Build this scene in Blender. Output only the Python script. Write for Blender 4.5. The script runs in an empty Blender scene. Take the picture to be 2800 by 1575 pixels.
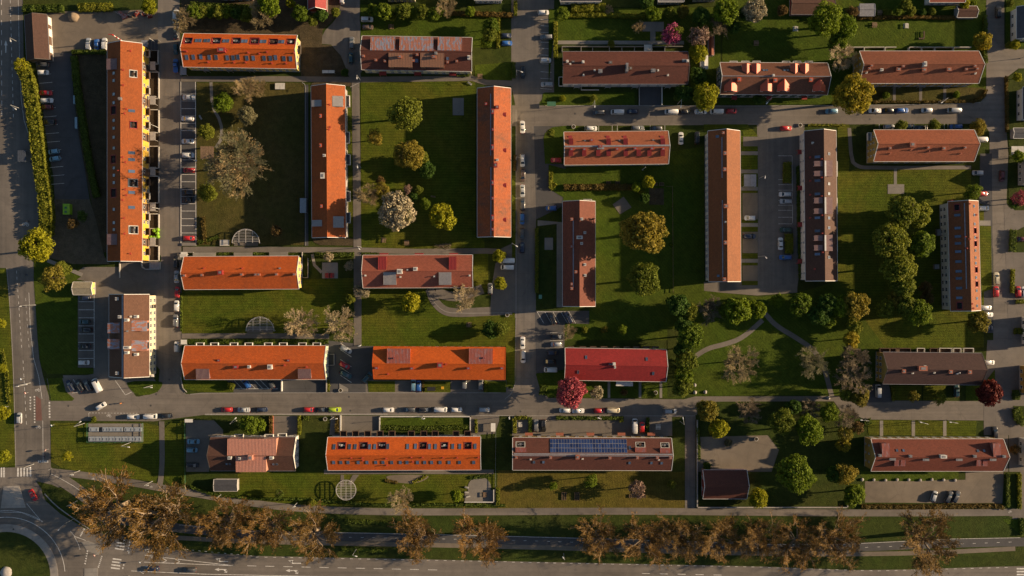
import bpy, math, random
from mathutils import Vector, Matrix
rnd = random.Random(7)
R = math.radians
scene = bpy.context.scene
col = scene.collection

# ------------------------------------------------------------------ camera, sky, sun
CAM_H = 330.0            # camera height above the ground, metres
S = 0.13333              # metres per photograph pixel on the ground
cam = bpy.data.cameras.new('camera')
cam_ob = bpy.data.objects.new('camera', cam); col.objects.link(cam_ob)
cam_ob.location = (0, 0, CAM_H)
cam.sensor_width = 36.0
cam.lens = 36.0*CAM_H/(2800*S)
cam.clip_start = 1.0; cam.clip_end = 4000
scene.camera = cam_ob

SUN_EL, SUN_AZ = 17.0, 6.0     # elevation, degrees north of image-east
ts = Vector((math.cos(R(SUN_EL))*math.cos(R(SUN_AZ)), math.cos(R(SUN_EL))*math.sin(R(SUN_AZ)), math.sin(R(SUN_EL))))
sun = bpy.data.lights.new('sun', 'SUN'); sun.energy = 4.6; sun.angle = R(0.6); sun.color = (1.0, 0.74, 0.46)
sun_ob = bpy.data.objects.new('sun', sun); col.objects.link(sun_ob)
sun_ob.rotation_euler = ts.to_track_quat('Z', 'Y').to_euler(); sun_ob.location = ts*300
world = bpy.data.worlds.new('World'); scene.world = world; world.use_nodes = True
wn = world.node_tree.nodes; wl = world.node_tree.links
sky = wn.new('ShaderNodeTexSky'); sky.sky_type = 'NISHITA'; sky.sun_disc = False
sky.sun_elevation = R(SUN_EL); sky.sun_rotation = math.atan2(ts.x, ts.y)
sky.air_density = 1.0; sky.dust_density = 1.0
wl.new(sky.outputs[0], wn['Background'].inputs[0]); wn['Background'].inputs[1].default_value = 0.05
scene.view_settings.view_transform = 'Standard'; scene.view_settings.look = 'None'
scene.view_settings.exposure = 1.1; scene.view_settings.gamma = 1.0; scene.view_settings.use_curve_mapping = False
scene.render.engine = 'CYCLES'
scene.cycles.use_denoising = True
scene.cycles.max_bounces = 5; scene.cycles.diffuse_bounces = 3; scene.cycles.glossy_bounces = 2
scene.cycles.transparent_max_bounces = 6; scene.cycles.caustics_reflective = False; scene.cycles.caustics_refractive = False

# ------------------------------------------------------------------ pixel <-> place
K = 2536/700.0
_T = [0.0, 0.0, 1.0]
def T(ox, oy, k=K): _T[:] = [ox, oy, k]       # readings below are taken from an enlargement of this corner of the plan
def nx(p): return (_T[0]+p[0]/_T[2], _T[1]+p[1]/_T[2])
def nat(): T(0, 0, 1.0)
def W(p, h=0.0):
    f = S*(CAM_H-h)/CAM_H
    return ((p[0]-1400)*f, -(p[1]-787.5)*f)

# ------------------------------------------------------------------ materials
_M = {}
def new_mat(name):
    m = bpy.data.materials.new(name); m.use_nodes = True
    nt = m.node_tree
    return m, nt, nt.nodes, nt.links, nt.nodes['Principled BSDF']
def lin(c):
    return tuple(((v/255)/12.92 if v/255 <= .04045 else ((v/255+.055)/1.055)**2.4) for v in c)
def ramp(n, stops):
    r = n.new('ShaderNodeValToRGB'); e = r.color_ramp.elements
    while len(e) < len(stops): e.new(0.5)
    for el, (p, c) in zip(e, stops): el.position = p; el.color = (*c, 1)
    return r
def noise(n, l, coord, scale, detail=3, rough=.55, dist=0.0):
    t = n.new('ShaderNodeTexNoise'); t.inputs['Scale'].default_value = scale
    t.inputs['Detail'].default_value = detail; t.inputs['Roughness'].default_value = rough
    t.inputs['Distortion'].default_value = dist
    l.new(coord, t.inputs['Vector']); return t
def mixc(n, l, fac, a, b, mode='MIX', f=None):
    m = n.new('ShaderNodeMix'); m.data_type = 'RGBA'; m.blend_type = mode
    if fac is None: m.inputs[0].default_value = f
    else: l.new(fac, m.inputs[0])
    for v, i in ((a, 6), (b, 7)):
        if hasattr(v, 'is_linked'): l.new(v, m.inputs[i])
        else: m.inputs[i].default_value = (*v, 1)
    return m.outputs[2]
def math_(n, l, op, a, b=None, clamp=False):
    m = n.new('ShaderNodeMath'); m.operation = op; m.use_clamp = clamp
    for v, i in ((a, 0), (b, 1)):
        if v is None: continue
        if hasattr(v, 'is_linked'): l.new(v, m.inputs[i])
        else: m.inputs[i].default_value = v
    return m.outputs[0]
def stretch(n, l, coord, s, loc=(0, 0, 0), rot=(0, 0, 0)):
    mp = n.new('ShaderNodeMapping'); mp.inputs['Scale'].default_value = s; mp.inputs['Location'].default_value = loc
    mp.inputs['Rotation'].default_value = rot
    l.new(coord, mp.inputs['Vector']); return mp.outputs[0]
def bump(n, l, bs, h, strength=.3, dist=.05):
    b = n.new('ShaderNodeBump'); b.inputs['Strength'].default_value = strength; b.inputs['Distance'].default_value = dist
    l.new(h, b.inputs['Height']); l.new(b.outputs[0], bs.inputs['Normal'])

def plain(name, c, rough=.6, metal=0.0, var=.12, scale=1.2, spec=.4, coat=0.0):
    """a painted or mineral surface with slight mottling and grime"""
    if name in _M: return _M[name]
    m, nt, n, l, bs = new_mat(name)
    tc = n.new('ShaderNodeTexCoord')
    t = noise(n, l, tc.outputs['Object'], scale, 5, .6)
    d = tuple(v*(1-var*2.2) for v in c); b = tuple(min(1, v*(1+var)) for v in c)
    r = ramp(n, [(.25, d), (.55, c), (.8, b)]); l.new(t.outputs[0], r.inputs[0])
    l.new(r.outputs[0], bs.inputs['Base Color'])
    bs.inputs['Roughness'].default_value = rough; bs.inputs['Metallic'].default_value = metal
    bs.inputs['Specular IOR Level'].default_value = spec; bs.inputs['Coat Weight'].default_value = coat
    bs.inputs['Coat Roughness'].default_value = .08
    _M[name] = m; return m

def roof_mat(name, c, worn, amount=.5, moss=0.0, pitch_rows=True):
    """clay or concrete pantiles: courses, slight per-tile shade, weather streaks down the slope and lichen patches"""
    if name in _M: return _M[name]
    m, nt, n, l, bs = new_mat(name); c, worn = (.83*c[0], .88*c[1], .95*c[2]), (.83*worn[0], .88*worn[1], .95*worn[2])
    tc = n.new('ShaderNodeTexCoord'); ob = tc.outputs['Object']
    oi = n.new('ShaderNodeObjectInfo')
    off = n.new('ShaderNodeVectorMath'); off.operation = 'MULTIPLY_ADD'
    l.new(oi.outputs['Random'], off.inputs[0]); off.inputs[1].default_value = (90, 70, 0); l.new(ob, off.inputs[2])
    v = off.outputs[0]
    big = noise(n, l, v, .11, 4, .6, .6)
    mid = noise(n, l, stretch(n, l, v, (.9, .22, .5)), 1.0, 4, .65)
    fine = noise(n, l, v, 3.2, 3, .7)
    a = math_(n, l, 'MULTIPLY', big.outputs[0], mid.outputs[0])
    a = math_(n, l, 'MULTIPLY_ADD', a, 3.2); n[-1].inputs[2].default_value = -.55; n[-1].use_clamp = True
    a = math_(n, l, 'MULTIPLY', a, amount)
    c1 = mixc(n, l, a, c, worn)
    br = n.new('ShaderNodeTexBrick'); br.offset = .5; br.inputs['Scale'].default_value = 1.0
    br.inputs['Brick Width'].default_value = .62; br.inputs['Row Height'].default_value = .36
    br.inputs['Mortar Size'].default_value = .03
    br.inputs['Color1'].default_value = (.78, .78, .78, 1); br.inputs['Color2'].default_value = (1.12, 1.12, 1.12, 1)
    br.inputs['Mortar'].default_value = (.62, .62, .62, 1); l.new(ob, br.inputs['Vector'])
    c2 = mixc(n, l, None, c1, br.outputs[0], 'MULTIPLY', .8)
    fr = ramp(n, [(.3, (.78, .78, .78)), (.7, (1.15, 1.13, 1.1))]); l.new(fine.outputs[0], fr.inputs[0])
    c3 = mixc(n, l, None, c2, fr.outputs[0], 'MULTIPLY', .7)
    # replaced fields of tiles: long rectangular runs slightly lighter or darker
    pt = n.new('ShaderNodeTexBrick'); pt.offset = .37; pt.inputs['Scale'].default_value = 1
    pt.inputs['Brick Width'].default_value = 9.3; pt.inputs['Row Height'].default_value = 2.3; pt.inputs['Mortar Size'].default_value = 0
    pt.inputs['Color1'].default_value = (.84, .84, .84, 1); pt.inputs['Color2'].default_value = (1.1, 1.08, 1.06, 1); l.new(v, pt.inputs['Vector'])
    c4 = mixc(n, l, None, c3, pt.outputs[0], 'MULTIPLY', .35)
    if moss > 0:
        mo = noise(n, l, v, .55, 5, .7, 1.0)
        mr = ramp(n, [(.56, (0, 0, 0)), (.70, (1, 1, 1))]); l.new(mo.outputs[0], mr.inputs[0])
        f = math_(n, l, 'MULTIPLY', mr.outputs[0], moss)
        c4 = mixc(n, l, f, c4, (.05, .05, .03))
    l.new(c4, bs.inputs['Base Color'])
    bs.inputs['Roughness'].default_value = .72; bs.inputs['Specular IOR Level'].default_value = .25
    w = n.new('ShaderNodeTexWave'); w.wave_type = 'BANDS'; w.bands_direction = 'X'; w.inputs['Scale'].default_value = 1.0
    l.new(ob, w.inputs['Vector'])
    bump(n, l, bs, math_(n, l, 'ADD', w.outputs[0], br.outputs['Fac']), .35, .03)
    _M[name] = m; return m

def sheet_mat(name, c, worn, amount=.5):
    """painted sheet metal, the paint worn to grey zinc in patches that follow the seams"""
    if name in _M: return _M[name]
    m, nt, n, l, bs = new_mat(name)
    tc = n.new('ShaderNodeTexCoord'); ob = tc.outputs['Object']
    oi = n.new('ShaderNodeObjectInfo')
    off = n.new('ShaderNodeVectorMath'); off.operation = 'MULTIPLY_ADD'
    l.new(oi.outputs['Random'], off.inputs[0]); off.inputs[1].default_value = (40, 30, 0); l.new(ob, off.inputs[2])
    t = noise(n, l, stretch(n, l, off.outputs[0], (1.4, .45, 1)), .9, 5, .65, .4)
    r = ramp(n, [(.55-.05*amount, (0, 0, 0)), (.585-.05*amount, (1, 1, 1))]); l.new(t.outputs[0], r.inputs[0])
    inv = math_(n, l, 'MULTIPLY', r.outputs[0], amount)
    f = noise(n, l, off.outputs[0], 2.5, 4, .6)
    fr = ramp(n, [(.3, (.8, .8, .8)), (.7, (1.12, 1.12, 1.12))]); l.new(f.outputs[0], fr.inputs[0])
    l.new(mixc(n, l, None, mixc(n, l, inv, c, worn), fr.outputs[0], 'MULTIPLY', .8), bs.inputs['Base Color'])
    bs.inputs['Roughness'].default_value = .5; bs.inputs['Metallic'].default_value = .15
    _M[name] = m; return m

def asphalt_mat(name, c, patch=.25, warm=0.0, lane=None):
    if name in _M: return _M[name]
    m, nt, n, l, bs = new_mat(name)
    tc = n.new('ShaderNodeTexCoord'); ob = tc.outputs['Object']
    big = noise(n, l, ob, .035, 5, .6, .5)
    mid = noise(n, l, ob, .35, 4, .6)
    gr = noise(n, l, ob, 9, 2, .8)
    b = tuple(v*1.22 for v in c); d = tuple(v*.78 for v in c)
    r = ramp(n, [(.3, d), (.52, c), (.72, b)]); l.new(big.outputs[0], r.inputs[0])
    r2 = ramp(n, [(.3, (.86, .86, .87)), (.7, (1.1, 1.09, 1.07))]); l.new(mid.outputs[0], r2.inputs[0])
    c1 = mixc(n, l, None, r.outputs[0], r2.outputs[0], 'MULTIPLY', .9)
    r3 = ramp(n, [(.3, (.8, .8, .8)), (.7, (1.2, 1.2, 1.2))]); l.new(gr.outputs[0], r3.inputs[0])
    c2 = mixc(n, l, None, c1, r3.outputs[0], 'MULTIPLY', .6)
    # oil drips and repaired patches
    br = n.new('ShaderNodeTexBrick'); br.offset = .43; br.inputs['Scale'].default_value = 1
    br.inputs['Brick Width'].default_value = 17; br.inputs['Row Height'].default_value = 6.1; br.inputs['Mortar Size'].default_value = .05
    br.inputs['Mortar'].default_value = (.55, .55, .55, 1)
    br.inputs['Color1'].default_value = (.86, .86, .87, 1); br.inputs['Color2'].default_value = (1.06, 1.05, 1.03, 1); l.new(ob, br.inputs['Vector'])
    c3 = mixc(n, l, None, c2, br.outputs[0], 'MULTIPLY', patch)
    vo = n.new('ShaderNodeTexVoronoi'); vo.feature = 'DISTANCE_TO_EDGE'; vo.inputs['Scale'].default_value = .12
    l.new(mixc(n, l, None, ob, mid.outputs['Color'], 'ADD', .8), vo.inputs['Vector'])
    cr = ramp(n, [(.0, (.62, .62, .62)), (.012, (1, 1, 1))]); l.new(vo.outputs['Distance'], cr.inputs[0])
    c4 = mixc(n, l, None, c3, cr.outputs[0], 'MULTIPLY', .45)
    sp = noise(n, l, ob, .8, 2, .5)
    sr = ramp(n, [(.70, (1, 1, 1)), (.78, (.6, .6, .6))]); l.new(sp.outputs[0], sr.inputs[0])
    c5 = mixc(n, l, None, c4, sr.outputs[0], 'MULTIPLY', .6)
    if lane is not None:      # worn wheel tracks running with the road
        tr = noise(n, l, stretch(n, l, ob, (.012, .55, 1) if lane == 'x' else (.55, .012, 1)), 1.0, 3, .6)
        tr2 = ramp(n, [(.35, (.86, .86, .86)), (.65, (1.12, 1.11, 1.1))]); l.new(tr.outputs[0], tr2.inputs[0])
        c5 = mixc(n, l, None, c5, tr2.outputs[0], 'MULTIPLY', .9)
    l.new(c5, bs.inputs['Base Color']); bs.inputs['Roughness'].default_value = .85; bs.inputs['Specular IOR Level'].default_value = .25
    bump(n, l, bs, gr.outputs[0], .25, .02)
    _M[name] = m; return m

def grass_mat(name, c, dry, dryness=.4, stripes=0.0, ang=0.0):
    if name in _M: return _M[name]
    m, nt, n, l, bs = new_mat(name)
    tc = n.new('ShaderNodeTexCoord'); ob = tc.outputs['Object']
    big = noise(n, l, ob, .05, 5, .62, .8)
    mid = noise(n, l, ob, .4, 5, .65, .3)
    fine = noise(n, l, ob, 3.0, 4, .75)
    r = ramp(n, [(.38, (0, 0, 0)), (.72, (1, 1, 1))]); l.new(big.outputs[0], r.inputs[0])
    f = math_(n, l, 'MULTIPLY', r.outputs[0], dryness)
    c1 = mixc(n, l, f, c, dry)
    r2 = ramp(n, [(.25, (.55, .58, .5)), (.5, (.95, .95, .95)), (.75, (1.4, 1.35, 1.25))]); l.new(mid.outputs[0], r2.inputs[0])
    c2 = mixc(n, l, None, c1, r2.outputs[0], 'MULTIPLY', .75)
    r3 = ramp(n, [(.3, (.55, .55, .55)), (.7, (1.4, 1.4, 1.3))]); l.new(fine.outputs[0], r3.inputs[0])
    c3 = mixc(n, l, None, c2, r3.outputs[0], 'MULTIPLY', .8)
    if stripes > 0:
        w = n.new('ShaderNodeTexWave'); w.wave_type = 'BANDS'; w.bands_direction = 'Y'; w.inputs['Scale'].default_value = .32
        w.inputs['Distortion'].default_value = 1.2; w.inputs['Detail'].default_value = 2; w.inputs['Detail Scale'].default_value = .3
        l.new(stretch(n, l, ob, (1, 1, 1), rot=(0, 0, ang)), w.inputs['Vector'])
        r4 = ramp(n, [(.2, (.8, .8, .8)), (.8, (1.15, 1.15, 1.1))]); l.new(w.outputs[0], r4.inputs[0])
        c3 = mixc(n, l, None, c3, r4.outputs[0], 'MULTIPLY', stripes)
    l.new(c3, bs.inputs['Base Color']); bs.inputs['Roughness'].default_value = .95; bs.inputs['Specular IOR Level'].default_value = .1
    bump(n, l, bs, math_(n, l, 'ADD', fine.outputs[0], mid.outputs[0]), .8, .25)
    _M[name] = m; return m

def leaf_mat(name, c, var=.42, trans=.38, other=None):
    if name in _M: return _M[name]
    m, nt, n, l, bs = new_mat(name)
    g = n.new('ShaderNodeNewGeometry'); oi = n.new('ShaderNodeObjectInfo'); tc = n.new('ShaderNodeTexCoord')
    d = tuple(v*(1-var) for v in c); b = tuple(min(1, v*(1+var*.9)) for v in c)
    r = ramp(n, [(0, d), (.5, c), (1, b)]); l.new(g.outputs['Random Per Island'], r.inputs[0])
    c1 = r.outputs[0]
    t = noise(n, l, tc.outputs['Object'], 2.2, 3, .6)
    r2 = ramp(n, [(.32, (.72, .76, .66)), (.68, (1.22, 1.16, 1.08))]); l.new(t.outputs[0], r2.inputs[0])
    c1 = mixc(n, l, None, c1, r2.outputs[0], 'MULTIPLY', .7)
    if other is not None:
        rr = ramp(n, [(.55, (0, 0, 0)), (.75, (1, 1, 1))])
        l.new(noise(n, l, tc.outputs['Object'], 1.7, 2, .5).outputs[0], rr.inputs[0]); c1 = mixc(n, l, rr.outputs[0], c1, other)
    r3 = ramp(n, [(0, (.82, .86, .8)), (1, (1.18, 1.1, 1.0))]); l.new(oi.outputs['Random'], r3.inputs[0])
    c2 = mixc(n, l, None, c1, r3.outputs[0], 'MULTIPLY', 1.0)
    l.new(c2, bs.inputs['Base Color']); bs.inputs['Roughness'].default_value = .7; bs.inputs['Specular IOR Level'].default_value = .2
    if trans > 0:
        tr = n.new('ShaderNodeBsdfTranslucent'); l.new(c2, tr.inputs[0])
        mx = n.new('ShaderNodeMixShader'); mx.inputs[0].default_value = trans
        l.new(bs.outputs[0], mx.inputs[1]); l.new(tr.outputs[0], mx.inputs[2]); l.new(mx.outputs[0], n['Material Output'].inputs[0])
    _M[name] = m; return m

def glass(name='glass', c=(.02, .03, .045), rough=.08, spec=.9):
    if name in _M: return _M[name]
    m, nt, n, l, bs = new_mat(name)
    oi = n.new('ShaderNodeObjectInfo')
    r = ramp(n, [(0, tuple(v*.6 for v in c)), (1, tuple(v*1.8 for v in c))]); l.new(oi.outputs['Random'], r.inputs[0])
    l.new(r.outputs[0], bs.inputs['Base Color'])
    bs.inputs['Roughness'].default_value = rough; bs.inputs['Specular IOR Level'].default_value = spec; bs.inputs['IOR'].default_value = 1.6
    _M[name] = m; return m

# ------------------------------------------------------------------ meshes
class MB:
    def __init__(s): s.v = []; s.f = []; s.m = []
    def quad(s, pts, mi=0):
        b = len(s.v); s.v += [tuple(p) for p in pts]; s.f.append(tuple(range(b, b+len(pts)))); s.m.append(mi)
    def box(s, c, d, mi=0, rz=0.0, taper=1.0):
        x, y, z = c; a, b, h = d[0]/2, d[1]/2, d[2]/2
        i = len(s.v); cs, sn = math.cos(rz), math.sin(rz)
        for dz, t in ((-h, 1.0), (h, taper)):
            for dx, dy in ((-a, -b), (a, -b), (a, b), (-a, b)):
                dx *= t; dy *= t
                s.v.append((x+dx*cs-dy*sn, y+dx*sn+dy*cs, z+dz))
        for f in ((3, 2, 1, 0), (4, 5, 6, 7), (0, 1, 5, 4), (1, 2, 6, 5), (2, 3, 7, 6), (3, 0, 4, 7)):
            s.f.append(tuple(i+k for k in f)); s.m.append(mi)
    def prism(s, poly, z0, z1, mi=0, cap=True):
        n = len(poly); i = len(s.v)
        a = sum(poly[k][0]*poly[(k+1) % n][1]-poly[(k+1) % n][0]*poly[k][1] for k in range(n))
        if a < 0: poly = poly[::-1]
        s.v += [(p[0], p[1], z0) for p in poly]+[(p[0], p[1], z1) for p in poly]
        if cap: s.f.append(tuple(range(i+n, i+2*n))); s.m.append(mi)
        for k in range(n):
            j = (k+1) % n; s.f.append((i+k, i+j, i+n+j, i+n+k)); s.m.append(mi)
    def tube(s, path, rad, nseg=6, mi=0, cap=True):
        if not hasattr(rad, '__len__'): rad = [rad]*len(path)
        i = len(s.v); P = [Vector(p) for p in path]
        for k, p in enumerate(P):
            d = (P[min(k+1, len(P)-1)]-P[max(k-1, 0)])
            if d.length < 1e-6: d = Vector((0, 0, 1))
            d.normalize(); u = d.orthogonal().normalized(); w = d.cross(u)
            if k and (u-lu).length > 1.0: u = (lu-d*lu.dot(d)).normalized(); w = d.cross(u)
            lu = u
            for j in range(nseg):
                a = 2*math.pi*j/nseg; q = p+(u*math.cos(a)+w*math.sin(a))*rad[k]; s.v.append(tuple(q))
        for k in range(len(P)-1):
            for j in range(nseg):
                a = i+k*nseg; s.f.append((a+j, a+(j+1) % nseg, a+nseg+(j+1) % nseg, a+nseg+j)); s.m.append(mi)
        if cap:
            s.f.append(tuple(range(i, i+nseg))[::-1]); s.m.append(mi)
            a = i+(len(P)-1)*nseg; s.f.append(tuple(range(a, a+nseg))); s.m.append(mi)
    def loft(s, rings, mi=0, cap=True):
        i = len(s.v); n = len(rings[0])
        for r in rings: s.v += [tuple(p) for p in r]
        for k in range(len(rings)-1):
            for j in range(n):
                a = i+k*n; s.f.append((a+j, a+(j+1) % n, a+n+(j+1) % n, a+n+j)); s.m.append(mi)
        if cap:
            s.f.append(tuple(range(i, i+n))[::-1]); s.m.append(mi)
            a = i+(len(rings)-1)*n; s.f.append(tuple(range(a, a+n))); s.m.append(mi)
    def mesh(s, name, mats, smooth=False):
        me = bpy.data.meshes.new(name); me.from_pydata(s.v, [], s.f)
        for m in mats: me.materials.append(m)
        if len(mats) > 1: me.polygons.foreach_set('material_index', s.m)
        if smooth: me.polygons.foreach_set('use_smooth', [True]*len(s.f))
        me.update(); return me
    def build(s, name, mats, parent=None, loc=(0, 0, 0), rz=0.0, smooth=False):
        if not isinstance(mats, (list, tuple)): mats = [mats]
        return place(s.mesh(name, mats, smooth), name, parent, loc, rz)
def place(me, name, parent=None, loc=(0, 0, 0), rz=0.0, sc=None, mat=None, rot=None):
    o = bpy.data.objects.new(name, me); col.objects.link(o); o.location = loc
    o.rotation_euler = rot if rot else (0, 0, rz)
    if sc is not None: o.scale = (sc, sc, sc) if not hasattr(sc, '__len__') else sc
    if parent: o.parent = parent
    if mat is not None:
        o.material_slots[0].link = 'OBJECT'; o.material_slots[0].material = mat
    return o
def empty(name, loc, rz=0.0, label=None, cat=None, group=None):
    o = bpy.data.objects.new(name, None); col.objects.link(o); o.location = loc; o.rotation_euler = (0, 0, rz)
    o.empty_display_size = .5
    tag(o, label, cat, group); return o
def tag(o, label=None, cat=None, group=None, kind=None):
    if label: o['label'] = label
    if cat: o['category'] = cat
    if group: o['group'] = group
    if kind: o['kind'] = kind
    return o
def chaikin(p, it=2, closed=True):
    for _ in range(it):
        q = []; n = len(p)
        rng = range(n) if closed else range(n-1)
        if not closed: q.append(p[0])
        for i in rng:
            a, b = p[i], p[(i+1) % n]
            q.append((a[0]*.75+b[0]*.25, a[1]*.75+b[1]*.25)); q.append((a[0]*.25+b[0]*.75, a[1]*.25+b[1]*.75))
        if not closed: q.append(p[-1])
        p = q
    return p
def strip(line, w):
    L, Rr = [], []
    for i, p in enumerate(line):
        a = line[max(0, i-1)]; b = line[min(len(line)-1, i+1)]
        dx, dy = b[0]-a[0], b[1]-a[1]; d = math.hypot(dx, dy) or 1; ox, oy = -dy/d*w/2, dx/d*w/2
        L.append((p[0]+ox, p[1]+oy)); Rr.append((p[0]-ox, p[1]-oy))
    return L+Rr[::-1]
def rect(x0, y0, x1, y1): return [(x0, y0), (x1, y0), (x1, y1), (x0, y1)]
def ordinal(i):
    w = ['first', 'second', 'third', 'fourth', 'fifth', 'sixth', 'seventh', 'eighth', 'ninth', 'tenth', 'eleventh', 'twelfth',
         'thirteenth', 'fourteenth', 'fifteenth', 'sixteenth', 'seventeenth', 'eighteenth']
    return w[i]

# ------------------------------------------------------------------ ground sheets
SLABS = []       # (world polygon, top height, bbox)
_zi = {'road': 0, 'yard': 0, 'path': 0, 'top': 0}
_zb = {'road': .008, 'yard': .06, 'path': .108, 'top': .14}
def inside(p, poly):
    x, y = p; c = False; n = len(poly); j = n-1
    for i in range(n):
        xi, yi = poly[i]; xj, yj = poly[j]
        if (yi > y) != (yj > y) and x < (xj-xi)*(y-yi)/(yj-yi)+xi: c = not c
        j = i
    return c
def gz(x, y):
    z = 0.0
    for poly, top, bb in SLABS:
        if top > z and bb[0] <= x <= bb[2] and bb[1] <= y <= bb[3] and inside((x, y), poly): z = top
    return z
def slab(name, poly, mat, layer, kind='structure', label=None, parent=None, smooth=0):
    """poly in the current plan readings; every sheet gets its own height within its layer"""
    q = [nx(p) for p in poly]
    if smooth: q = chaikin(q, smooth)
    q = [W(p) for p in q]
    z = _zb[layer]+(.0009 if layer == 'road' else .0006)*_zi[layer]; _zi[layer] += 1
    b = MB(); b.prism(q, -.25, z); o = b.build(name, mat, parent)
    if parent is None: tag(o, label, None, None, kind)
    xs = [p[0] for p in q]; ys = [p[1] for p in q]
    SLABS.append((q, z, (min(xs), min(ys), max(xs), max(ys))))
    return o
# ------------------------------------------------------------------ surface materials
ASPH = asphalt_mat('asphalt', (.145, .130, .116), .3)
ASPHX = asphalt_mat('asphalt street along', (.155, .138, .121), .35, lane='x')
ASPHY = asphalt_mat('asphalt street up', (.148, .133, .118), .35, lane='y')
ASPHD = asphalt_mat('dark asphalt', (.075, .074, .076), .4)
PAVE = asphalt_mat('pavement', (.155, .138, .12), .5)
GRAVEL = asphalt_mat('gravel yard', (.165, .138, .108), .1)
CONC = asphalt_mat('concrete slabs', (.22, .205, .185), .5)
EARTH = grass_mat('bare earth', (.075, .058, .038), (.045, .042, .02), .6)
G1 = grass_mat('lawn', (.058, .082, .008), (.105, .092, .014), .75, .55)
G2 = grass_mat('lush lawn', (.046, .076, .008), (.075, .082, .012), .55, .35, .8)
G3 = grass_mat('rough dry grass', (.062, .060, .016), (.085, .066, .025), .8)
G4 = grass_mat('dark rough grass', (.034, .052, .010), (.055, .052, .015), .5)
G5 = grass_mat('brown lawn', (.085, .078, .014), (.115, .082, .022), .8, .3, 1.5)
G6 = grass_mat('dead grass', (.115, .098, .075), (.085, .07, .045), .8)
SOIL = grass_mat('dark soil beds', (.035, .028, .022), (.05, .035, .022), .6)
WHITE = plain('road paint', (.62, .60, .56), .7, var=.25, scale=1.5)
KERB = plain('kerb stone', (.27, .255, .235), .8, var=.15)
REDBRICK = asphalt_mat('red surfacing', (.17, .09, .075), .2)
COBBLE = asphalt_mat('cobbles', (.2, .185, .165), .6)

nat()
b = MB(); b.quad([(-900, -900, 0), (900, -900, 0), (900, 900, 0), (-900, 900, 0)])
tag(b.build('ground', G4), 'rough grass ground under and around the housing estate', kind='structure')

# ---- roads
main_road = slab('main_road', [(-120, -120), (63, -120), (63, 60), (66, 270), (78, 380), (98, 480), (106, 560), (104, 640), (93, 720), (95, 800), (100, 890), (107, 980),
      (118, 1030), (134, 1085), (138, 1180), (139, 1275), (150, 1300), (175, 1330), (100, 1345), (110, 1420), (60, 1450), (-120, 1450), (-120, 1284), (43, 1278),
      (41, 1180), (38, 1060), (33, 940), (26, 820), (18, 733), (-120, 727)], ASPHY, 'road', label='asphalt main road running down the left edge')
T(700, 1175)
bottom_road = slab('bottom_road', [(nx0*3.623-700*3.623, (ny0-1175)*3.623) for nx0, ny0 in
      [(-120, 1320), (40, 1322), (110, 1335), (125, 1370), (165, 1405), (232, 1445), (300, 1465), (345, 1474), (395, 1486), (469, 1502), (560, 1512), (700, 1520), (1050, 1527),
       (1400, 1535), (1750, 1542), (2100, 1549.5), (2200, 1554), (2330, 1559), (2500, 1557), (2700, 1550), (2790, 1548), (2940, 1544), (2940, 1720), (-120, 1720)]],
      ASPHX, 'road', label='wide asphalt main road along the bottom edge')
nat()
street_a = slab('street', [(430, -120), (490, -120), (492, 60), (494, 220), (496, 700), (497, 1060), (510, 1080), (520, 1090), (430, 1090), (437, 1010), (427, 1000), (425, 810), (440, 800), (440, 700), (433, 690)],
      ASPHY, 'road', label='street between the yellow block and the bay parking')
slab('street', [(1398, -120), (1500, -120), (1500, 250), (1475, 280), (1475, 345), (1466, 365), (1465, 1010), (1472, 1050), (1490, 1085), (1380, 1092), (1400, 1075), (1411, 1040), (1411, 300), (1404, 260), (1398, 240)],
      ASPHY, 'road', label='street running down the middle of the estate')
slab('street', [(1400, 288), (1700, 289), (2120, 290), (2600, 286), (2680, 280), (2697, 262), (2697, -120), (2746, -120), (2746, 120), (2760, 135), (2940, 135), (2940, 187), (2785, 187), (2752, 212), (2748, 300), (2757, 420), (2752, 555), (2770, 580), (2940, 580), (2940, 620), (2765, 625), (2757, 760), (2757, 1400), (2716, 1400), (2716, 700), (2712, 640), (2708, 520), (2705, 360), (2690, 338), (2330, 340), (1900, 342), (1460, 345), (1400, 345)],
      ASPHX, 'road', label='upper street bending into the street at the right edge')
low_street = slab('street', [(118, 1085), (140, 1097), (200, 1098), (350, 1092), (430, 1072), (520, 1078), (560, 1074), (1370, 1074), (1395, 1062), (1480, 1066), (1500, 1088), (1870, 1092), (1900, 1084), (2300, 1083), (2370, 1095), (2690, 1097), (2720, 1085), (2720, 1150), (2370, 1147), (2300, 1125), (2280, 1097), (1960, 1098), (1900, 1137), (1400, 1137), (1100, 1134), (560, 1134), (420, 1152), (137, 1150), (125, 1140)],
      ASPHX, 'road', label='lower street with a row of parked cars along its kerb')
slab('street', [(890, -120), (984, -120), (984, 60), (1000, 130), (985, 220), (960, 222), (945, 190), (930, 150), (905, 122), (880, 120), (880, 100), (890, 82), (910, 62), (922, 45), (929, 20), (929, -120)],
      ASPHY, 'road', label='short street coming in between the two top blocks')
slab('parking_area', [(128, 33), (300, 25), (432, 25), (432, 215), (390, 215), (385, 118), (293, 140), (195, 140), (137, 150)], GRAVEL, 'road', label='sandy yard at the top left')
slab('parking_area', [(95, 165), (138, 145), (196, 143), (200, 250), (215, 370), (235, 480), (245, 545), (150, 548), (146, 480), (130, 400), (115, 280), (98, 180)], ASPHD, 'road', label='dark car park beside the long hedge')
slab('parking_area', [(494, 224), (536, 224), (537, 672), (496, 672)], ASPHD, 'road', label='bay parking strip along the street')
slab('street', [(2070, 335), (2200, 335), (2190, 720), (2180, 785), (2060, 790), (2070, 720), (2073, 600)], ASPHY, 'road', label='car park lane between two upright blocks')
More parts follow.
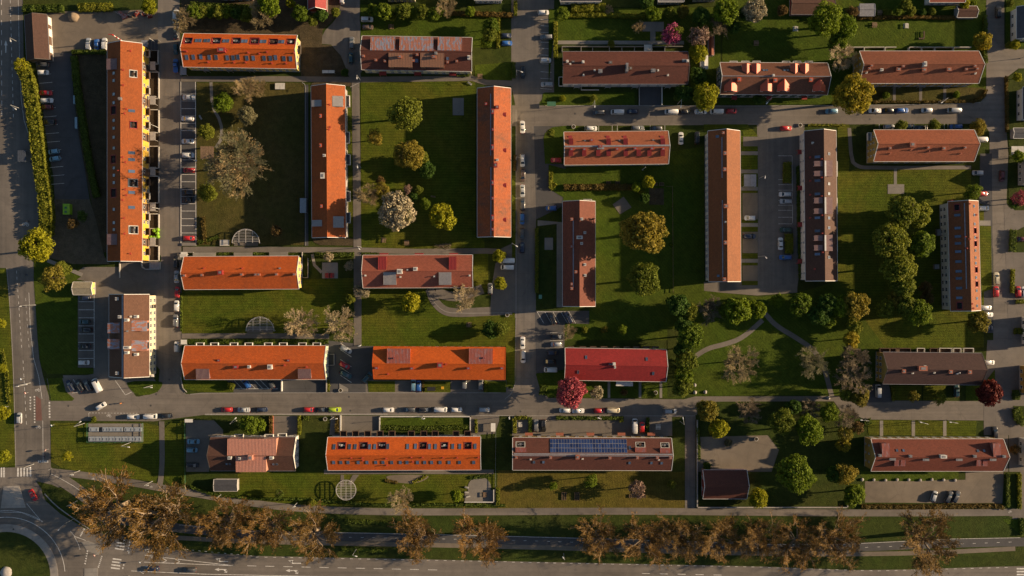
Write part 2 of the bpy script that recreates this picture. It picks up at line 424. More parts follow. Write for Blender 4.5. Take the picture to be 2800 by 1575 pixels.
slab('parking_area', [(2070, 790), (2180, 775), (2180, 800), (2070, 808), (1905, 795), (1905, 770), (2060, 772)], PAVE, 'road', label='paved edge below the upright blocks')
slab('parking_area', [(1500, -30), (1515, -30), (1515, 265), (1485, 262), (1480, 240), (1463, 240), (1463, -30)], ASPHY, 'road', label='bays at the upper street corner')
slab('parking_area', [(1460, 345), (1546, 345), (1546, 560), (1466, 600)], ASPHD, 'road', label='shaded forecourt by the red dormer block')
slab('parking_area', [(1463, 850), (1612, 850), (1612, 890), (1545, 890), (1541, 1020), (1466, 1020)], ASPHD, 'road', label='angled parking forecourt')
slab('parking_area', [(256, 800), (298, 805), (298, 1020), (330, 1034), (420, 1034), (432, 1050), (405, 1078), (360, 1075), (340, 1052), (335, 1038), (255, 1060), (205, 1098), (140, 1098), (128, 1035), (200, 1034), (256, 1022)], ASPH, 'road', label='car park below the brown left block')
slab('parking_area', [(172, 1026), (300, 1026), (360, 1034), (352, 1060), (372, 1084), (440, 1088), (200, 1102), (182, 1070)], ASPH, 'road', label='slanted bay forecourt below the brown left block')
slab('parking_area', [(213, 802), (258, 802), (258, 1005), (213, 1005)], ASPH, 'road', label='marked bays along the dark lawn')
slab('parking_area', [(330, 715), (440, 715), (440, 820), (258, 820), (258, 790), (230, 768), (190, 760), (228, 730), (325, 730)], ASPH, 'road', label='asphalt between the two left blocks')
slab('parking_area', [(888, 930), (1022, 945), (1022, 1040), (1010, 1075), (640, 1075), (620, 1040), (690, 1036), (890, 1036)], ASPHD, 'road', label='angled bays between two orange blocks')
slab('parking_area', [(1370, 680), (1412, 660), (1412, 870), (1350, 860), (1340, 850), (1345, 780), (1355, 720), (1362, 715)], ASPH, 'road', label='small car park by the middle street')
slab('parking_area', [(1000, 1040), (1390, 1040), (1390, 1075), (1000, 1075)], PAVE, 'road', label='paved forecourt under the orange block')
slab('parking_area', [(508, 1148), (610, 1150), (610, 1195), (572, 1195), (572, 1290), (509, 1290)], PAVE, 'road', label='side yard with pale blue cars')
slab('parking_area', [(740, 1137), (815, 1137), (815, 1190), (740, 1190)], PAVE, 'road', label='driveway')
slab('parking_area', [(905, 1137), (1040, 1137), (1040, 1190), (900, 1190)], PAVE, 'road', label='wide driveway above the orange block')
slab('parking_area', [(1285, 1137), (1365, 1137), (1365, 1185), (1285, 1190)], PAVE, 'road', label='driveway with bin store')
slab('parking_area', [(1400, 1137), (1870, 1137), (1870, 1192), (1400, 1192)], PAVE, 'road', label='forecourts above the solar roof block')
slab('parking_area', [(1873, 1137), (1902, 1137), (1902, 1398), (1873, 1398)], ASPHY, 'road', label='narrow lane beside the solar roof block')
slab('parking_area', [(1910, 1195), (2100, 1190), (2130, 1230), (2110, 1290), (1905, 1290)], GRAVEL, 'road', label='sandy yard by the red-brown shed')
slab('parking_area', [(2355, 1316), (2500, 1312), (2640, 1312), (2640, 1288), (2750, 1288), (2748, 1340), (2735, 1375), (2650, 1376), (2350, 1374)], GRAVEL, 'road', label='gravel car park at the bottom right')
slab('parking_area', [(2680, 420), (2712, 420), (2716, 910), (2680, 910), (2676, 640)], ASPHD, 'road', label='bays along the right street')
slab('parking_area', [(2370, 1050), (2430, 1050), (2440, 1100), (2360, 1100)], ASPHD, 'road', label='drive at the end of the dark brown block')
slab('parking_area', [(2745, 560), (2940, 560), (2940, 1420), (2760, 1420), (2757, 900)], ASPH, 'road', label='driveways on the right edge')
slab('parking_area', [(2700, 930), (2760, 930), (2760, 1190), (2690, 1190), (2690, 1060)], ASPH, 'road', label='junction at the right')

# ---- yards and lawns (raised on kerbs)
LAWNS = [
 (G3, 'rough brown lawn of the leftmost courtyard', [(538, 226), (826, 226), (834, 234), (836, 670), (538, 670)], 0),
 (G1, 'green lawn of the second courtyard', [(986, 221), (1300, 221), (1300, 650), (1325, 652), (1325, 682), (988, 682)], 0),
 (G1, 'long lawn below the left middle block', [(498, 775), (970, 760), (970, 925), (885, 912), (498, 910)], 0),
 (G1, 'big mown lawn below the pink roofed block', [(988, 787), (1168, 787), (1180, 820), (1205, 850), (1225, 858), (1408, 855), (1408, 1050), (1385, 1060), (1384, 946), (988, 946)], 0),
 (G1, 'lawn strip right of the pink roofed block', [(1294, 688), (1335, 690), (1335, 800), (1294, 800)], 0),
 (G2, 'lawn behind the block with grey metal roof boxes', [(986, 12), (1380, 40), (1363, 50), (1363, 130), (986, 130)], 0),
 (EARTH, 'bare garden behind the top left block', [(494, -100), (880, -100), (928, -40), (928, 15), (920, 45), (905, 62), (882, 82), (880, 122), (905, 124), (932, 152), (948, 192), (940, 222), (823, 208), (820, 95), (494, 88)], 0),
 (G4, 'dark hedge garden at the top left', [(63, -120), (432, -120), (432, 25), (300, 30), (200, 30), (128, 33), (63, 35)], 0),
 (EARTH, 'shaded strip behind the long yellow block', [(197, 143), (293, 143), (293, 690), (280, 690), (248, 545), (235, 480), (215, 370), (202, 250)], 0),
 (G6, 'dry rough plot below the dark car park', [(105, 565), (150, 545), (245, 545), (262, 600), (285, 700), (300, 722), (200, 722), (135, 705), (105, 690)], 0),
 (G2, 'grass corner with budding bushes', [(93, 700), (135, 708), (225, 755), (200, 770), (200, 800), (213, 805), (213, 1005), (256, 1008), (256, 1022), (130, 1022), (112, 1000), (103, 930), (97, 830), (92, 760)], 0),
 (G2, 'small grass island by the white van', [(130, 1035), (170, 1033), (180, 1070), (203, 1090), (198, 1096), (140, 1096)], 0),
 (G2, 'half round grass island below the brown left block', [(345, 1042), (440, 1042), (446, 1050), (432, 1072), (400, 1082), (370, 1078), (352, 1060)], 1),
 (G1, 'grass under the long orange block', [(500, 1040), (620, 1040), (640, 1070), (600, 1074), (540, 1070), (500, 1062)], 0),
 (G1, 'lawn around the bin yard', [(139, 1160), (150, 1156), (395, 1156), (435, 1165), (437, 1300), (420, 1317), (330, 1305), (230, 1292), (170, 1280), (140, 1262)], 0),
 (G1, 'strip of lawn by the little path', [(450, 1170), (470, 1152), (508, 1150), (508, 1330), (470, 1330), (449, 1310)], 0),
 (G4, 'lawn and ground around the bottom left block', [(508, 1290), (650, 1290), (650, 1280), (815, 1290), (830, 1137), (900, 1137), (890, 1287), (1320, 1287), (1370, 1137), (1370, 1392), (700, 1378), (560, 1345), (508, 1335)], 0),
 (G1, 'lawn below the bottom orange block', [(650, 1290), (885, 1290), (888, 1297), (1355, 1297), (1355, 1388), (760, 1380), (650, 1358)], 0),
 (G5, 'brownish lawn below the solar roof block', [(1360, 1286), (1872, 1286), (1872, 1392), (1360, 1390)], 0),
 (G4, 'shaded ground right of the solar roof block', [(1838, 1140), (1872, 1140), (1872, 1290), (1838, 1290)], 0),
 (G2, 'green slope above the bottom orange block', [(1038, 1139), (1284, 1139), (1284, 1178), (1038, 1178)], 0),
 (G4, 'garden by the top of the bottom left block', [(575, 1139), (742, 1139), (745, 1185), (620, 1185)], 0),
 (G4, 'hedged yard with a bush', [(814, 1139), (905, 1139), (900, 1195), (812, 1195)], 0),
 (G4, 'verge of rough grass along the bottom road', [(100, 1316), (140, 1325), (200, 1350), (240, 1385), (250, 1450), (190, 1410), (150, 1380), (122, 1350)], 0),
 (G4, 'rough grass between cycle road and path on the left', [(210, 1318), (300, 1330), (440, 1348), (560, 1368), (700, 1395), (800, 1404), (950, 1410), (1400, 1410), (2100, 1412), (2768, 1412), (2768, 1462), (2700, 1465), (2300, 1486), (2100, 1487), (1800, 1475), (1400, 1465), (1000, 1456), (700, 1452), (480, 1436), (330, 1410), (280, 1365)], 0),
 (G4, 'rough grass verge beside the bottom road', [(345, 1440), (480, 1462), (700, 1478), (1400, 1490), (2100, 1512), (2500, 1510), (2776, 1512), (2776, 1546), (2500, 1554), (2330, 1556), (2100, 1546), (1750, 1539), (1400, 1532), (1050, 1524), (700, 1516), (560, 1509), (469, 1498), (400, 1484), (348, 1470)], 0),
 (G1, 'grass strip left of the main road', [(-120, 737), (16, 737), (24, 820), (31, 940), (36, 1060), (39, 1180), (41, 1276), (-120, 1276)], 0),
 (G2, 'garden lawn behind the brown top block', [(1500, 25), (1970, 20), (1970, 245), (1890, 245), (1890, 145), (1880, 115), (1512, 112), (1500, 240)], 0),
 (G2, 'lawn strip below the brown top block', [(1484, 256), (1490, 253), (1735, 253), (1735, 286), (1490, 290), (1482, 280)], 0),
 (G4, 'dark shrub garden below the brown top block', [(1826, 246), (1970, 246), (1970, 286), (1826, 288)], 0),
 (G2, 'grass below the block with pointed dormers', [(1968, 259), (2285, 255), (2285, 284), (1968, 286)], 0),
 (G2, 'large garden behind the pointed dormer block', [(1980, -60), (2695, -60), (2695, 262), (2345, 262), (2290, 262), (1972, 262)], 0),
 (G3, 'dry hedged front gardens of the top right block', [(2370, 232), (2690, 240), (2697, 262), (2680, 278), (2600, 282), (2385, 281)], 0),
 (G2, 'grass corner above the red dormer block', [(1490, 365), (1510, 348), (1545, 344), (1582, 344), (1582, 357), (1541, 362), (1541, 448), (1490, 448), (1486, 380)], 0),
 (G2, 'courtyard lawn behind the upright red block', [(1500, 450), (1545, 462), (1925, 400), (1925, 805), (1870, 930), (1545, 930), (1545, 884), (1611, 886), (1611, 842), (1540, 842), (1540, 540), (1500, 515)], 0),
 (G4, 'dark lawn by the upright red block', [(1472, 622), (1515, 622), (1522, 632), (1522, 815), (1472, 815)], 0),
 (G1, 'small corner lawn above the upright orange block', [(1924, 340), (2044, 340), (2070, 367), (2070, 372), (2032, 372), (2030, 358), (1926, 358)], 0),
 (G1, 'grass plots right of the upright orange block', [(2025, 372), (2072, 372), (2072, 780), (2028, 780)], 0),
 (G1, 'sunny lawn right of the dark upright block', [(2190, 340), (2322, 340), (2322, 470), (2340, 462), (2655, 462), (2655, 550), (2690, 560), (2690, 950), (2350, 955), (2290, 955), (2290, 340)], 0),
 (G2, 'park lawn in the lower right', [(1840, 800), (1925, 795), (2080, 812), (2180, 800), (2290, 770), (2420, 950), (2380, 1070), (2300, 1080), (1900, 1082), (1840, 1085), (1830, 1040), (1850, 930)], 0),
 (G2, 'gardens around the bright red block', [(1465, 1022), (1545, 1010), (1545, 1040), (1825, 1045), (1840, 1060), (1860, 1088), (1500, 1086), (1478, 1070)], 0),
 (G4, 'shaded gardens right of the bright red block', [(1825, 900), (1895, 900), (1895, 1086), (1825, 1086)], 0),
 (G4, 'wooded garden right of the narrow lane', [(1906, 1100), (2280, 1100), (2300, 1128), (2365, 1150), (2365, 1390), (1904, 1390), (1904, 1290), (2110, 1290), (2130, 1230), (2100, 1190), (1908, 1192)], 0),
 (G1, 'front lawns above the bottom right block', [(2370, 1149), (2670, 1151), (2668, 1192), (2375, 1188)], 0),
 (G2, 'grass bank below the bottom right block', [(2352, 1288), (2620, 1290), (2622, 1310), (2500, 1316), (2360, 1314)], 0),
 (G4, 'hedge strip at the bottom right corner', [(2745, 1290), (2790, 1290), (2790, 1392), (2740, 1392)], 0),
 (G4, 'planted edge below the gravel car park', [(2330, 1376), (2740, 1377), (2750, 1392), (2330, 1394)], 0),
 (G1, 'lawns in front of the dark brown block', [(2442, 1055), (2520, 1055), (2520, 1094), (2440, 1094)], 0),
 (G1, 'second lawn in front of the dark brown block', [(2524, 1055), (2585, 1055), (2585, 1094), (2524, 1094)], 0),
 (G2, 'corner under the red maple', [(2640, 1055), (2685, 1055), (2720, 1010), (2722, 1085), (2690, 1094), (2640, 1094)], 0),
 (G2, 'garden of the house at the top right edge', [(2750, -120), (2940, -120), (2940, 128), (2765, 128), (2750, 110)], 0),
 (G4, 'garden of the house at the right edge', [(2752, 215), (2785, 190), (2940, 190), (2940, 575), (2775, 575), (2757, 540), (2760, 420), (2752, 300)], 0),
 (G1, 'verge with parked cars on the right', [(2680, 618), (2710, 618), (2712, 790), (2684, 800)], 0),
 (G4, 'garden by the grey hedge at right', [(2762, 640), (2800, 620), (2810, 690), (2770, 690)], 0),
 (G4, 'garden left of the bottom right corner', [(2770, 1110), (2940, 1110), (2940, 1160), (2790, 1160)], 0),
 (G2, 'grass wedge with pergola', [(2740, 1420), (2940, 1416), (2940, 1460), (2790, 1462)], 0),
 (EARTH, 'planting beds along the end of the upright orange block', [(855, 652), (965, 652), (965, 672), (875, 670), (858, 662)], 0),
 (G4, 'hedge corner by the playground table', [(862, 690), (968, 690), (970, 760), (860, 760)], 0),
 (G1, 'grass beside the upright left block', [(948, 250), (962, 250), (965, 648), (950, 648)], 0),
 (EARTH, 'earth apron under the block end', [(860, 224), (960, 224), (960, 236), (850, 234), (853, 228)], 0),
 (G2, 'small lawn right of the grey box roof block', [(1298, 178), (1400, 170), (1400, 222), (1330, 222), (1298, 212)], 0),
 (G4, 'strip under the wall of the grey box roof block', [(986, 198), (1290, 200), (1290, 208), (986, 208)], 0),
 (G1, 'verge strips along the middle street', [(1400, 480), (1410, 480), (1410, 720), (1400, 720)], 0),
 (G1, 'front garden left of the drives under the orange block', [(1005, 1042), (1080, 1042), (1080, 1072), (1008, 1072)], 0),
 (G1, 'front garden with bins under the orange block', [(1156, 1042), (1232, 1042), (1232, 1073), (1156, 1073)], 0),
 (G1, 'front garden at the right end of the orange block', [(1322, 1042), (1384, 1042), (1384, 1073), (1322, 1073)], 0),
 (SOIL, 'dark beds along the yellow block', [(404, 137), (434, 137), (434, 713), (404, 713)], 0),
 (G4, 'garden of the house cut by the top edge', [(986, -120), (1398, -120), (1398, 12), (986, 10)], 0),
 (G4, 'gardens along the top edge', [(1515, -120), (1975, -120), (1975, 18), (1515, 22)], 0),
]
for m, lab, poly, sm in LAWNS:
    slab('lawn' if m not in (EARTH, SOIL) else 'bare_ground', poly, m, 'yard', label=lab, smooth=sm)

# ---- paths and paving on the lawns
def path(line, w, mat=PAVE, name='path', label=None, layer='path', sm=2):
    l = chaikin([nx(p) for p in line], sm, False) if sm else [nx(p) for p in line]
    t = list(_T); nat(); o = slab(name, strip(l, w), mat, layer, label=label); T(*t); return o
nat()
path([(140, 1290), (230, 1299), (330, 1314), (440, 1334), (560, 1354), (690, 1376), (800, 1389), (950, 1397), (1100, 1400), (1400, 1399), (1700, 1397), (2100, 1401), (2500, 1403), (2940, 1399)], 19, ASPHX, label='long foot path above the row of bare trees')
path([(140, 1296), (190, 1325), (240, 1362), (280, 1395), (318, 1450), (330, 1475)], 34, ASPHX, label='cycle track curving towards the zebra crossing')
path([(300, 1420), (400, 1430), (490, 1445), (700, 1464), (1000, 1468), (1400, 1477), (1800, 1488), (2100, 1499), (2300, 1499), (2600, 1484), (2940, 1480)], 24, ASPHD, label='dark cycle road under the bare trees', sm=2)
path([(480, 1470), (700, 1482), (1400, 1494), (2100, 1516), (2500, 1514), (2776, 1500)], 12, GRAVEL, label='dirt strip beside the dark cycle road')
path([(442, 1152), (443, 1200), (444, 1260), (440, 1310), (436, 1330)], 14, PAVE, label='little foot path by the bin yard lawn')
path([(972, 215), (975, 440), (977, 640), (978, 780), (978, 945)], 21, ASPHY, label='straight foot path between the two courtyards', sm=0)
path([(494, 216), (800, 216), (970, 218), (1290, 214), (1330, 226), (1400, 228)], 15, PAVE, label='foot path below the top blocks', sm=0)
path([(500, 682), (700, 682), (970, 684), (1140, 688), (1330, 686), (1400, 690)], 15, PAVE, label='foot path between the courtyards and the middle blocks', sm=0)
path([(497, 919), (700, 918), (900, 920)], 14, PAVE, label='foot path above the lower long orange block', sm=0)
path([(1175, 790), (1185, 820), (1210, 848), (1240, 856), (1330, 852), (1400, 848)], 24, ASPH, label='curved path below the pink roofed block')
path([(1190, 800), (1250, 815), (1320, 790)], 26, ASPH, label='widening of the curved path')
path([(2085, 875), (2030, 925), (1980, 942), (1935, 952), (1900, 975)], 13, PAVE, label='curved gravel path across the park lawn')
path([(2090, 855), (2120, 890), (2180, 925), (2230, 960), (2255, 1010), (2268, 1060), (2275, 1085)], 13, PAVE, label='long path bending down through the park')
path([(577, 225), (580, 290), (605, 335), (607, 378), (590, 405)], 8, CONC, label='narrow slab path in the left courtyard', sm=1)
path([(854, 695), (860, 725), (880, 745)], 8, CONC, label='short slab path to the playground table', sm=0)
path([(1512, 116), (1870, 117)], 10, CONC, label='slab path behind the brown top block', sm=0)
path([(1785, 85), (1785, 112)], 14, CONC, label='slab path to the garden patio', sm=0)
path([(2322, 350), (2328, 440), (2345, 455), (2370, 459), (2655, 458)], 10, PAVE, label='path round the salmon roofed block', sm=1)
path([(2448, 460), (2448, 505)], 8, CONC, label='slab path to the stone patio', sm=0)
path([(1470, 610), (1530, 610), (1530, 840)], 16, CONC, label='slab path along the upright red block', sm=0)
path([(886, 1290), (1350, 1290)], 12, PAVE, label='paving along the bottom orange block', sm=0)
path([(130, 712), (175, 730), (225, 752)], 10, CONC, label='slab path by the budding bushes', sm=1)
path([(838, 232), (838, 672)], 10, ASPHD, label='dark path along the upright orange block', sm=0)
for i, x in enumerate((2410, 2497, 2583)): path([(x, 1150), (x, 1192)], 9, CONC, label='%s slab path from the left across the front lawns' % ordinal(i), sm=0)
for i, x in enumerate((2445, 2517, 2583)): path([(x, 232), (x, 280)], 8, PAVE, label='%s entrance path from the left in the dry front gardens' % ordinal(i), sm=0)
for i, y in enumerate((419, 469, 516, 615, 713)): path([(2025, y), (2072, y)], 10, CONC, label='%s entrance path from the top beside the upright orange block' % ordinal(i), sm=0)
for i, x in enumerate((1665, 1750, 1807)): path([(x, 1042), (x, 1088)], 7, CONC, label='%s garden path from the left below the bright red block' % ordinal(i), sm=0)
PATIOS = [  # paved rectangles
 ((CONC, 'stone patio on the sunny lawn'), rect(2427, 504, 2472, 530)),
 ((CONC, 'slab patio in the second courtyard'), rect(1238, 268, 1268, 315)),
 ((CONC, 'playground slab with red benches'), rect(881, 718, 924, 761)),
 ((CONC, 'slab patio in the dark lawn'), rect(1489, 650, 1512, 683)),
 ((CONC, 'patio at the end of the slab path'), rect(1757, 60, 1815, 86)),
 ((PAVE, 'paving before the half round pergola in the courtyard'), rect(640, 655, 706, 672)),
 ((PAVE, 'paving before the half round pergola on the long lawn'), rect(676, 893, 746, 910)),
 ((CONC, 'concrete yard under the recycling bins'), rect(242, 1158, 392, 1208)),
 ((CONC, 'pale slab patch by the carpark'), [(928, 1048), (952, 1062), (952, 1071), (928, 1071)]),
 ((CONC, 'plot of slabs by the upright dark block'), rect(2678, 603, 2708, 617)),
 ((ASPHD, 'dark garage ramp below the brown top block'), rect(1748, 238, 1810, 288)),
 ((GRAVEL, 'gravel bay with a white car'), rect(2030, 528, 2072, 600)),
 ((GRAVEL, 'gravel bay with a dark car'), rect(2030, 634, 2072, 692)),
 ((GRAVEL, 'empty gravel bay'), rect(2030, 726, 2072, 768)),
 ((ASPH, 'small bay above the upright orange block'), rect(2032, 374, 2072, 400)),
 ((PAVE, 'slab square in the middle courtyard'), [(1705, 538), (1727, 567), (1695, 586), (1675, 559)]),
 ((EARTH, 'vegetable beds in the middle courtyard'), rect(1775, 515, 1815, 560)),
]
for (m, lab), poly in PATIOS: slab('patio', poly, m, 'top', label=lab)

# ---- roundabout
C0 = (18, 1574); APRON = asphalt_mat('pale setts', (.30, .275, .245), .5)
def circ(c, r, n=64): return [(c[0]+r*math.cos(2*math.pi*i/n), c[1]+r*math.sin(2*math.pi*i/n)) for i in range(n)]
slab('roundabout_apron', circ(C0, 141), APRON, 'yard', label='pale paved apron ring of the roundabout')
slab('roundabout_island', circ(C0, 120), G4, 'yard', label='grass island of the roundabout')
slab('traffic_island', [(10, 1330), (52, 1328), (60, 1350), (68, 1378), (72, 1388), (2, 1390)], APRON, 'yard', label='concrete traffic island above the roundabout')
slab('traffic_island', [(222, 1482), (240, 1478), (282, 1495), (285, 1502), (270, 1518), (240, 1508)], CONC, 'yard', label='kerbed traffic island before the zebra crossing')
slab('traffic_island', [(231, 1554), (268, 1553), (266, 1640), (229, 1640)], CONC, 'yard', label='slab traffic island at the bottom edge')

# ---- kerb stones
def kerb(line, label, w=1.6, zoff=.03):
    pts = chaikin(line, 1, False)
    q = [W(p) for p in strip(pts, w)]
    m = [W(p) for p in pts]; z = max(gz(*p) for p in (m[0], m[len(m)//2], m[-1]))+zoff
    b = MB(); b.prism(q, -.2, z)
    tag(b.build('kerb', KERB), label, kind='structure')
kerb([(494, 223), (494, 672)], 'pale kerb along the left of the bays')
kerb([(826, 226), (834, 230), (836, 245), (836, 672)], 'pale kerb round the left courtyard')
kerb([(1411, 300), (1411, 1040), (1400, 1075), (1380, 1092)], 'kerb along the middle street')
kerb([(560, 1134), (1100, 1134), (1400, 1137), (1900, 1137)], 'kerb along the foot of the lower street')
kerb([(520, 1078), (560, 1074), (1370, 1074)], 'kerb along the top of the lower street')
kerb([(1490, 289), (1735, 289), (2120, 290), (2600, 285), (2680, 280)], 'kerb along the top of the upper street')
kerb([(18, 733), (26, 820), (33, 940), (38, 1060), (41, 1180), (43, 1278)], 'kerb along the left verge')
kerb([(122, 1350), (150, 1380), (190, 1410), (250, 1450)], 'kerb round the rough verge by the roundabout', 3)
kerb([(1168, 789), (1182, 822), (1210, 850), (1240, 857), (1400, 855)], 'kerb of the curved path')
kerb([(958, 238), (985, 225)], 'kerb at the foot path corner')

# ---- painted markings: flat sheets a few millimetres above the asphalt
def paint(name, poly, parent, z=None, mat=None):
    q = [W(p) for p in poly]
    cx = sum(p[0] for p in q)/len(q); cy = sum(p[1] for p in q)/len(q)
    zz = gz(cx, cy)+.006 if z is None else z
    b = MB(); b.quad([(p[0], p[1], zz) for p in (q if sum(q[k][0]*q[(k+1) % len(q)][1]-q[(k+1) % len(q)][0]*q[k][1] for k in range(len(q))) > 0 else q[::-1])])
    return b.build(name, mat or WHITE, parent)
def pline(name, line, w, parent):
    for a, b in zip(line[:-1], line[1:]):
        paint(name, strip([a, b], w), parent)
def dashes(name, a, b, n, frac, w, parent):
    for i in range(n):
        t0 = i/n; t1 = (i+frac)/n
        p = (a[0]+(b[0]-a[0])*t0, a[1]+(b[1]-a[1])*t0); q = (a[0]+(b[0]-a[0])*t1, a[1]+(b[1]-a[1])*t1)
        paint(name, strip([p, q], w), parent)
# bay lines in the strip parking
bays = [o for o in bpy.data.objects if o.get('label') == 'bay parking strip along the street'][0]
for y in (257, 276, 297, 317, 337, 357, 384, 416, 437, 457, 477, 497, 518, 537, 557, 577, 598, 617, 637):
    pline('bay_line', [(495, y), (534, y)], 1.2, bays)
pline('bay_line', [(534.5, 224), (536, 672)], 1.5, bays)
pline('bay_line', [(494.6, 224), (495.6, 672)], 1.3, bays)
pb = [o for o in bpy.data.objects if o.get('label') == 'marked bays along the dark lawn'][0]
for y in (825, 847, 869, 891, 913, 936, 958, 980): pline('bay_line', [(215, y), (257, y)], 1.3, pb)
pline('bay_line', [(257.5, 803), (257.5, 1006)], 1.4, pb)
pc = [o for o in bpy.data.objects if o.get('label') == 'dark car park beside the long hedge'][0]
for i in range(14):
    y = 205+i*23; x = 104+i*3.0 if i < 12 else 140
    pline('bay_line', [(x, y), (x+36, y-3)], .9, pc)
pd = [o for o in bpy.data.objects if o.get('label') == 'bays at the upper street corner'][0]
for y in (55, 72, 90, 117, 134, 152, 176, 198, 216, 244): pline('bay_line', [(1478, y-2), (1508, y)], .9, pd)
pe = [o for o in bpy.data.objects if o.get('label') == 'angled bays between two orange blocks'][0]
for y in (938, 956, 983, 1004, 1026): pline('bay_line', [(931, y), (961, y+20)], 1.2, pe)
for x in (640, 657, 676, 696, 712): pline('bay_line', [(x, 1040), (x+22, 1062)], 1.2, pe)
for x0 in (662,): pline('bay_line', [(645, 1063), (760, 1063)], 1.2, pe)
pf = [o for o in bpy.data.objects if o.get('label') == 'car park below the brown left block'][0]
pline('bay_line', [(716/K, 800+995/K), (780/K, 800+985/K)], 1.2, pf); pline('bay_line', [(315, 1040), (343, 1080), (360, 1072)], 1.2, pf)
pline('bay_line', [(200, 1037), (222, 1072)], 1.2, pf); pline('bay_line', [(262, 1035), (284, 1066)], 1.2, pf)
pg = [o for o in bpy.data.objects if o.get('label') == 'angled parking forecourt'][0]
for x in (1469, 1490, 1512, 1534, 1556): pline('bay_line', [(x, 853), (x+18, 884)], 1.0, pg)
pline('bay_line', [(1469, 852.5), (1557, 852.5)], 1.0, pg)
for y in (910, 931, 949): pline('bay_line', [(1504, y), (1540, y)], 1.0, pg)
ph = [o for o in bpy.data.objects if o.get('label') == 'car park lane between two upright blocks'][0]
for y in (426, 491, 505, 520, 535, 548, 561, 575, 594, 612): pline('bay_line', [(2128, y), (2166, y)], .9, ph)
pline('bay_line', [(2166, 427), (2167, 610)], .9, ph)
us = [o for o in bpy.data.objects if o.get('label', '').startswith('upper street')][0]
for x in (1599, 1637, 1674, 1688, 1778, 1818): pline('bay_line', [(x, 343), (x, 358)], .9, us)
for x in (2404, 2490, 2582, 2592): pline('bay_line', [(x, 337), (x, 352)], .9, us)
# left road
dashes('lane_dash', (28, 0), (37, 330), 18, .5, 1.2, main_road)
dashes('lane_dash', (4, 0), (5, 330), 12, .5, 1.3, main_road)
dashes('lane_dash', (50, 15), (52, 130), 6, .4, .8, main_road)
pline('edge_line', [(50, 0), (53, 150), (58, 270), (66, 330), (80, 372)], 1.0, main_road)
dashes('lane_dash', (45, 740), (60, 960), 13, .45, 1.1, main_road)
dashes('lane_dash', (70, 815), (80, 960), 8, .45, .8, main_road)
pline('edge_line', [(79, 800), (83, 900), (92, 980), (106, 1030), (115, 1090)], 1.1, main_road)
dashes('lane_dash', (63, 985), (73, 1170), 10, .5, 1.1, main_road)
dashes('crossing_block', (94, 1083), (95, 1160), 10, .5, 3.6, main_road)
dashes('crossing_block', (135, 1099), (136, 1146), 6, .6, 4.2, main_road)
paint('red_crossing', [(98, 1082), (112, 1092), (115, 1150), (98, 1150)], main_road, mat=REDBRICK)
for i in range(5): paint('give_way_triangle', [(80, 1085+i*8), (86, 1085+i*8), (83, 1090+i*8)], main_road)
pline('edge_line', [(117, 1150), (118, 1262)], 1.0, main_road)
for i in range(5): paint('zebra_stripe', rect(47+i*8.5, 1279, 51.5+i*8.5, 1303), main_road)
for i in range(2): paint('zebra_stripe', rect(2+i*7, 1278, 6+i*7, 1305), main_road)
for i in range(6): paint('crossing_block', rect(104+i*5, 1259, 107+i*5, 1265), main_road)
def bike(cx, cy, s, parent, rot=0.0):
    """bicycle symbol: two wheels, frame and handlebar as flat paint"""
    c, sn = math.cos(rot), math.sin(rot)
    def p(x, y): return (cx+(x*c-y*sn)*s, cy+(x*sn+y*c)*s)
    for wx in (-1.1, 1.1):
        ring = [p(wx+.75*math.cos(a*math.pi/5), .4+.75*math.sin(a*math.pi/5)) for a in range(11)]
        pline('bicycle_symbol', ring, .24*s, parent)
    pline('bicycle_symbol', [p(-1.1, .4), p(-.4, -.7), p(.7, -.7), p(1.1, .4)], .24*s, parent)
    pline('bicycle_symbol', [p(-.4, -.7), p(0, .4), p(.7, -.7)], .24*s, parent)
    pline('bicycle_symbol', [p(.7, -.7), p(.55, -1.2), p(1.0, -1.25)], .24*s, parent)
def arrow(cx, cy, s, parent, turn=0, rot=0.0):
    """lane arrow: shaft and head pointing left, optional bend"""
    c, sn = math.cos(rot), math.sin(rot)
    def p(x, y): return (cx+(x*c-y*sn)*s, cy+(x*sn+y*c)*s)
    if turn == 0:
        paint('lane_arrow', [p(8, -.7), p(8, .7), p(-2, .7), p(-2, -.7)], parent)
        paint('lane_arrow', [p(-2, -2.3), p(-2, 2.3), p(-9, 0)], parent)
    elif turn > 0:      # bends up at its head
        paint('lane_arrow', [p(10, 1.2), p(10, 2.6), p(-4, 2.6), p(-2.5, 1.2)], parent)
        paint('lane_arrow', [p(-4, 2.6), p(-2.5, 1.2), p(-5.5, -2.2), p(-7.5, -1.5)], parent)
        paint('lane_arrow', [p(-10.5, -2.6), p(-2, -3.2), p(-5.4, 1)], parent)
    else:
        paint('lane_arrow', [p(9, -.6), p(9, .8), p(-3, .8), p(-3, -.6)], parent)
        paint('lane_arrow', [p(-3, -2.4), p(-3, 2.6), p(-10, 0)], parent)
        paint('lane_arrow', [p(4, .8), p(7, .8), p(9.5, 3.6), p(7.6, 4.4)], parent)
        paint('lane_arrow', [p(5, 4.8), p(9.8, 5.6), p(10.6, 1.8)], parent)
bike(70, 612, 5.0, main_road, 0.15); bike(103, 1066, 3.6, main_road, .1); bike(105, 1167, 3.6, main_road, .1); bike(298, 1121+15, 3.4, low_street, .2)
arrow(16, 128, 2.0, main_road, 0, math.pi/2)
# lower street: dashed parking edge
dashes('lane_dash', (243, 1129), (380, 1130), 16, .55, 1.0, low_street)
pline('bay_line', [(243, 1129), (243, 1142)], 1.0, low_street)
pline('edge_line', [(560, 1132.2), (1060, 1132.2)], .7, low_street)
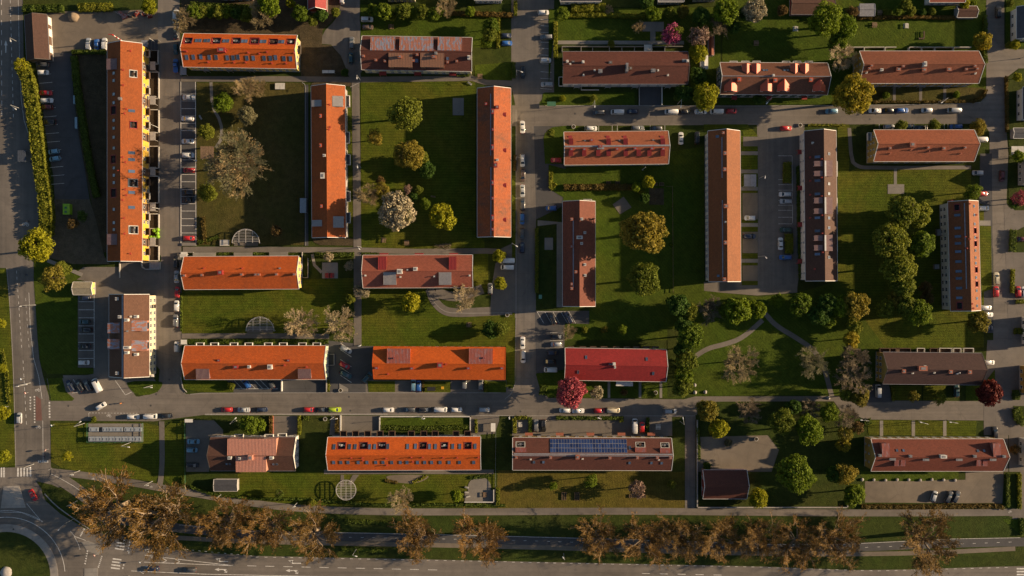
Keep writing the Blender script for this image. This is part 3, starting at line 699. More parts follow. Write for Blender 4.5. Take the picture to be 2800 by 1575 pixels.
# bottom road and roundabout
rb = bottom_road
pline('ring_line', [(C0[0]+160*math.cos(R(a)), C0[1]+160*math.sin(R(a))) for a in range(-100, 2, 6)], 1.5, rb)
pline('ring_line', [(C0[0]+178*math.cos(R(a)), C0[1]+178*math.sin(R(a))) for a in range(-98, -52, 6)], 1.2, rb)
pline('edge_line', [(73, 1377), (92, 1400), (115, 1427)], 1.2, rb); pline('edge_line', [(112, 1424), (60, 1402), (0, 1400)], 1.0, rb)
pline('edge_line', [(192, 1452), (205, 1467), (235, 1478)], 1.2, rb); pline('edge_line', [(203, 1466), (215, 1490), (219, 1503)], 1.2, rb)
def teeth(a, b, n, s, parent, flip=1):
    dx, dy = (b[0]-a[0])/n, (b[1]-a[1])/n; L = math.hypot(dx, dy)
    for i in range(n):
        x, y = a[0]+dx*i, a[1]+dy*i; u = (dx/L*s*.5, dy/L*s*.5); v = (-dy/L*s*flip, dx/L*s*flip)
        paint('give_way_triangle', [(x-u[0], y-u[1]), (x+u[0], y+u[1]), (x+v[0], y+v[1])], parent)
teeth((232, 1447), (220, 1469), 6, 5, rb); teeth((241, 1507), (233, 1548), 6, 5, rb)
dashes('crossing_block', (291, 1466), (284, 1494), 6, .6, 3.6, rb); dashes('crossing_block', (279, 1520), (268, 1554), 7, .55, 3.6, rb)
dashes('crossing_block', (355, 1481), (349, 1512), 4, .5, 3.2, rb); dashes('crossing_block', (339, 1543), (334, 1560), 2, .5, 3.2, rb)
for i in range(4):
    y = 1476+i*8.0; x = 333-i*2.2
    paint('zebra_stripe', [(x-12, y-2.5), (x+12, y+.8), (x+12, y+4.6), (x-12, y+1.3)], rb)
for i in range(4):
    y = 1528+i*8.2; x = 320-i*1.6
    paint('zebra_stripe', [(x-12, y-2.2), (x+12, y+1), (x+12, y+4.8), (x-12, y+1.6)], rb)
arrow(413, 1507, 1.7, rb, 1); arrow(607, 1532, 1.7, rb, 1); arrow(806, 1537, 1.7, rb, 1)
arrow(408, 1549, 1.5, rb, 0); arrow(604, 1557, 1.7, rb, -1); arrow(798, 1560, 1.7, rb, -1)
pline('edge_line', [(396, 1518), (520, 1533), (642, 1547)], 1.4, rb); pline('edge_line', [(394, 1537), (520, 1542), (642, 1547)], 1.4, rb)
for x in (416, 448, 484): pline('chevron', [(x-4, 1523+(x-416)*.09), (x+8, 1530+(x-416)*.09), (x-4, 1537+(x-416)*.05)], 1.6, rb)
dashes('lane_dash', (676, 1547), (1220, 1559), 11, .5, 1.4, rb)
pline('edge_line', [(359, 1561), (560, 1570), (900, 1577), (1300, 1582)], 1.4, rb)
pline('edge_line', [(382, 1562), (393, 1569)], 1.4, rb)
dashes('edge_dash', (420, 1494), (700, 1521), 16, .35, 1.1, rb)
dashes('edge_dash', (700, 1523), (1400, 1536), 30, .35, 1.1, rb); dashes('edge_dash', (1400, 1537), (2100, 1551), 31, .35, 1.1, rb)
dashes('edge_dash', (2100, 1552), (2400, 1561), 13, .35, 1.1, rb); dashes('edge_dash', (2400, 1561), (2770, 1551), 16, .35, 1.1, rb)
for i in range(4): paint('zebra_stripe', rect(2780, 1553+i*8, 2830, 1557+i*8), rb)
dashes('lane_dash', (1755, 1568), (2000, 1573), 5, .45, 1.4, rb)
cyc = [o for o in bpy.data.objects if o.get('label') == 'dark cycle road under the bare trees'][0]
dashes('lane_dash', (700, 1464), (1400, 1477), 22, .25, .8, cyc); dashes('lane_dash', (1400, 1477), (2100, 1499), 22, .25, .8, cyc); dashes('lane_dash', (2300, 1499), (2790, 1481), 15, .25, .8, cyc)
pline('edge_line', [(490, 1435), (700, 1453.5), (1000, 1457.5), (1400, 1466.5), (1800, 1477.5), (2100, 1488.5), (2300, 1488.5), (2600, 1473.5), (2790, 1470)], .9, cyc)
pth = [o for o in bpy.data.objects if o.get('label') == 'cycle track curving towards the zebra crossing'][0]
pline('edge_line', [(140, 1296), (160, 1305), (200, 1328), (240, 1355), (266, 1375)], 1.1, pth)
bike(236, 1368, 2.6, pth, 1.2)
lp = [o for o in bpy.data.objects if o.get('label') == 'long foot path above the row of bare trees'][0]
bike(255, 1309, 2.2, lp); bike(414, 1331, 2.0, lp); bike(2761, 1399, 2.4, lp, -.5)
# worn manhole lids in the streets
lid = MB(); lid.prism([(.34*math.cos(a*math.pi/8), .34*math.sin(a*math.pi/8)) for a in range(16)], -.02, .012)
lidm = lid.mesh('manhole_lid', [plain('cast iron', (.05, .048, .046), .6)])
for (x, y), par in (((187, 1110), low_street), ((412, 1109), low_street), ((463, 1038), low_street), ((427, 1078), low_street), ((954, 1085), low_street), ((958, 1123), low_street), ((1423, 1125), low_street), ((1572, 311), us), ((2378, 326), us), ((37, 1447), rb)):
    w = W((x, y)); place(lidm, 'manhole_lid', par, (w[0], w[1], gz(*w)+.004))
# ------------------------------------------------------------------ building kit
TRIM = plain('white trim', (.62, .60, .56), .6, var=.08)
DTRIM = plain('dark trim', (.09, .075, .065), .6)
ZINC = plain('zinc flashing', (.28, .28, .30), .4, .3, .15)
GLASS = glass('window glass', (.02, .028, .04))
SKYG = glass('skylight glass', (.05, .075, .13), .12, .8)
FRAME_D = plain('skylight frame', (.10, .095, .10), .5)
LEAD = plain('lead grey', (.16, .16, .17), .5)
DECK = plain('terrace deck', (.07, .05, .04), .8, var=.3, scale=3)
PVBLUE = None
TILE_OR = roof_mat('orange tiles', (.56, .105, .017), (.36, .085, .025), .75, .15)
TILE_OR2 = roof_mat('bright orange sheet tiles', (.62, .110, .012), (.50, .09, .014), .5)
TILE_OR3 = roof_mat('worn orange tiles', (.55, .12, .026), (.33, .12, .055), .8, .25)
TILE_MOSS = roof_mat('weathered orange tiles', (.42, .10, .028), (.17, .085, .055), .95, .5)
TILE_PINK = roof_mat('salmon red tiles', (.34, .095, .054), (.27, .085, .055), .55)
TILE_SAL = roof_mat('salmon tiles', (.40, .12, .052), (.33, .11, .055), .5)
TILE_BR = roof_mat('brown tiles', (.118, .055, .036), (.1, .05, .036), .6)
TILE_RB = roof_mat('red brown tiles', (.14, .046, .03), (.115, .043, .03), .6)
TILE_DK = roof_mat('dark brown tiles', (.085, .042, .034), (.075, .04, .034), .5)
TILE_RED = roof_mat('bright red tiles', (.32, .026, .024), (.27, .026, .024), .45)
TILE_GREY = roof_mat('grey tiles', (.085, .085, .095), (.11, .105, .105), .5)
TILE_OLD = roof_mat('old patchy tiles', (.28, .088, .04), (.16, .065, .042), .9, .35)
SH_RED = sheet_mat('red sheet metal', (.27, .03, .028), (.3, .05, .04), .3)
SH_REDW = sheet_mat('rose sheet metal', (.34, .105, .075), (.26, .26, .29), .35)
SH_PEEL = sheet_mat('peeling rose sheet metal', (.40, .17, .11), (.27, .28, .34), 1.0)
SH_TAN = sheet_mat('tan sheet metal', (.27, .14, .085), (.22, .12, .08), .4)
SH_GREY = sheet_mat('grey ribbed sheet metal', (.30, .28, .27), (.36, .33, .31), .5)
SH_MAU = sheet_mat('mauve sheet metal', (.20, .12, .115), (.26, .17, .15), .5)
SH_OR = sheet_mat('orange red sheet metal', (.48, .085, .035), (.46, .1, .05), .3)
SH_ROSE = sheet_mat('light rose sheet metal', (.50, .24, .17), (.44, .2, .14), .4)
W_YEL = plain('yellow render', (.60, .36, .05), .85, var=.08)
W_CREAM = plain('cream render', (.62, .54, .34), .85, var=.07)
W_WHITE = plain('white render', (.55, .53, .49), .85, var=.07)
W_OCHRE = plain('ochre render', (.34, .22, .055), .85, var=.12)
W_GREY = plain('grey render', (.32, .30, .28), .85, var=.1)
W_GREEN = plain('pale green render', (.42, .48, .33), .85, var=.08)
W_PALEY = plain('pale yellow render', (.62, .46, .15), .85, var=.08)
W_DKGR = plain('dark green boards', (.03, .06, .055), .8)
W_RED = plain('falu red boards', (.20, .035, .025), .8)
W_BROWN = plain('brown boards', (.10, .06, .04), .8)
BRICK = plain('chimney brick', (.30, .10, .06), .85, var=.25, scale=6)
PLAST = plain('white plaster', (.5, .48, .44), .8)
def window_mesh(w, h):
    b = MB(); d = .06; t = .09
    b.box((0, 0, h/2-t/2), (w, d, t)); b.box((0, 0, -h/2+t/2), (w, d, t))
    b.box((-w/2+t/2, 0, 0), (t, d, h-2*t)); b.box((w/2-t/2, 0, 0), (t, d, h-2*t)); b.box((0, 0, 0), (t*.8, d*.8, h-2*t))
    b.box((0, .015, 0), (w-2*t, .02, h-2*t), 1)
    b.box((0, -.08, -h/2-.04), (w+.12, .2, .05), 2)
    return b.mesh('window', [TRIM, GLASS, ZINC])
WIN = window_mesh(1.25, 1.35); WINS = window_mesh(.7, .9)
_sky = {}
def skylight_mesh(a, c):
    k = (round(a, 1), round(c, 1))
    if k not in _sky:
        a, c = k; b = MB(); t = .09
        b.box((0, c/2-t/2, .06), (a, t, .16)); b.box((0, -c/2+t/2, .06), (a, t, .16))
        b.box((-a/2+t/2, 0, .06), (t, c-2*t, .16)); b.box((a/2-t/2, 0, .06), (t, c-2*t, .16))
        b.box((0, 0, .05), (a-2*t, c-2*t, .1), 1)
        _sky[k] = b.mesh('skylight', [FRAME_D, SKYG])
    return _sky[k]

class Bld:
    def __init__(s, name, label, cx, cy, L, Wd, axis='h', ang=0.0, he=7.0, dz=3.4, roof=None, wall=None, oh=.45, trim=None, cat='apartment block', ridge_strip=None, group=None):
        s.axis, s.he, s.dz, s.roofm, s.wallm, s.oh = axis, he, dz, roof, wall or W_WHITE, oh
        s.trim = trim or TRIM
        f = S*(CAM_H-he)/CAM_H
        s.L, s.Wd, s.f = L*f, Wd*f, f
        s.X, s.Y = W((cx, cy), he)
        s.rz = -R(ang)+(R(90) if axis == 'v' else 0)
        s.root = empty(name, (s.X, s.Y, 0), s.rz, label, cat, group)
        s.ridge_strip = ridge_strip
        s.tan = dz/(s.Wd/2); s.pitch = math.atan(s.tan); s.holes = []
        s.walls = True; s.cat = cat; s.sides = set()
    def roofz(s, y): return s.he+s.dz-abs(y)*s.tan
    def loc(s, p, h):
        x, y = W(p, h); x -= s.X; y -= s.Y; c, sn = math.cos(-s.rz), math.sin(-s.rz)
        return (x*c-y*sn, x*sn+y*c)
    def on(s, p, up=0.0):
        h = s.he+s.dz*.5
        for _ in range(8): q = s.loc(p, h); h = s.roofz(q[1])+up
        return q[0], q[1], h
    def pbox(s, x0, y0, x1, y1, h):
        """local extents of a plan rectangle at height h: (xmin,xmax,ymin,ymax)"""
        q = [s.loc(p, h) for p in ((x0, y0), (x1, y0), (x1, y1), (x0, y1))]
        xs = [p[0] for p in q]; ys = [p[1] for p in q]; return min(xs), max(xs), min(ys), max(ys)
    def chimney(s, p, w=5, d=5, up=1.3, mat=None, name='chimney', cap=True):
        p = nx(p); x, y, z = s.on(p, up); a, c = (w*s.f, d*s.f) if s.axis == 'h' else (d*s.f, w*s.f)
        b = MB(); zb = min(s.roofz(y+c/2), s.roofz(y-c/2))-.15
        b.box((x, y, (z+zb)/2), (a, c, z-zb)); 
        if cap:
            b.box((x, y, z+.05), (a+.14, c+.14, .1), 0); b.box((x, y, z+.14), (a*.55, c*.55, .08), 1)
        else: b.box((x, y, z+.04), (a+.08, c+.08, .08), 0)
        return b.build(name, [mat or BRICK, LEAD], s.root)
    def vent(s, p, r=.14, up=.7, mat=None):
        p = nx(p); x, y, z = s.on(p, up); b = MB()
        b.tube([(x, y, s.roofz(y)-.1), (x, y, z)], r, 8); b.tube([(x, y, z-.02), (x, y, z+.1)], r*1.5, 8); b.box((x, y, s.roofz(y)+.02), (r*5, r*5, .2))
        return b.build('roof_vent', mat or LEAD, s.root)
    def fan(s, p, r=.5, up=1.0, mat=None):
        p = nx(p); x, y, z = s.on(p, up); b = MB()
        b.box((x, y, z-.7), (r*2.1, r*2.1, 1.0)); b.tube([(x, y, z-.2), (x, y, z+.15)], r*.8, 12); b.tube([(x, y, z+.15), (x, y, z+.3)], [r, r*.9], 12)
        return b.build('roof_fan', mat or PLAST, s.root)
    def skylight(s, p, w=9, h=9, up=.02, mat=None):
        x, y, z = s.on(nx(p), 0); a, c = (w, h) if s.axis == 'h' else (h, w)
        a *= s.f; c *= s.f/math.cos(s.pitch)
        o = place(skylight_mesh(a, c), 'skylight', s.root, (x, y, z+up), rot=((s.pitch if y < 0 else -s.pitch), 0, 0))
        return o
    def terrace(s, x0, y0, x1, y1, deck=None, well=None, rail=True):
        (x0, y0), (x1, y1) = nx((x0, y0)), nx((x1, y1))
        q0, q1 = s.on((x0, y0)), s.on((x1, y1))
        a0, a1 = sorted((q0[0], q1[0])); c0, c1 = sorted((q0[1], q1[1]))
        s.holes.append((a0, a1, c0, c1))
        lowy = c0 if abs(c0) > abs(c1) else c1; hiy = c1 if lowy == c0 else c0
        zf = s.roofz(lowy)-.35
        b = MB(); b.box(((a0+a1)/2, (c0+c1)/2, zf-.05), (a1-a0, c1-c0, .1), 1)
        for (xa, ya), (xb, yb) in (((a0, c0), (a1, c0)), ((a1, c0), (a1, c1)), ((a1, c1), (a0, c1)), ((a0, c1), (a0, c0))):
            b.quad([(xa, ya, zf), (xb, yb, zf), (xb, yb, s.roofz(yb)+.05), (xa, ya, s.roofz(ya)+.05)], 0)
        t = .12
        for xa in (a0, a1):
            b.quad([(xa-t, lowy, s.roofz(lowy)+.06), (xa+t, lowy, s.roofz(lowy)+.06), (xa+t, hiy, s.roofz(hiy)+.06), (xa-t, hiy, s.roofz(hiy)+.06)], 0)
        b.box(((a0+a1)/2, lowy, s.roofz(lowy)+.1), (a1-a0+.2, .14, .12), 0); b.box(((a0+a1)/2, hiy, s.roofz(hiy)+.07), (a1-a0+.2, .16, .1), 0)
        tr = b.build('roof_terrace', [well or SH_RED, deck or DECK], s.root)
        # glazed door in the tall back wall
        d = MB(); sg = 1 if hiy < lowy else -1
        d.box(((a0+a1)/2, hiy+sg*.05, (zf+s.roofz(hiy))/2), (min(2.4, (a1-a0)*.8), .06, max(.6, (s.roofz(hiy)-zf)*.8)), 0); d.build('terrace_door', GLASS, tr)
        return tr, (a0, a1, c0, c1, zf)
    def furnish(s, t, kind=0):
        a0, a1, c0, c1, zf = t[1]; r = random.Random(int(a0*50)+kind); b = MB()
        cx, cy = (a0+a1)/2, (c0+c1)/2
        b.box((cx, cy, zf+.7), (.8, .8, .05)); b.box((cx, cy, zf+.35), (.1, .1, .7)); b.build('terrace_table', r.choice([PLAST, W_BROWN, LEAD]), t[0])
        for k in range(2):
            b = MB(); x = cx+(-1)**k*.75; y = cy+r.uniform(-.3, .3)
            b.box((x, y, zf+.42), (.45, .45, .06)); b.box((x+(-1)**k*.22, y, zf+.65), (.05, .45, .5))
            for dx in (-.2, .2):
                for dy in (-.2, .2): b.box((x+dx, y+dy, zf+.2), (.04, .04, .4))
            b.build('terrace_chair', PLAST if kind == 0 else W_BROWN, t[0])
    def dormer(s, x0, y0, x1, y1, mat, ribs=.6, drop=.35, lift=.25, wall=None, name='dormer', over=True):
        """shed dormer: flat metal lid sloping gently outward, cheeks and a front wall with a window"""
        (x0, y0), (x1, y1) = nx((x0, y0)), nx((x1, y1))
        h = s.on(((x0+x1)/2, (y0+y1)/2))[2]+.6
        for _ in range(3):
            a0, a1, c0, c1 = s.pbox(x0, y0, x1, y1, h)
            sgn = 1 if (c0+c1) > 0 else -1
            inner, outer = (c0, c1) if sgn > 0 else (c1, c0)
            zi = s.roofz(inner)+lift; zo = max(zi-abs(outer-inner)*drop, s.roofz(outer)+.25); h = (zi+zo)/2
        b = MB(); t = .12
        q = [(a0, inner, zi), (a1, inner, zi), (a1, outer, zo), (a0, outer, zo)]
        if sgn < 0: pass
        b.quad(q if sgn > 0 else q[::-1], 0) if False else b.quad(q, 0)
        b.quad([(p[0], p[1], p[2]-t) for p in q][::-1], 0)
        for i in range(4):
            p, r_ = q[i], q[(i+1) % 4]; b.quad([p, (p[0], p[1], p[2]-t), (r_[0], r_[1], r_[2]-t), r_], 0)
        if ribs:
            nr = max(2, int((a1-a0)/ribs))
            for i in range(nr+1):
                x = a0+.04+(a1-a0-.08)*i/nr
                b.tube([(x, inner, zi+.02), (x, outer, zo+.02)], .045, 4, 0)
        d = b.build(name, [mat], s.root)
        w = MB(); k = .12
        xa, xb = a0+k, a1-k; yo = outer-sgn*k
        w.quad([(xa, yo, s.roofz(yo)-.1), (xb, yo, s.roofz(yo)-.1), (xb, yo, zo-t), (xa, yo, zo-t)])
        for x in (xa, xb): w.quad([(x, yo, s.roofz(yo)-.1), (x, inner, s.roofz(inner)-.1), (x, inner, zi-t), (x, yo, zo-t)])
        w.build('dormer_cheek', wall or mat, d)
        hh = zo-t-s.roofz(yo)
        if hh > .5:
            g = MB(); g.box(((a0+a1)/2, yo+sgn*.03, s.roofz(yo)+hh*.5), ((a1-a0)*.6, .05, hh*.6)); g.build('dormer_window', GLASS, d)
        return d
    def gdormer(s, x0, y0, x1, y1, mat, wall=None):
        """pointed dormer: its own small ridge runs out of the main slope"""
        (x0, y0), (x1, y1) = nx((x0, y0)), nx((x1, y1))
        h = s.on(((x0+x1)/2, (y0+y1)/2))[2]+1.0
        a0, a1, c0, c1 = s.pbox(x0, y0, x1, y1, h); sgn = 1 if (c0+c1) > 0 else -1
        inner, outer = (c0, c1) if sgn > 0 else (c1, c0); xm = (a0+a1)/2
        zr = s.roofz(inner)+.12; rise = (a1-a0)*.34; ze = zr-rise
        yv = sgn*min(abs(outer), (s.he+s.dz-ze)/s.tan)      # where the dormer eave meets the main slope
        b = MB()
        for x in (a0, a1):
            b.quad([(xm, inner, zr), (xm, outer, zr), (x, outer, ze), (x, yv, ze+.05)])
            b.quad([(xm, outer, zr-.12), (xm, outer, zr), (x, outer, ze), (x, outer, ze-.12)])
        b.tube([(xm, inner, zr+.04), (xm, outer, zr+.04)], .09, 6)
        d = b.build('dormer', [mat], s.root)
        w = MB(); k = .2; yo = outer-sgn*k
        w.quad([(a0+k, yo, s.roofz(yo)-.1), (a1-k, yo, s.roofz(yo)-.1), (a1-k, yo, ze), (xm, yo, zr-.12), (a0+k, yo, ze)])
        for x in (a0+k, a1-k): w.quad([(x, yo, s.roofz(yo)-.1), (x, yv, ze-.05), (x, yo, ze)])
        w.build('dormer_cheek', wall or W_WHITE, d)
        g = MB(); g.box((xm, yo+sgn*.03, (s.roofz(yo)+ze)/2+.15), ((a1-a0)*.5, .05, max(.5, (ze-s.roofz(yo))*.75))); g.build('dormer_window', GLASS, d)
        return d
    def balcony(s, x0, y0, x1, y1, z=3.2, mat=None, floor=None, railh=1.0, name='balcony', open_side=None, t=.08, roofm=None):
        (x0, y0), (x1, y1) = nx((x0, y0)), nx((x1, y1))
        a0, a1, c0, c1 = s.pbox(x0, y0, x1, y1, z+railh)
        b = MB(); b.box(((a0+a1)/2, (c0+c1)/2, z-.08), (a1-a0, c1-c0, .16), 1)
        sg = 1 if (c0+c1) > 0 else -1; yo = c1 if sg > 0 else c0
        b.box(((a0+a1)/2, yo, z+railh/2), (a1-a0, t, railh)); b.box((a0, (c0+c1)/2, z+railh/2), (t, c1-c0, railh)); b.box((a1, (c0+c1)/2, z+railh/2), (t, c1-c0, railh))
        o = b.build(name, [mat or TRIM, floor or W_GREY], s.root)
        r = MB()
        r.box(((a0+a1)/2, yo, z+railh+.03), (a1-a0+.2, .18, .06)); r.box((a0, (c0+c1)/2, z+railh+.03), (.16, c1-c0, .06)); r.box((a1, (c0+c1)/2, z+railh+.03), (.16, c1-c0, .06))
        r.build('hand_rail', mat or TRIM, o)
        return o
    def canopy(s, x0, y0, x1, y1, z=2.6, mat=None, name='porch_roof'):
        (x0, y0), (x1, y1) = nx((x0, y0)), nx((x1, y1)); a0, a1, c0, c1 = s.pbox(x0, y0, x1, y1, z)
        b = MB(); b.box(((a0+a1)/2, (c0+c1)/2, z-.08), (a1-a0, c1-c0, .16)); 
        for x in (a0+.1, a1-.1):
            yo = c1-.1 if (c0+c1) > 0 else c0+.1; b.box((x, yo, z/2-.08), (.1, .1, z-.1))
        return b.build(name, mat or ZINC, s.root)
    def patio_wall(s, pts, h=1.4, mat=None, t=.14):
        """low partition standing on the ground, belongs to the house"""
        b = MB()
        P = [s.loc(nx(p), h) for p in pts]
        for p, q in zip(P[:-1], P[1:]):
            dx, dy = q[0]-p[0], q[1]-p[1]; L = math.hypot(dx, dy)
            b.box(((p[0]+q[0])/2, (p[1]+q[1])/2, h/2), (L+t, t, h), 0, math.atan2(dy, dx))
        return b.build('patio_wall', mat or W_GREY, s.root)
    def windows(s, side, n, zs=(1.7, 4.7), me=None, skip=()):
        """rows of windows in one wall; side is the side of the picture it faces"""
        l, w = s.L/2-s.oh, s.Wd/2-s.oh; s.sides.add(side)
        dirs = {'h': {'N': (0, 1), 'S': (0, -1), 'E': (1, 0), 'W': (-1, 0)}, 'v': {'N': (1, 0), 'S': (-1, 0), 'E': (0, -1), 'W': (0, 1)}}
        dx, dy = dirs[s.axis][side]
        for i in range(n):
            u = (i+.5)/n*2-1
            if i in skip: continue
            for z in zs:
                if dy: x, y, rot = u*(l-.6), dy*(w+.02), (math.pi if dy > 0 else 0)
                else: x, y, rot = dx*(l+.02), u*(w-.8), (math.pi/2 if dx > 0 else -math.pi/2)
                place(me or WIN, 'window', s.root, (x, y, z), rot)
    def solar(s, x0, y0, x1, y1, n, m):
        (x0, y0), (x1, y1) = nx((x0, y0)), nx((x1, y1)); q0, q1 = s.on((x0, y0)), s.on((x1, y1))
        a0, a1 = sorted((q0[0], q1[0])); c0, c1 = sorted((q0[1], q1[1])); dx, dy = (a1-a0)/n, (c1-c0)/m
        b = MB(); pw, ph = dx, dy/math.cos(s.pitch)
        b.box((0, 0, 0), (pw-.02, ph-.02, .05), 0); b.box((0, 0, .032), (pw-.1, ph-.1, .006), 1)
        me = b.mesh('solar_panel', [plain('panel frame', (.34, .32, .30), .5), PVBLUE_MAT()])
        for i in range(n):
            for j in range(m):
                x, y = a0+dx*(i+.5), c0+dy*(j+.5)
                place(me, 'solar_panel', s.root, (x, y, s.roofz(y)+.14), rot=(s.pitch if y < 0 else -s.pitch, 0, 0))
    def finish(s, ladder=None):
        l, w, zr, he = s.L/2, s.Wd/2, s.he+s.dz, s.he
        if s.cat == 'apartment block':
            for sd in set('NSEW')-s.sides: s.windows(sd, max(3, int((l if (sd in 'NS') == (s.axis == 'h') else w)*2/3.6)))
        for sg in (1, -1):
            hs = [h for h in s.holes if (h[2]+h[3])*sg > 0]
            xs = sorted({-l, l}|{v for h in hs for v in h[:2]}); ys = sorted({0.0, sg*w}|{v for h in hs for v in h[2:]})
            b = MB()
            for i in range(len(xs)-1):
                for j in range(len(ys)-1):
                    mx, my = (xs[i]+xs[i+1])/2, (ys[j]+ys[j+1])/2
                    if any(h[0] < mx < h[1] and h[2] < my < h[3] for h in hs): continue
                    b.quad([(xs[i], ys[j], s.roofz(ys[j])), (xs[i+1], ys[j], s.roofz(ys[j])), (xs[i+1], ys[j+1], s.roofz(ys[j+1])), (xs[i], ys[j+1], s.roofz(ys[j+1]))])
            b.build('roof_slope', s.roofm, s.root)
            g = MB(); g.box((0, sg*(w+.05), he-.06), (2*l-.1, .13, .12)); g.build('gutter', s.trim if s.trim is not DTRIM else ZINC, s.root)
            for e in (-1, 1):
                v = MB(); t = .09; x = e*(l+t*.5)
                for zt, zb in ((.07, -.2),):
                    ring = []
                    v.v += [(x-t, 0, zr+zt), (x+t, 0, zr+zt), (x+t, 0, zr+zb), (x-t, 0, zr+zb), (x-t, sg*w, he+zt), (x+t, sg*w, he+zt), (x+t, sg*w, he+zb), (x-t, sg*w, he+zb)]
                    v.f += [(0, 1, 5, 4), (1, 2, 6, 5), (2, 3, 7, 6), (3, 0, 4, 7), (0, 3, 2, 1), (4, 5, 6, 7)]; v.m += [0]*6
                v.build('verge_board', s.trim, s.root)
        rc = MB(); rc.tube([(-l, 0, zr+.0), (l, 0, zr+.0)], .14, 8); rc.build('ridge_cap', s.ridge_strip or s.roofm, s.root)
        if s.walls:
            a, c = l-s.oh, w-s.oh; b = MB(); zt = s.roofz(c)-.12; zp = zr-.12
            b.quad([(-a, -c, -.1), (a, -c, -.1), (a, -c, zt), (-a, -c, zt)]); b.quad([(a, c, -.1), (-a, c, -.1), (-a, c, zt), (a, c, zt)])
            for e in (-1, 1): b.quad([(e*a, -c, -.1), (e*a, c, -.1), (e*a, c, zt), (e*a, 0, zp), (e*a, -c, zt)])
            wl_ = b.build('wall', s.wallm, s.root)
            p = MB(); k = .04
            p.box((0, -c-k/2, .25), (2*a+2*k, k, .7)); p.box((0, c+k/2, .25), (2*a+2*k, k, .7)); p.box((-a-k/2, 0, .25), (k, 2*c, .7)); p.box((a+k/2, 0, .25), (k, 2*c, .7))
            p.build('plinth', W_GREY, wl_)
        return s
def PVBLUE_MAT():
    if 'pv' in _M: return _M['pv']
    m, nt, n, l, bs = new_mat('pv cells')
    tc = n.new('ShaderNodeTexCoord'); oi = n.new('ShaderNodeObjectInfo')
    br = n.new('ShaderNodeTexBrick'); br.offset = 0; br.inputs['Scale'].default_value = 1; br.inputs['Brick Width'].default_value = .16; br.inputs['Row Height'].default_value = .16
    br.inputs['Mortar Size'].default_value = .008; br.inputs['Color1'].default_value = (.012, .03, .11, 1); br.inputs['Color2'].default_value = (.016, .038, .13, 1); br.inputs['Mortar'].default_value = (.05, .07, .14, 1)
    l.new(tc.outputs['Object'], br.inputs['Vector'])
    r = ramp(n, [(0, (.6, .6, .65)), (1, (1.4, 1.4, 1.3))]); l.new(oi.outputs['Random'], r.inputs[0])
    l.new(mixc(n, l, None, br.outputs[0], r.outputs[0], 'MULTIPLY', 1.0), bs.inputs['Base Color'])
    bs.inputs['Roughness'].default_value = .2; bs.inputs['Specular IOR Level'].default_value = .25
    _M['pv'] = m; return m
# ------------------------------------------------------------------ the apartment blocks (plan readings in photograph pixels)
RED_V = plain('red pipe metal', (.33, .05, .03), .5)
def vents(b, pts, mat=None, up=.7):
    for p in pts: b.vent(p, .14, up, mat or RED_V)
def chims(b, pts, w=6, d=5, up=1.0, mat=None):
    for p in pts: b.chimney(p, w, d, up, mat)
def skies(b, pts, w, h):
    for p in pts: b.skylight(p, w, h)

# --- long yellow block on the left
nat()
b = Bld('apartment_block', 'long yellow apartment block with orange roof and balconies, far left', 341, 416.5, 95.5, 95.5, 'v', 0, 7.6, 3.4, roof_mat('deep orange tiles', (.32, .074, .014), (.24, .066, .018), .6), W_YEL)
b.L = 596*b.f
T(0, 0)
skies(b, [(1128, y) for y in (725, 798, 933, 1018, 1193, 1270, 1360)], 8.5, 8.5); b.skylight((1305, 1098), 15, 8)
t = b.terrace(1283, 692, 1360, 770, well=PLAST); b.furnish(t); t = b.terrace(1100, 1052, 1148, 1130); t = b.terrace(1286, 1198, 1360, 1275); b.furnish(t, 1)
b.dormer(1052, 580, 1160, 688, SH_MAU, .5, .12, .1); b.fan((1182, 975), .5, .9, LEAD)
vents(b, [(1283, 500), (1210, 688), (1210, 840), (1240, 1075), (1225, 1120)])
T(0, 400)
skies(b, [(1130, y) for y in (18, 215, 287, 360, 625, 757, 825)], 8.5, 8.5); skies(b, [(1305, y) for y in (65, 132, 248, 457, 605)], 15, 8.5)
t = b.terrace(1100, 90, 1145, 165); b.furnish(t, 1); t = b.terrace(1270, 322, 1366, 404, well=LEAD); b.furnish(t); t = b.terrace(1100, 420, 1150, 503); t = b.terrace(1276, 787, 1370, 868, well=PLAST); b.furnish(t)
b.dormer(1056, 868, 1162, 976, SH_MAU, .5, .12, .1)
vents(b, [(1168, 240), (1205, 105), (1232, 155), (1232, 425), (1240, 482), (1205, 530), (1218, 710), (1225, 865), (1282, 1062)])
b.windows('E', 20, (1.8, 4.9)); b.windows('S', 4)
for oy, ys in ((0, (530, 745, 900, 1105, 1240)), (400, (135, 355, 492, 700, 845, 1045))):
    T(0, oy)
    for y in ys: b.balcony(1440, y-32, 1478, y+32, 3.0, W_BROWN if y % 2 else W_GREY, DECK)
for oy, ys in ((0, (650, 990, 1345)), (400, (245, 597, 945))):
    T(0, oy)
    for y in ys:   # brown stair bays
        x0, x1, y0, y1 = b.pbox(*nx((1408, y-38)), *nx((1418, y+38)), 7)
        m = MB(); c = -(b.Wd/2-b.oh)-.06; m.box(((x0+x1)/2, c, 3.4), (x1-x0, .1, 6.8)); m.build('stair_bay', W_BROWN, b.root)
        m = MB(); m.box(((x0+x1)/2, c-.07, 5), (1.0, .06, 1.4)); m.box(((x0+x1)/2, c-.1, 5), (.8, .04, 1.2), 1); m.build('stair_window', [TRIM, GLASS], b.root)
        b.canopy(1486, y-40, 1538, y+45, 2.7, W_GREY)
b.finish(); YEL = b

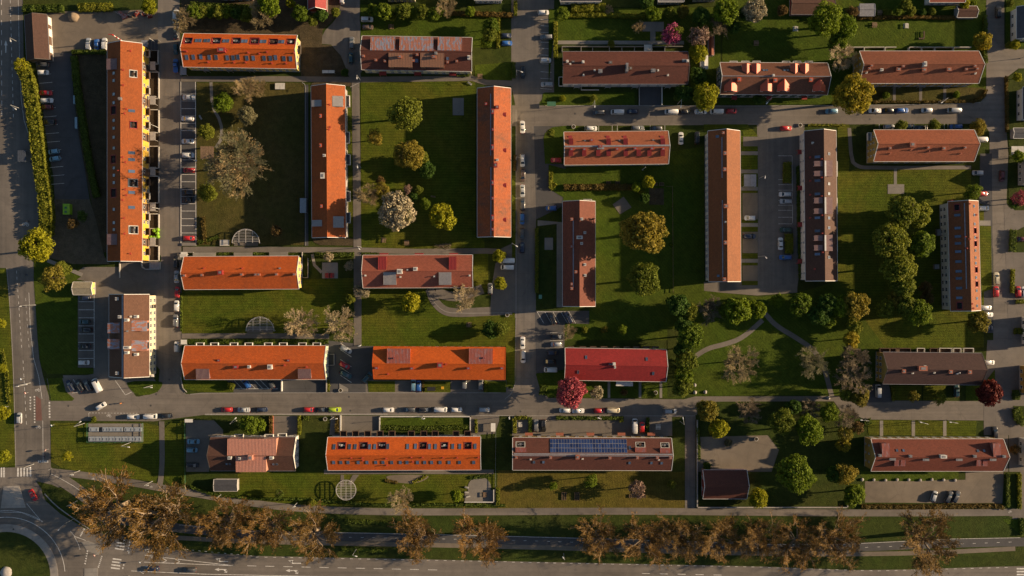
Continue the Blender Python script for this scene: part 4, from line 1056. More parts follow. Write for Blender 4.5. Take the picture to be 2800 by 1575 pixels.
# --- brown garage, cream hut
nat()
b = Bld('garage', 'long low brown-tiled garage with white doors beside the left road', 100.5, 102.5, 62, 62, 'v', 3.2*-1, 3.6, 2.4, roof_mat('dull brown tiles', (.085, .042, .03), (.07, .038, .03), .5), W_BROWN, .25, DTRIM, 'garage')
b.L = 123*b.f
for y in (55, 87, 132):
    m = MB(); x = (102.5-y)*b.f; m.box((x, -(b.Wd/2-b.oh)-.04, 1.3), (2.8, .08, 2.4)); m.build('garage_door', TRIM, b.root)
b.finish()
b = Bld('hut', 'small cream hut with a pale roof beside the marked bays', 226, 788.5, 52, 35, 'h', 0, 2.9, 1.1, roof_mat('pale felt', (.36, .30, .2), (.28, .24, .17), .5), W_PALEY, .15, TRIM, 'hut')
b.windows('E', 1, (1.5,), WINS); b.finish()

# --- top left: orange with roof terraces
nat(); b = Bld('apartment_block', 'orange-roofed block with seven roof terraces at the top left', 657, 139.4, 310, 91.7, 'h', .92, 7, 3.3, TILE_OR2, W_PALEY)
T(0, 0)
for x0, x1 in ((1828, 1898), (2105, 2182), (2305, 2378), (2484, 2560)): t = b.terrace(x0, 373, x1, 433); b.furnish(t)
skies(b, [(1948, 403), (1982, 403), (2034, 404), (2068, 404), (2222, 407), (2256, 407), (2405, 409), (2438, 409)], 8.5, 11)
skies(b, [(1850, 568), (1916, 566), (1990, 562), (2073, 568), (2142, 568), (2252, 572), (2310, 572), (2358, 566), (2446, 575), (2510, 575)], 9, 12)
b.chimney((2190, 492), 20, 11, 1.4, SH_RED); vents(b, [(1818, 500), (1842, 503), (2055, 610), (2310, 612), (2452, 515), (2428, 612), (2240, 488)])
T(700, 0)
for x0, x1 in ((-50, 30), (135, 210), (307, 383)): t = b.terrace(x0, 384, x1, 440); b.furnish(t, 1)
skies(b, [(55, 412), (88, 412), (235, 415), (267, 415)], 8.5, 11); skies(b, [(82, 577), (144, 577), (194, 570), (279, 580), (343, 582)], 9, 12)
vents(b, [(28, 525), (103, 508), (152, 620), (293, 622), (372, 518)])
b.windows('S', 16); b.windows('E', 4)
b.balcony(415, 455, 440, 530, 3.2, DTRIM, W_GREY)
T(0, 0)
for x in (2040, 2270, 2480): b.canopy(x-25, 672, x+25, 705, 2.8)
b.finish()

# --- top: block with grey metal roof boxes
nat(); b = Bld('apartment_block', 'brick-red block with three peeling metal roof boxes, top middle', 1140, 146.5, 301, 92.5, 'h', .9, 7, 3.5, TILE_RB, W_CREAM)
T(700, 0)
for x0, x1 in ((1135, 1375), (1423, 1755), (1802, 2038)): b.dormer(x0, 366, x1, 500, SH_PEEL, .55, .12, .15)
for x0, x1 in ((1315, 1548), (1630, 1862)): b.dormer(x0, 528, x1, 662, SH_TAN, .55, .12, .1)
chims(b, [(1062, 553), (1185, 593), (1277, 603), (1595, 540), (1898, 615), (1988, 605), (1558, 600)], 6.5, 5.5, 1.0); chims(b, [(1425, 560), (1762, 562)], 10, 7, 1.8)
b.fan((1780, 525), .5, 1.0, LEAD); b.skylight((1590, 600), 10, 9); b.skylight((1898, 580), 8, 8); b.chimney((2110, 568), 7, 10, 1.0, PLAST); b.skylight((1650, 575), 7, 7)
b.windows('S', 14); b.windows('E', 4)
for x in (1256, 1602, 1948): b.canopy(x-34, 695, x+34, 745, 2.8, SH_RED)
b.finish()

# --- top: brown block with patios
nat(); b = Bld('apartment_block', 'plain brown-roofed block with walled back patios, top row', 1710, 185.2, 342, 88.5, 'h', 0, 6.6, 2.9, TILE_RB, W_WHITE, .4, DTRIM)
T(1400, 0)
b.chimney((875, 702), 10, 9, 1.5, LEAD); b.chimney((1400, 697), 11, 8, 1.5, LEAD); b.chimney((1140, 665), 6, 22, 2.2, LEAD); b.chimney((1175, 675), 8, 8, .6, W_BROWN)
for p in ((548, 605), (705, 610), (1740, 600)): b.fan(p, .42, 1.3)
b.chimney((605, 612), 8, 5, .4, DTRIM); b.chimney((975, 618), 9, 7, .3, DTRIM); b.chimney((1705, 600), 9, 7, .8, LEAD); vents(b, [(578, 630), (820, 690), (1450, 690), (1548, 738), (710, 738)], PLAST, .9)
b.windows('S', 12); 
for x0, x1 in ((497, 685), (685, 800), (800, 965), (965, 1090), (1090, 1215), (1215, 1515), (1515, 1700)): b.patio_wall([(x0, 512), (x0, 458), (x1-6, 458)], 1.3, W_GREY)
for x in (643, 950, 1220, 1545): b.canopy(x-28, 838, x+28, 868, 2.7, W_GREY)
b.patio_wall([(686, 850), (686, 888), (860, 888)], 1.1, TRIM); b.patio_wall([(500, 760), (465, 762), (465, 850), (500, 850)], 1.1, TRIM); b.patio_wall([(1262, 860), (1262, 1040)], .6, W_GREY, .3); b.patio_wall([(1487, 850), (1487, 1035)], .9, TRIM, .3)
b.finish()

# --- top: block with pointed dormers
nat(); b = Bld('apartment_block', 'brown-roofed block with eight pointed orange dormers, top right', 2115.7, 215, 294, 87, 'h', .3, 7, 3.7, TILE_SAL if False else roof_mat('tawny tiles', (.20, .078, .042), (.165, .07, .042), .5), W_DKGR, .4, TRIM, ridge_strip=ZINC)
T(1960, 140, 2576/340)
for x0, x1 in ((525, 710), (725, 910), (1530, 1705), (1735, 1915)): b.gdormer(x0, 258, x1, 475, SH_OR)
for x0, x1 in ((165, 435), (920, 1185), (1270, 1530), (2010, 2270)): b.gdormer(x0, 570, x1, 820, SH_OR)
skies(b, [(975, 395), (1035, 395), (1405, 395), (1470, 395)], 7, 6); b.fan((1178, 495), .4, .9)
chims(b, [(465, 585), (1215, 600), (1955, 590)], 9, 10, 1.1, SH_OR)
for x in (350, 592, 825, 1438, 1665, 1910): b.balcony(x-78, 208, x+78, 250, 5.2, TRIM, W_GREY, .9)
for x in (365, 1090, 1815): b.canopy(x-55, 905, x+55, 1000, 2.7, SH_RED)
b.windows('S', 11); b.windows('W', 4); b.finish()

# --- top right ochre block
nat(); b = Bld('apartment_block', 'ochre-walled block with plain salmon roof at the top right', 2513.5, 183.6, 326, 88, 'h', 0, 7.4, 4.2, roof_mat('dusty salmon tiles', (.27, .085, .042), (.19, .07, .04), .7), W_OCHRE, .4)
T(2100, 0)
chims(b, [(1028, 650), (1005, 678), (1340, 655), (1965, 685), (2052, 652), (2075, 680)], 7, 5, .9); chims(b, [(1295, 685), (1550, 690), (1795, 685)], 11, 8.5, 1.2)
b.chimney((1560, 632), 7, 12, 1.5, PLAST); b.chimney((1128, 690), 7, 6, .9, PLAST); vents(b, [(982, 715), (2062, 722)], PLAST)
b.windows('S', 14); b.windows('W', 4, (1.5, 4.2, 6.9), WINS)
for x0, x1 in ((780, 955), (955, 1160), (1160, 1278), (1400, 1525), (1525, 1655), (1655, 1840), (1840, 2022)): b.patio_wall([(x0, 505), (x0, 466), (x1-8, 466)], 1.5, PLAST, .22)
for x in (1040, 1285, 1530, 1775): b.canopy(x-34, 835, x+34, 862, 2.7, ZINC)
b.finish()

# --- upright orange block between courtyards
nat(); b = Bld('apartment_block', 'upright orange-roofed block between the two left courtyards', 898.3, 442.3, 93, 93, 'v', .37*-1, 6.8, 3.1, roof_mat('sunny orange tiles', (.40, .092, .018), (.28, .08, .028), .6), W_GREY)
b.L = 415*b.f
T(700, 0)
b.dormer(758, 950, 860, 1055, SH_GREY, .45, .15, .1); b.dormer(548, 990, 650, 1054, SH_GREY, .45, .15, .1)
chims(b, [(640, 1148), (640, 1440)], 6, 9, .8, SH_OR); vents(b, [(723, 1033), (726, 1255), (716, 1278)])
for y in (1002, 1363): b.balcony(888, y-55, 925, y+55, 3.4, TRIM, LEAD)
T(700, 400)
b.dormer(766, 694, 868, 806, SH_GREY, .45, .15, .1); b.dormer(553, 730, 655, 793, SH_GREY, .45, .15, .1)
b.chimney((675, 90), 6, 6, 1.0, PLAST); b.chimney((658, 290), 10, 15, 1.1, PLAST); b.chimney((648, 593), 6, 8, .7, SH_OR)
for y in (132, 495, 708): b.balcony(893, y-50, 932, y+50, 3.4, TRIM, LEAD)
b.windows('E', 14); b.finish()
# entrance steps on its shaded side
nat()
# --- upright weathered block
b = Bld('apartment_block', 'upright weathered orange block with a row of round roof hatches', 1351, 444.7, 92, 92, 'v', 0, 6.8, 3.2, roof_mat('weathered orange tiles', (.28, .085, .034), (.14, .075, .05), .95, .4), W_CREAM)
b.L = 407*b.f
T(700, 0)
def hatch(b, p, mat):
    x, y, z = b.on(nx(p)); m = MB(); n = 10
    arc = [(-.9*math.cos(math.pi*i/n)*.9, .75*math.sin(math.pi*i/n)) for i in range(n+1)]
    sg = 1 if y > 0 else -1
    for i in range(n):
        a, c = arc[i], arc[i+1]; m.quad([(x+a[0], y+sg*.9, z-.5+a[1]), (x+c[0], y+sg*.9, z-.5+c[1]), (x+c[0], y-sg*.6, z-.2+c[1]*.5), (x+a[0], y-sg*.6, z-.2+a[1]*.5)])
    m.quad([(x+a[0], y+sg*.9, z-.5+a[1]) for a in arc]); m.build('roof_hatch', mat, b.root)
hatch(b, (2452, 1133), SH_RED)
b.chimney((2278, 1028), 6, 6, 1.0, SH_RED); b.chimney((2345, 1103), 7, 13, .7, SH_RED); b.chimney((2388, 1060), 9, 8, .9, SH_RED); b.chimney((2346, 1283), 6, 6, .6, SH_RED)
T(700, 400)
for y in (38, 385, 727): hatch(b, (2455, y), SH_RED)
b.chimney((2345, 10), 7, 14, .7, SH_RED); b.chimney((2373, 185), 9, 12, .8, SH_RED); b.chimney((2390, 135), 6, 5, .8, PLAST); b.chimney((2345, 360), 6, 12, .6, SH_RED); b.chimney((2345, 515), 6, 7, .6, SH_RED); b.chimney((2345, 708), 7, 15, .6, SH_RED); b.chimney((2345, 822), 6, 6, .6, SH_RED)
def walkway(b, pa, pb_, w=.35, mat=None):
    qa, qb = b.on(nx(pa), .1), b.on(nx(pb_), .1); m = MB()
    m.box(((qa[0]+qb[0])/2, (qa[1]+qb[1])/2, (qa[2]+qb[2])/2+.05), (abs(qa[0]-qb[0])+.1, max(w, abs(qa[1]-qb[1])), .06))
    for i in range(8): 
        x = qa[0]+(qb[0]-qa[0])*i/7; m.box((x, qa[1], qa[2]-.02), (.06, w, .16))
    m.build('roof_walkway', mat or ZINC, b.root)
walkway(b, (2325, -520), (2325, 90)); walkway(b, (2327, 210), (2327, 885))
b.windows('E', 12); b.windows('W', 12); b.finish()

# --- middle left orange
nat(); b = Bld('apartment_block', 'orange-roofed block with yellow right gable below the leftmost courtyard', 660, 745.8, 314, 90, 'h', -.3, 6.8, 3.4, TILE_OR, W_PALEY)
T(0, 400)
chims(b, [(1822, 1280), (1997, 1275), (2390, 1270), (2530, 1270)], 7, 6, .9); b.chimney((2178, 1250), 12, 11, 1.5, SH_RED); vents(b, [(2015, 1210), (2395, 1210)])
T(700, 400); chims(b, [(25, 1270), (200, 1268), (378, 1268)], 7, 6, .9); b.vent((230, 1210))
b.windows('E', 4); b.windows('N', 12); b.windows('S', 14)
T(0, 400); b.canopy(1780, 1068, 1848, 1100, 2.6, PLAST); b.patio_wall([(1850, 1090), (1850, 1052), (1910, 1050)], 1.0, W_GREY)
T(0, 400)
for x0, x1 in ((1910, 2135), (2315, 2500)): b.canopy(x0, 1052, x1, 1088, 1.2, CONC, 'entrance_deck')
T(700, 400); b.patio_wall([(455, 1050), (455, 1300), (512, 1302), (512, 1110)], 1.0, W_GREY); b.canopy(130, 1048, 315, 1086, 1.2, CONC, 'entrance_deck')
b.finish()

# --- pink roofed block in the centre
nat(); b = Bld('apartment_block', 'salmon-red roofed block with two grey roof boxes at the centre', 1142.5, 742, 300, 89.5, 'h', -.2, 6.6, 3.0, TILE_PINK, W_CREAM)
T(700, 400)
for x0, x1 in ((1210, 1290), (1912, 1984)): b.dormer(x0, 1092, x1, 1222, SH_RED, .5, .12, .1)
for x0, x1 in ((1262, 1388), (1812, 1936)): b.dormer(x0, 1248, x1, 1372, SH_GREY, .38, .15, .1)
b.chimney((1422, 1240), 13, 12, 1.4, PLAST); b.chimney((1578, 1215), 10, 9, 1.2, PLAST); vents(b, [(1080, 1278), (1765, 1287), (2115, 1278), (1498, 1225), (1428, 1292)], PLAST)
for x in (1266, 1615, 1958): b.canopy(x-42, 1058, x+42, 1078, 3.0, SH_RED)
b.windows('S', 12); b.windows('N', 12); b.windows('E', 4); b.finish()

# --- red dormer block
nat(); b = Bld('apartment_block', 'terracotta block with twelve narrow red dormers, right of the middle street', 1685, 404.4, 285, 90, 'h', -.6, 6.8, 3.4, TILE_SAL, W_CREAM, ridge_strip=ZINC)
T(1520, 340, 2576/340)
for x in (315, 1093, 1447, 2218): b.dormer(x-44, 290, x+44, 428, SH_RED, .3, .1, -.05); b.dormer(x-58, 232, x+20, 292, SH_RED, 0, .5, -.02, name='dormer_sill')
for x in (313, 590, 880, 1095, 1450, 1718, 1940, 2215): b.dormer(x-42, 520, x+42, 655, SH_RED, .3, .1, -.05)
chims(b, [(740, 325), (920, 450), (1270, 510), (1645, 500), (1990, 500), (325, 515), (590, 515), (2225, 505)], 9, 6, .7, SH_RED); vents(b, [(605, 335), (1320, 328), (2025, 322)], LEAD, .9)
b.chimney((925, 495), 18, 4, .5, ZINC)
walkway(b, (190, 450), (2350, 440), .5); b.windows('W', 4); b.windows('S', 8); b.windows('N', 10); b.finish()

# --- upright red block
nat(); b = Bld('apartment_block', 'upright red-brown block beside the middle courtyard lawn', 1583, 694, 89.5, 89.5, 'v', 0, 6.6, 3.2, TILE_PINK if False else roof_mat('rust tiles', (.20, .056, .03), (.15, .05, .03), .6), W_CREAM)
b.L = 287*b.f
T(1400, 400)
chims(b, [(592, 722), (592, 992), (632, 1243), (592, 1408)], 7, 7, .9); chims(b, [(692, 720), (722, 855), (722, 1172), (724, 1278), (690, 962)], 6, 6, .6, PLAST); b.chimney((670, 902), 15, 8, 1.3, PLAST)
walkway(b, (607, 735), (607, 1400)); b.windows('W', 10); b.windows('E', 10); b.balcony(708, 526, 790, 548, 3, TRIM)
T(1400, 800); b.chimney((592, -85), 6, 6, .8); b.finish()

# --- upright orange/brown block with white wall
nat(); b = Bld('apartment_block', 'upright orange block with long white window wall, right of centre', 1980.7, 564, 88.5, 88.5, 'v', -.3, 7.2, 4.0, roof_mat('amber tiles', (.27, .088, .03), (.23, .08, .03), .4), W_WHITE)
b.L = 412*b.f
T(1400, 0); b.chimney((2093, 1315), 6, 6, .8); b.skylight((2035, 1352), 8, 8)
T(1400, 400)
chims(b, [(2112, 68), (2108, 228), (2115, 953), (2105, 1318)], 8, 9, .9); b.chimney((2122, 592), 11, 10, 1.2, BRICK); b.skylight((2045, 1283), 7, 7)
walkway(b, (2080, -90), (2080, 312)); walkway(b, (2083, 535), (2088, 1295)); b.vent((2118, 748), .14, .8, PLAST)
b.windows('W', 22, (1.7, 4.8)); b.finish()

# --- upright dark brown block with white skylights
nat(); b = Bld('apartment_block', 'upright dark brown block with three white-edged roof cut-ins', 2244.5, 563, 87.3, 87.3, 'v', -.5, 7.0, 3.7, roof_mat('umber tiles', (.10, .046, .03), (.085, .042, .03), .5), W_WHITE)
b.L = 410*b.f
T(2100, 400)
for y0, y1 in ((145, 198), (243, 295), (508, 565), (615, 668), (882, 936), (978, 1032)): b.dormer(459, y0, 540, y1, SH_MAU, .4, .1, .1)
for y0, y1 in ((140, 298), (503, 670), (877, 1037)):
    d = b.dormer(575, y0, 640, y1, SH_MAU, .5, .05, .05); 
    b.dormer(563, y0+2, 577, y1-2, TRIM, 0, .02, .25, name='parapet'); b.balcony(641, y0+10, 686, y1, 5.0, TRIM, W_GREY, .9)
for y in (75, 372, 470, 710, 808, 1100): b.skylight((603, y), 8, 8)
for y in (105, 340, 472, 708, 838, 1068): b.skylight((490, y), 13, 8)
vents(b, [(537, 125), (535, 308), (537, 493), (540, 682), (542, 862), (545, 1050), (425, 108), (425, 340), (425, 478), (425, 708), (470, 1215)])
T(2100, 0)
b.vent((450, 1412), .16, .9, PLAST); b.windows('W', 14, (1.6, 4.6), WINS)
T(2100, 400)
for y in (55, 412, 775, 1138): b.canopy(297, y-22, 338, y+24, 2.7, SH_RED)
b.finish()

# --- salmon block far right
nat(); b = Bld('apartment_block', 'salmon-roofed block with ochre left gable, far right', 2526.5, 398.2, 275, 86.3, 'h', 0, 7.4, 4.1, roof_mat('light salmon tiles', (.38, .11, .05), (.28, .09, .048), .55), W_OCHRE, .4)
T(2100, 400)
chims(b, [(1210, 18), (1590, 12), (1955, 12)], 7, 6, .9); b.chimney((1745, 20), 9, 8, 1.0); vents(b, [(1215, 68), (1425, 30), (1600, 48), (1915, 68)], BRICK)
T(2100, 0); b.chimney((1435, 1430), 13, 12, 1.3, BRICK)
b.windows('W', 4, (1.4, 4.0, 6.6), WINS); b.windows('N', 10); b.balcony(990, 1315, 1025, 1390, 4, TRIM); b.finish()

# --- upright orange block at the right with white wall
nat(); b = Bld('apartment_block', 'upright orange block with many skylights and white left wall, far right', 2637.2, 700, 83.5, 83.5, 'v', -1.4, 7.4, 3.9, roof_mat('carrot tiles', (.28, .085, .03), (.22, .075, .03), .6), W_WHITE)
b.L = 299*b.f
T(2100, 400)
for y in (682, 810, 893, 962, 1043, 1142, 1238, 1308, 1405): b.skylight((1875+(y-682)*.025, y), 13, 8)
for y in (593, 680, 770, 903, 1032, 1103, 1158, 1300, 1430): b.skylight((2040+(y-593)*.03, y), 7, 8)
for y0, y1 in ((805, 868), (935, 995), (1193, 1255), (1335, 1395)): b.terrace(2038+(y0-805)*.03, y0, 2066+(y0-805)*.03, y1)
b.terrace(1842, 575, 1898, 635)
vents(b, [(2005, 568), (2005, 918), (2068, 678), (2075, 905), (1960, 895), (1975, 1010)], RED_V); walkway(b, (1945, 565), (1965, 1410), .35)
T(2100, 800); b.skylight((1895, 52), 13, 8); b.terrace(1868, 95, 1925, 165); skies(b, [(2068, 58), (2070, 132)], 7, 8); vents(b, [(2028, 112), (2040, 155)], RED_V)
b.windows('W', 14, (1.3, 4.0)); T(2100, 400); b.balcony(1650, 1170, 1710, 1215, 3, DTRIM); b.balcony(1675, 820, 1730, 885, 3, DTRIM)
b.balcony(1795, 535, 1850, 552, 3, SH_RED); b.finish()

# --- brown block lower left
nat(); b = Bld('apartment_block', 'brown-roofed block with cream right wall and four peeling roof boxes, lower left', 353.3, 917.5, 110, 110, 'v', 0, 7.2, 4.4, roof_mat('fawn tiles', (.14, .064, .037), (.12, .058, .037), .5), W_CREAM)
b.L = 225*b.f
T(0, 800)
for y0, y1 in ((298, 402), (460, 562)): b.dormer(1062, y0, 1188, y1, SH_PEEL, .5, .12, .1)
for y0, y1 in ((276, 382), (472, 580)): b.dormer(1306, y0, 1452, y1, SH_PEEL, .5, .12, .1)
chims(b, [(1158, 62), (1185, 240), (1160, 798)], 8, 7, .9, PLAST); chims(b, [(1250, 272), (1345, 238), (1252, 595), (1345, 613)], 9, 7, 1.0, PLAST); b.vent((1252, 383)); b.vent((1288, 238), .14, .7, PLAST); b.chimney((1252, 545), 16, 7, .9, PLAST)
walkway(b, (1215, 30), (1215, 835), .6); b.windows('E', 12, (1.7, 4.9)); b.windows('S', 4)
b.balcony(1515, 120, 1540, 152, 3, DTRIM); b.fan((1505, 822), .5, -2.0, PLAST)
b.finish()

# --- long orange lower left with white balconies
nat(); b = Bld('apartment_block', 'long orange block with eight white balconies and a pale green gable', 698, 991.5, 386, 92.5, 'h', 0, 6.8, 3.4, TILE_OR, W_GREEN)
T(0, 800); b.dormer(1942, 755, 2072, 857, SH_MAU, .4, .12, .1); b.chimney((2332, 738), 12, 8, .9, SH_RED); b.chimney((2465, 735), 7, 7, 1.0, PLAST); b.chimney((2165, 672), 8, 6, .3, SH_RED)
for x in (1980, 2122, 2315, 2462): b.balcony(x-37, 498, x+37, 528, 3.6, TRIM, W_BROWN)
T(700, 800); b.dormer(416, 755, 544, 855, SH_MAU, .4, .12, .1); b.chimney((135, 737), 11, 12, 1.3, PLAST); b.chimney((320, 672), 8, 6, .3, SH_RED); vents(b, [(278, 720), (497, 737)])
for x in (120, 267, 458, 600): b.balcony(x-37, 498, x+37, 528, 3.6, TRIM, W_BROWN)
b.windows('N', 16); b.windows('E', 4); b.windows('S', 14)
T(700, 800); b.patio_wall([(715, 612), (772, 612), (772, 720), (715, 720)], 1.0, W_GREY); b.patio_wall([(252, 860), (252, 975)], 1.2, TRIM, .3); b.patio_wall([(697, 860), (697, 980)], 1.2, W_GREY, .3)
b.finish()

# --- orange lower middle with two rose boxes
nat(); b = Bld('apartment_block', 'orange block with two rose-red roof boxes above the lower street', 1202, 992.8, 360, 88.5, 'h', .3, 6.8, 3.2, TILE_OR2, W_CREAM, .4, TILE_OR2)
T(700, 800)
for x0, x1 in ((1298, 1526), (2110, 2344)): b.dormer(x0, 556, x1, 705, SH_REDW, .5, .12, .15)
b.chimney((1365, 650), 4, 4, 1.4, SH_RED); b.chimney((2255, 648), 4, 4, 1.4, SH_RED); b.chimney((1822, 720), 14, 13, 1.5, SH_RED); chims(b, [(1192, 748), (1542, 752), (2103, 750), (2435, 750)], 9, 6, 1.0, SH_RED); vents(b, [(1880, 710), (1305, 807)])
b.windows('S', 14); b.windows('N', 16); b.windows('E', 4, (1.7,)); b.finish()

# --- bright red block
nat(); b = Bld('apartment_block', 'block with a bright red roof and small skylights above the pink tree', 1683, 997.5, 277, 88, 'h', .9, 6.8, 3.6, TILE_RED, W_OCHRE)
T(1400, 800)
skies(b, [(735, 642), (1335, 660), (655, 787), (1400, 800)], 6, 9); b.fan((1012, 708), .5, 1.4); b.chimney((975, 710), 12, 6, .5, SH_RED); b.chimney((1020, 738), 4, 6, .8, PLAST)
for x in (582, 702, 805, 912, 1035, 1137, 1232, 1330, 1422):
    b.balcony(x-30, 535, x+30, 552, 3.2, W_BROWN, PLAST)
b.windows('S', 10); b.windows('N', 10); b.windows('W', 4); b.canopy(1032, 870, 1198, 925, 2.7, plain('pale awning', (.55, .54, .52), .6)); b.finish()

# --- dark brown block right
nat(); b = Bld('apartment_block', 'dark chocolate-roofed block with ochre left gable, lower right', 2549, 1007.7, 270, 87, 'h', .6, 7.4, 4.3, TILE_DK, W_OCHRE, .4, DTRIM)
T(2100, 800)
b.chimney((1538, 752), 22, 12, 1.6, BRICK); chims(b, [(1348, 780), (1812, 785), (2002, 788)], 9, 9, 1.0, BRICK); vents(b, [(1440, 798), (1655, 793), (1880, 803), (1902, 795)], PLAST); b.fan((1560, 735), .4, 1.6)
b.windows('W', 4, (1.5, 4.6)); b.windows('N', 10)
for x0, x1 in ((1110, 1210), (1210, 1275), (1275, 1420), (1480, 1560), (1610, 1690), (1700, 1830), (1840, 1920), (1940, 2045)): b.balcony(x0, 552, x1-8, 592, 1.4, W_BROWN if x0 % 20 else TRIM, W_BROWN, 1.0)
b.finish()

# --- bottom left brown block with rose roof boxes
nat(); b = Bld('apartment_block', 'brown bottom left block with two large ribbed rose roof boxes', 691.5, 1241.3, 232, 92, 'h', 0, 6.8, 3.9, TILE_BR, W_WHITE, .4, DTRIM)
T(560, 1170, 2576/270)
b.dormer(590, 285, 1860, 720, SH_ROSE, .5, .06, .35); b.dormer(810, 740, 1595, 1155, SH_ROSE, .5, .06, .3)
b.chimney((1185, 780), 11, 14, 1.8, SH_ROSE); chims(b, [(645, 785), (1735, 785)], 9, 7, 1.2, PLAST); b.chimney((905, 795), 6, 5, 1.5, PLAST); skies(b, [(570, 940), (655, 940), (1790, 945), (1880, 945)], 6, 6)
for x in (885, 1670): b.balcony(x-110, 175, x+110, 280, 4.2, TRIM, W_GREY)
b.windows('E', 4); b.windows('N', 8); b.balcony(1905, 150, 2120, 225, 2.0, TRIM); b.finish()

# --- bottom orange block with roof terraces
nat(); b = Bld('apartment_block', 'long bottom orange block with six roof terraces and many skylights', 1105.5, 1240, 418, 91, 'h', -.2, 6.8, 3.4, TILE_OR2, W_GREY)
T(700, 1175)
for i, (x0, x1) in enumerate(((812, 886), (1028, 1103), (1210, 1285), (1620, 1692), (1830, 1903), (2062, 2137))): t = b.terrace(x0, 122, x1, 192); b.furnish(t, i % 2)
skies(b, [(775, 170), (928, 169), (984, 169), (1126, 169), (1177, 169), (1306, 167), (1503, 167), (1580, 165), (1720, 167), (1779, 167), (1950, 166), (2020, 166), (2172, 165)], 8, 13)
skies(b, [(x, 323) for x in (770, 841, 912, 1013, 1100, 1187, 1259, 1345, 1430, 1497, 1600, 1671, 1741, 1824, 1913, 2016, 2157)], 8.5, 10)
vents(b, [(938, 283), (1050, 283), (1055, 308), (1285, 288), (1292, 355), (1535, 278), (1645, 278), (1550, 320), (1850, 280), (1990, 280), (2200, 278)], RED_V, .9)
for x in (865, 985, 1105, 1228, 1345, 1538, 1662, 1775, 1982, 2097): b.balcony(x-30, 14, x+30, 66, 3.2, W_BROWN, DECK, 1.0)
b.windows('N', 20); b.finish()

# --- bottom block with solar panels
nat(); b = Bld('apartment_block', 'red-brown bottom block carrying a big blue solar array', 1619, 1241.5, 434, 89, 'h', .2, 7.0, 3.6, TILE_RB, W_OCHRE, ridge_strip=ZINC)
T(1400, 1175)
b.solar(375, 90, 1143, 228, 27, 3)
for (x0, y0, x1, y1) in ((40, 118, 128, 172), (1225, 122, 1318, 172), (1472, 128, 1558, 178)): t = b.terrace(x0, y0, x1, y1, well=PLAST); b.furnish(t); b.dormer(x0-4, y1+4, x1+12, y1+50, SH_REDW, .4, .1, .1)
chims(b, [(42, 275), (382, 277), (970, 280), (1243, 278), (1440, 278), (1570, 278)], 7, 6, .9, BRICK); b.chimney((650, 272), 10, 11, 1.2, BRICK); skies(b, [(218, 320), (312, 320), (1165, 328), (1382, 328), (1483, 330)], 7, 8); b.skylight((1168, 180), 7, 9)
vents(b, [(185, 295), (1458, 298), (700, 290)], PLAST)
walkway(b, (20, 240), (1590, 245), .5)
b.windows('N', 16, (1.7, 4.8)); 
for x in (168, 473, 777, 1085, 1380): b.canopy(x-38, 30, x+38, 58, 2.7, BRICK)
b.finish()

# --- bottom right block
nat(); b = Bld('apartment_block', 'terracotta bottom right block with rose roof boxes and ochre gable', 2562.7, 1244.3, 362, 88, 'h', 0, 7.4, 4.2, roof_mat('terracotta tiles', (.215, .054, .03), (.18, .05, .03), .5), W_OCHRE)
T(2100, 1175)
for x0, x1 in ((1130, 1207), (2232, 2308)): b.dormer(x0, 137, x1, 268, SH_REDW, .4, .12, .1)
for x0, x1 in ((1255, 1300), (1315, 1362), (2068, 2114), (2130, 2176)): b.dormer(x0, 300, x1, 362, SH_REDW, .4, .1, .1)
skies(b, [(1278, 206), (1343, 206), (2080, 210), (2140, 208)], 6, 6); b.chimney((1742, 268), 16, 8, 1.4, PLAST); chims(b, [(1110, 255), (1412, 263), (2050, 263), (2340, 265)], 8, 6, .8, LEAD); chims(b, [(1235, 293), (1565, 298), (1895, 298), (2230, 298)], 16, 5, .7, LEAD)
b.windows('N', 14); b.windows('W', 3, (1.5, 4.6), WINS); b.finish()

# --- sheds and edge houses
nat(); b = Bld('shed', 'red-brown tiled outbuilding behind the wall at the bottom', 1982, 1324.5, 120, 79, 'h', 0, 4.0, 3.4, TILE_RB, W_RED, .3, TRIM, 'outbuilding'); b.windows('W', 2, (1.6,)); b.finish()
b = Bld('shed', 'small grey shed with white verge below the bottom left block', 617, 1327, 64, 32, 'h', 0, 2.4, .5, TILE_GREY, W_GREY, .1, TRIM, 'shed'); b.finish()
b = Bld('house', 'red-roofed house cut off by the top edge', 867, -12, 50, 50, 'v', 0, 4.2, 3.0, roof_mat('raspberry sheet', (.34, .05, .045), (.3, .06, .05), .4), W_RED, .3, TRIM, 'house'); b.L = 76*b.f; b.finish()
b = Bld('shed', 'grey ribbed pavilion in the gardens at the top right', 2371.5, 27, 41, 33, 'h', 0, 2.6, .5, TILE_GREY if False else roof_mat('pale ribbed sheet', (.26, .25, .26), (.22, .21, .22), .4), W_GREY, .2, ZINC, 'shed'); b.finish()
b = Bld('shed', 'brown shed with white trim by the top right street', 2644, 32, 54, 31, 'h', 0, 2.8, 1.4, TILE_BR, W_GREY, .2, TRIM, 'shed'); b.finish()
b = Bld('shed', 'long brown shed at the top beside the big green tree', 2222, 12, 118, 54, 'h', 0, 3.0, 1.4, TILE_BR, W_RED, .3, DTRIM, 'shed'); b.finish()
b = Bld('shed', 'narrow rust-roofed shed by the garden fence', 1945, 124, 15, 15, 'v', 0, 2.4, .5, roof_mat('rust sheet', (.24, .075, .04), (.2, .07, .04), .6), W_BROWN, .1, DTRIM, 'shed'); b.L = 54*b.f; b.finish()
b = Bld('shed', 'white flat-roofed shed under the yellow-green tree', 1926, 170, 19, 19, 'v', 0, 2.6, .25, plain('white felt', (.5, .5, .5), .7), W_WHITE, .1, TRIM, 'shed'); b.L = 36*b.f; b.finish()
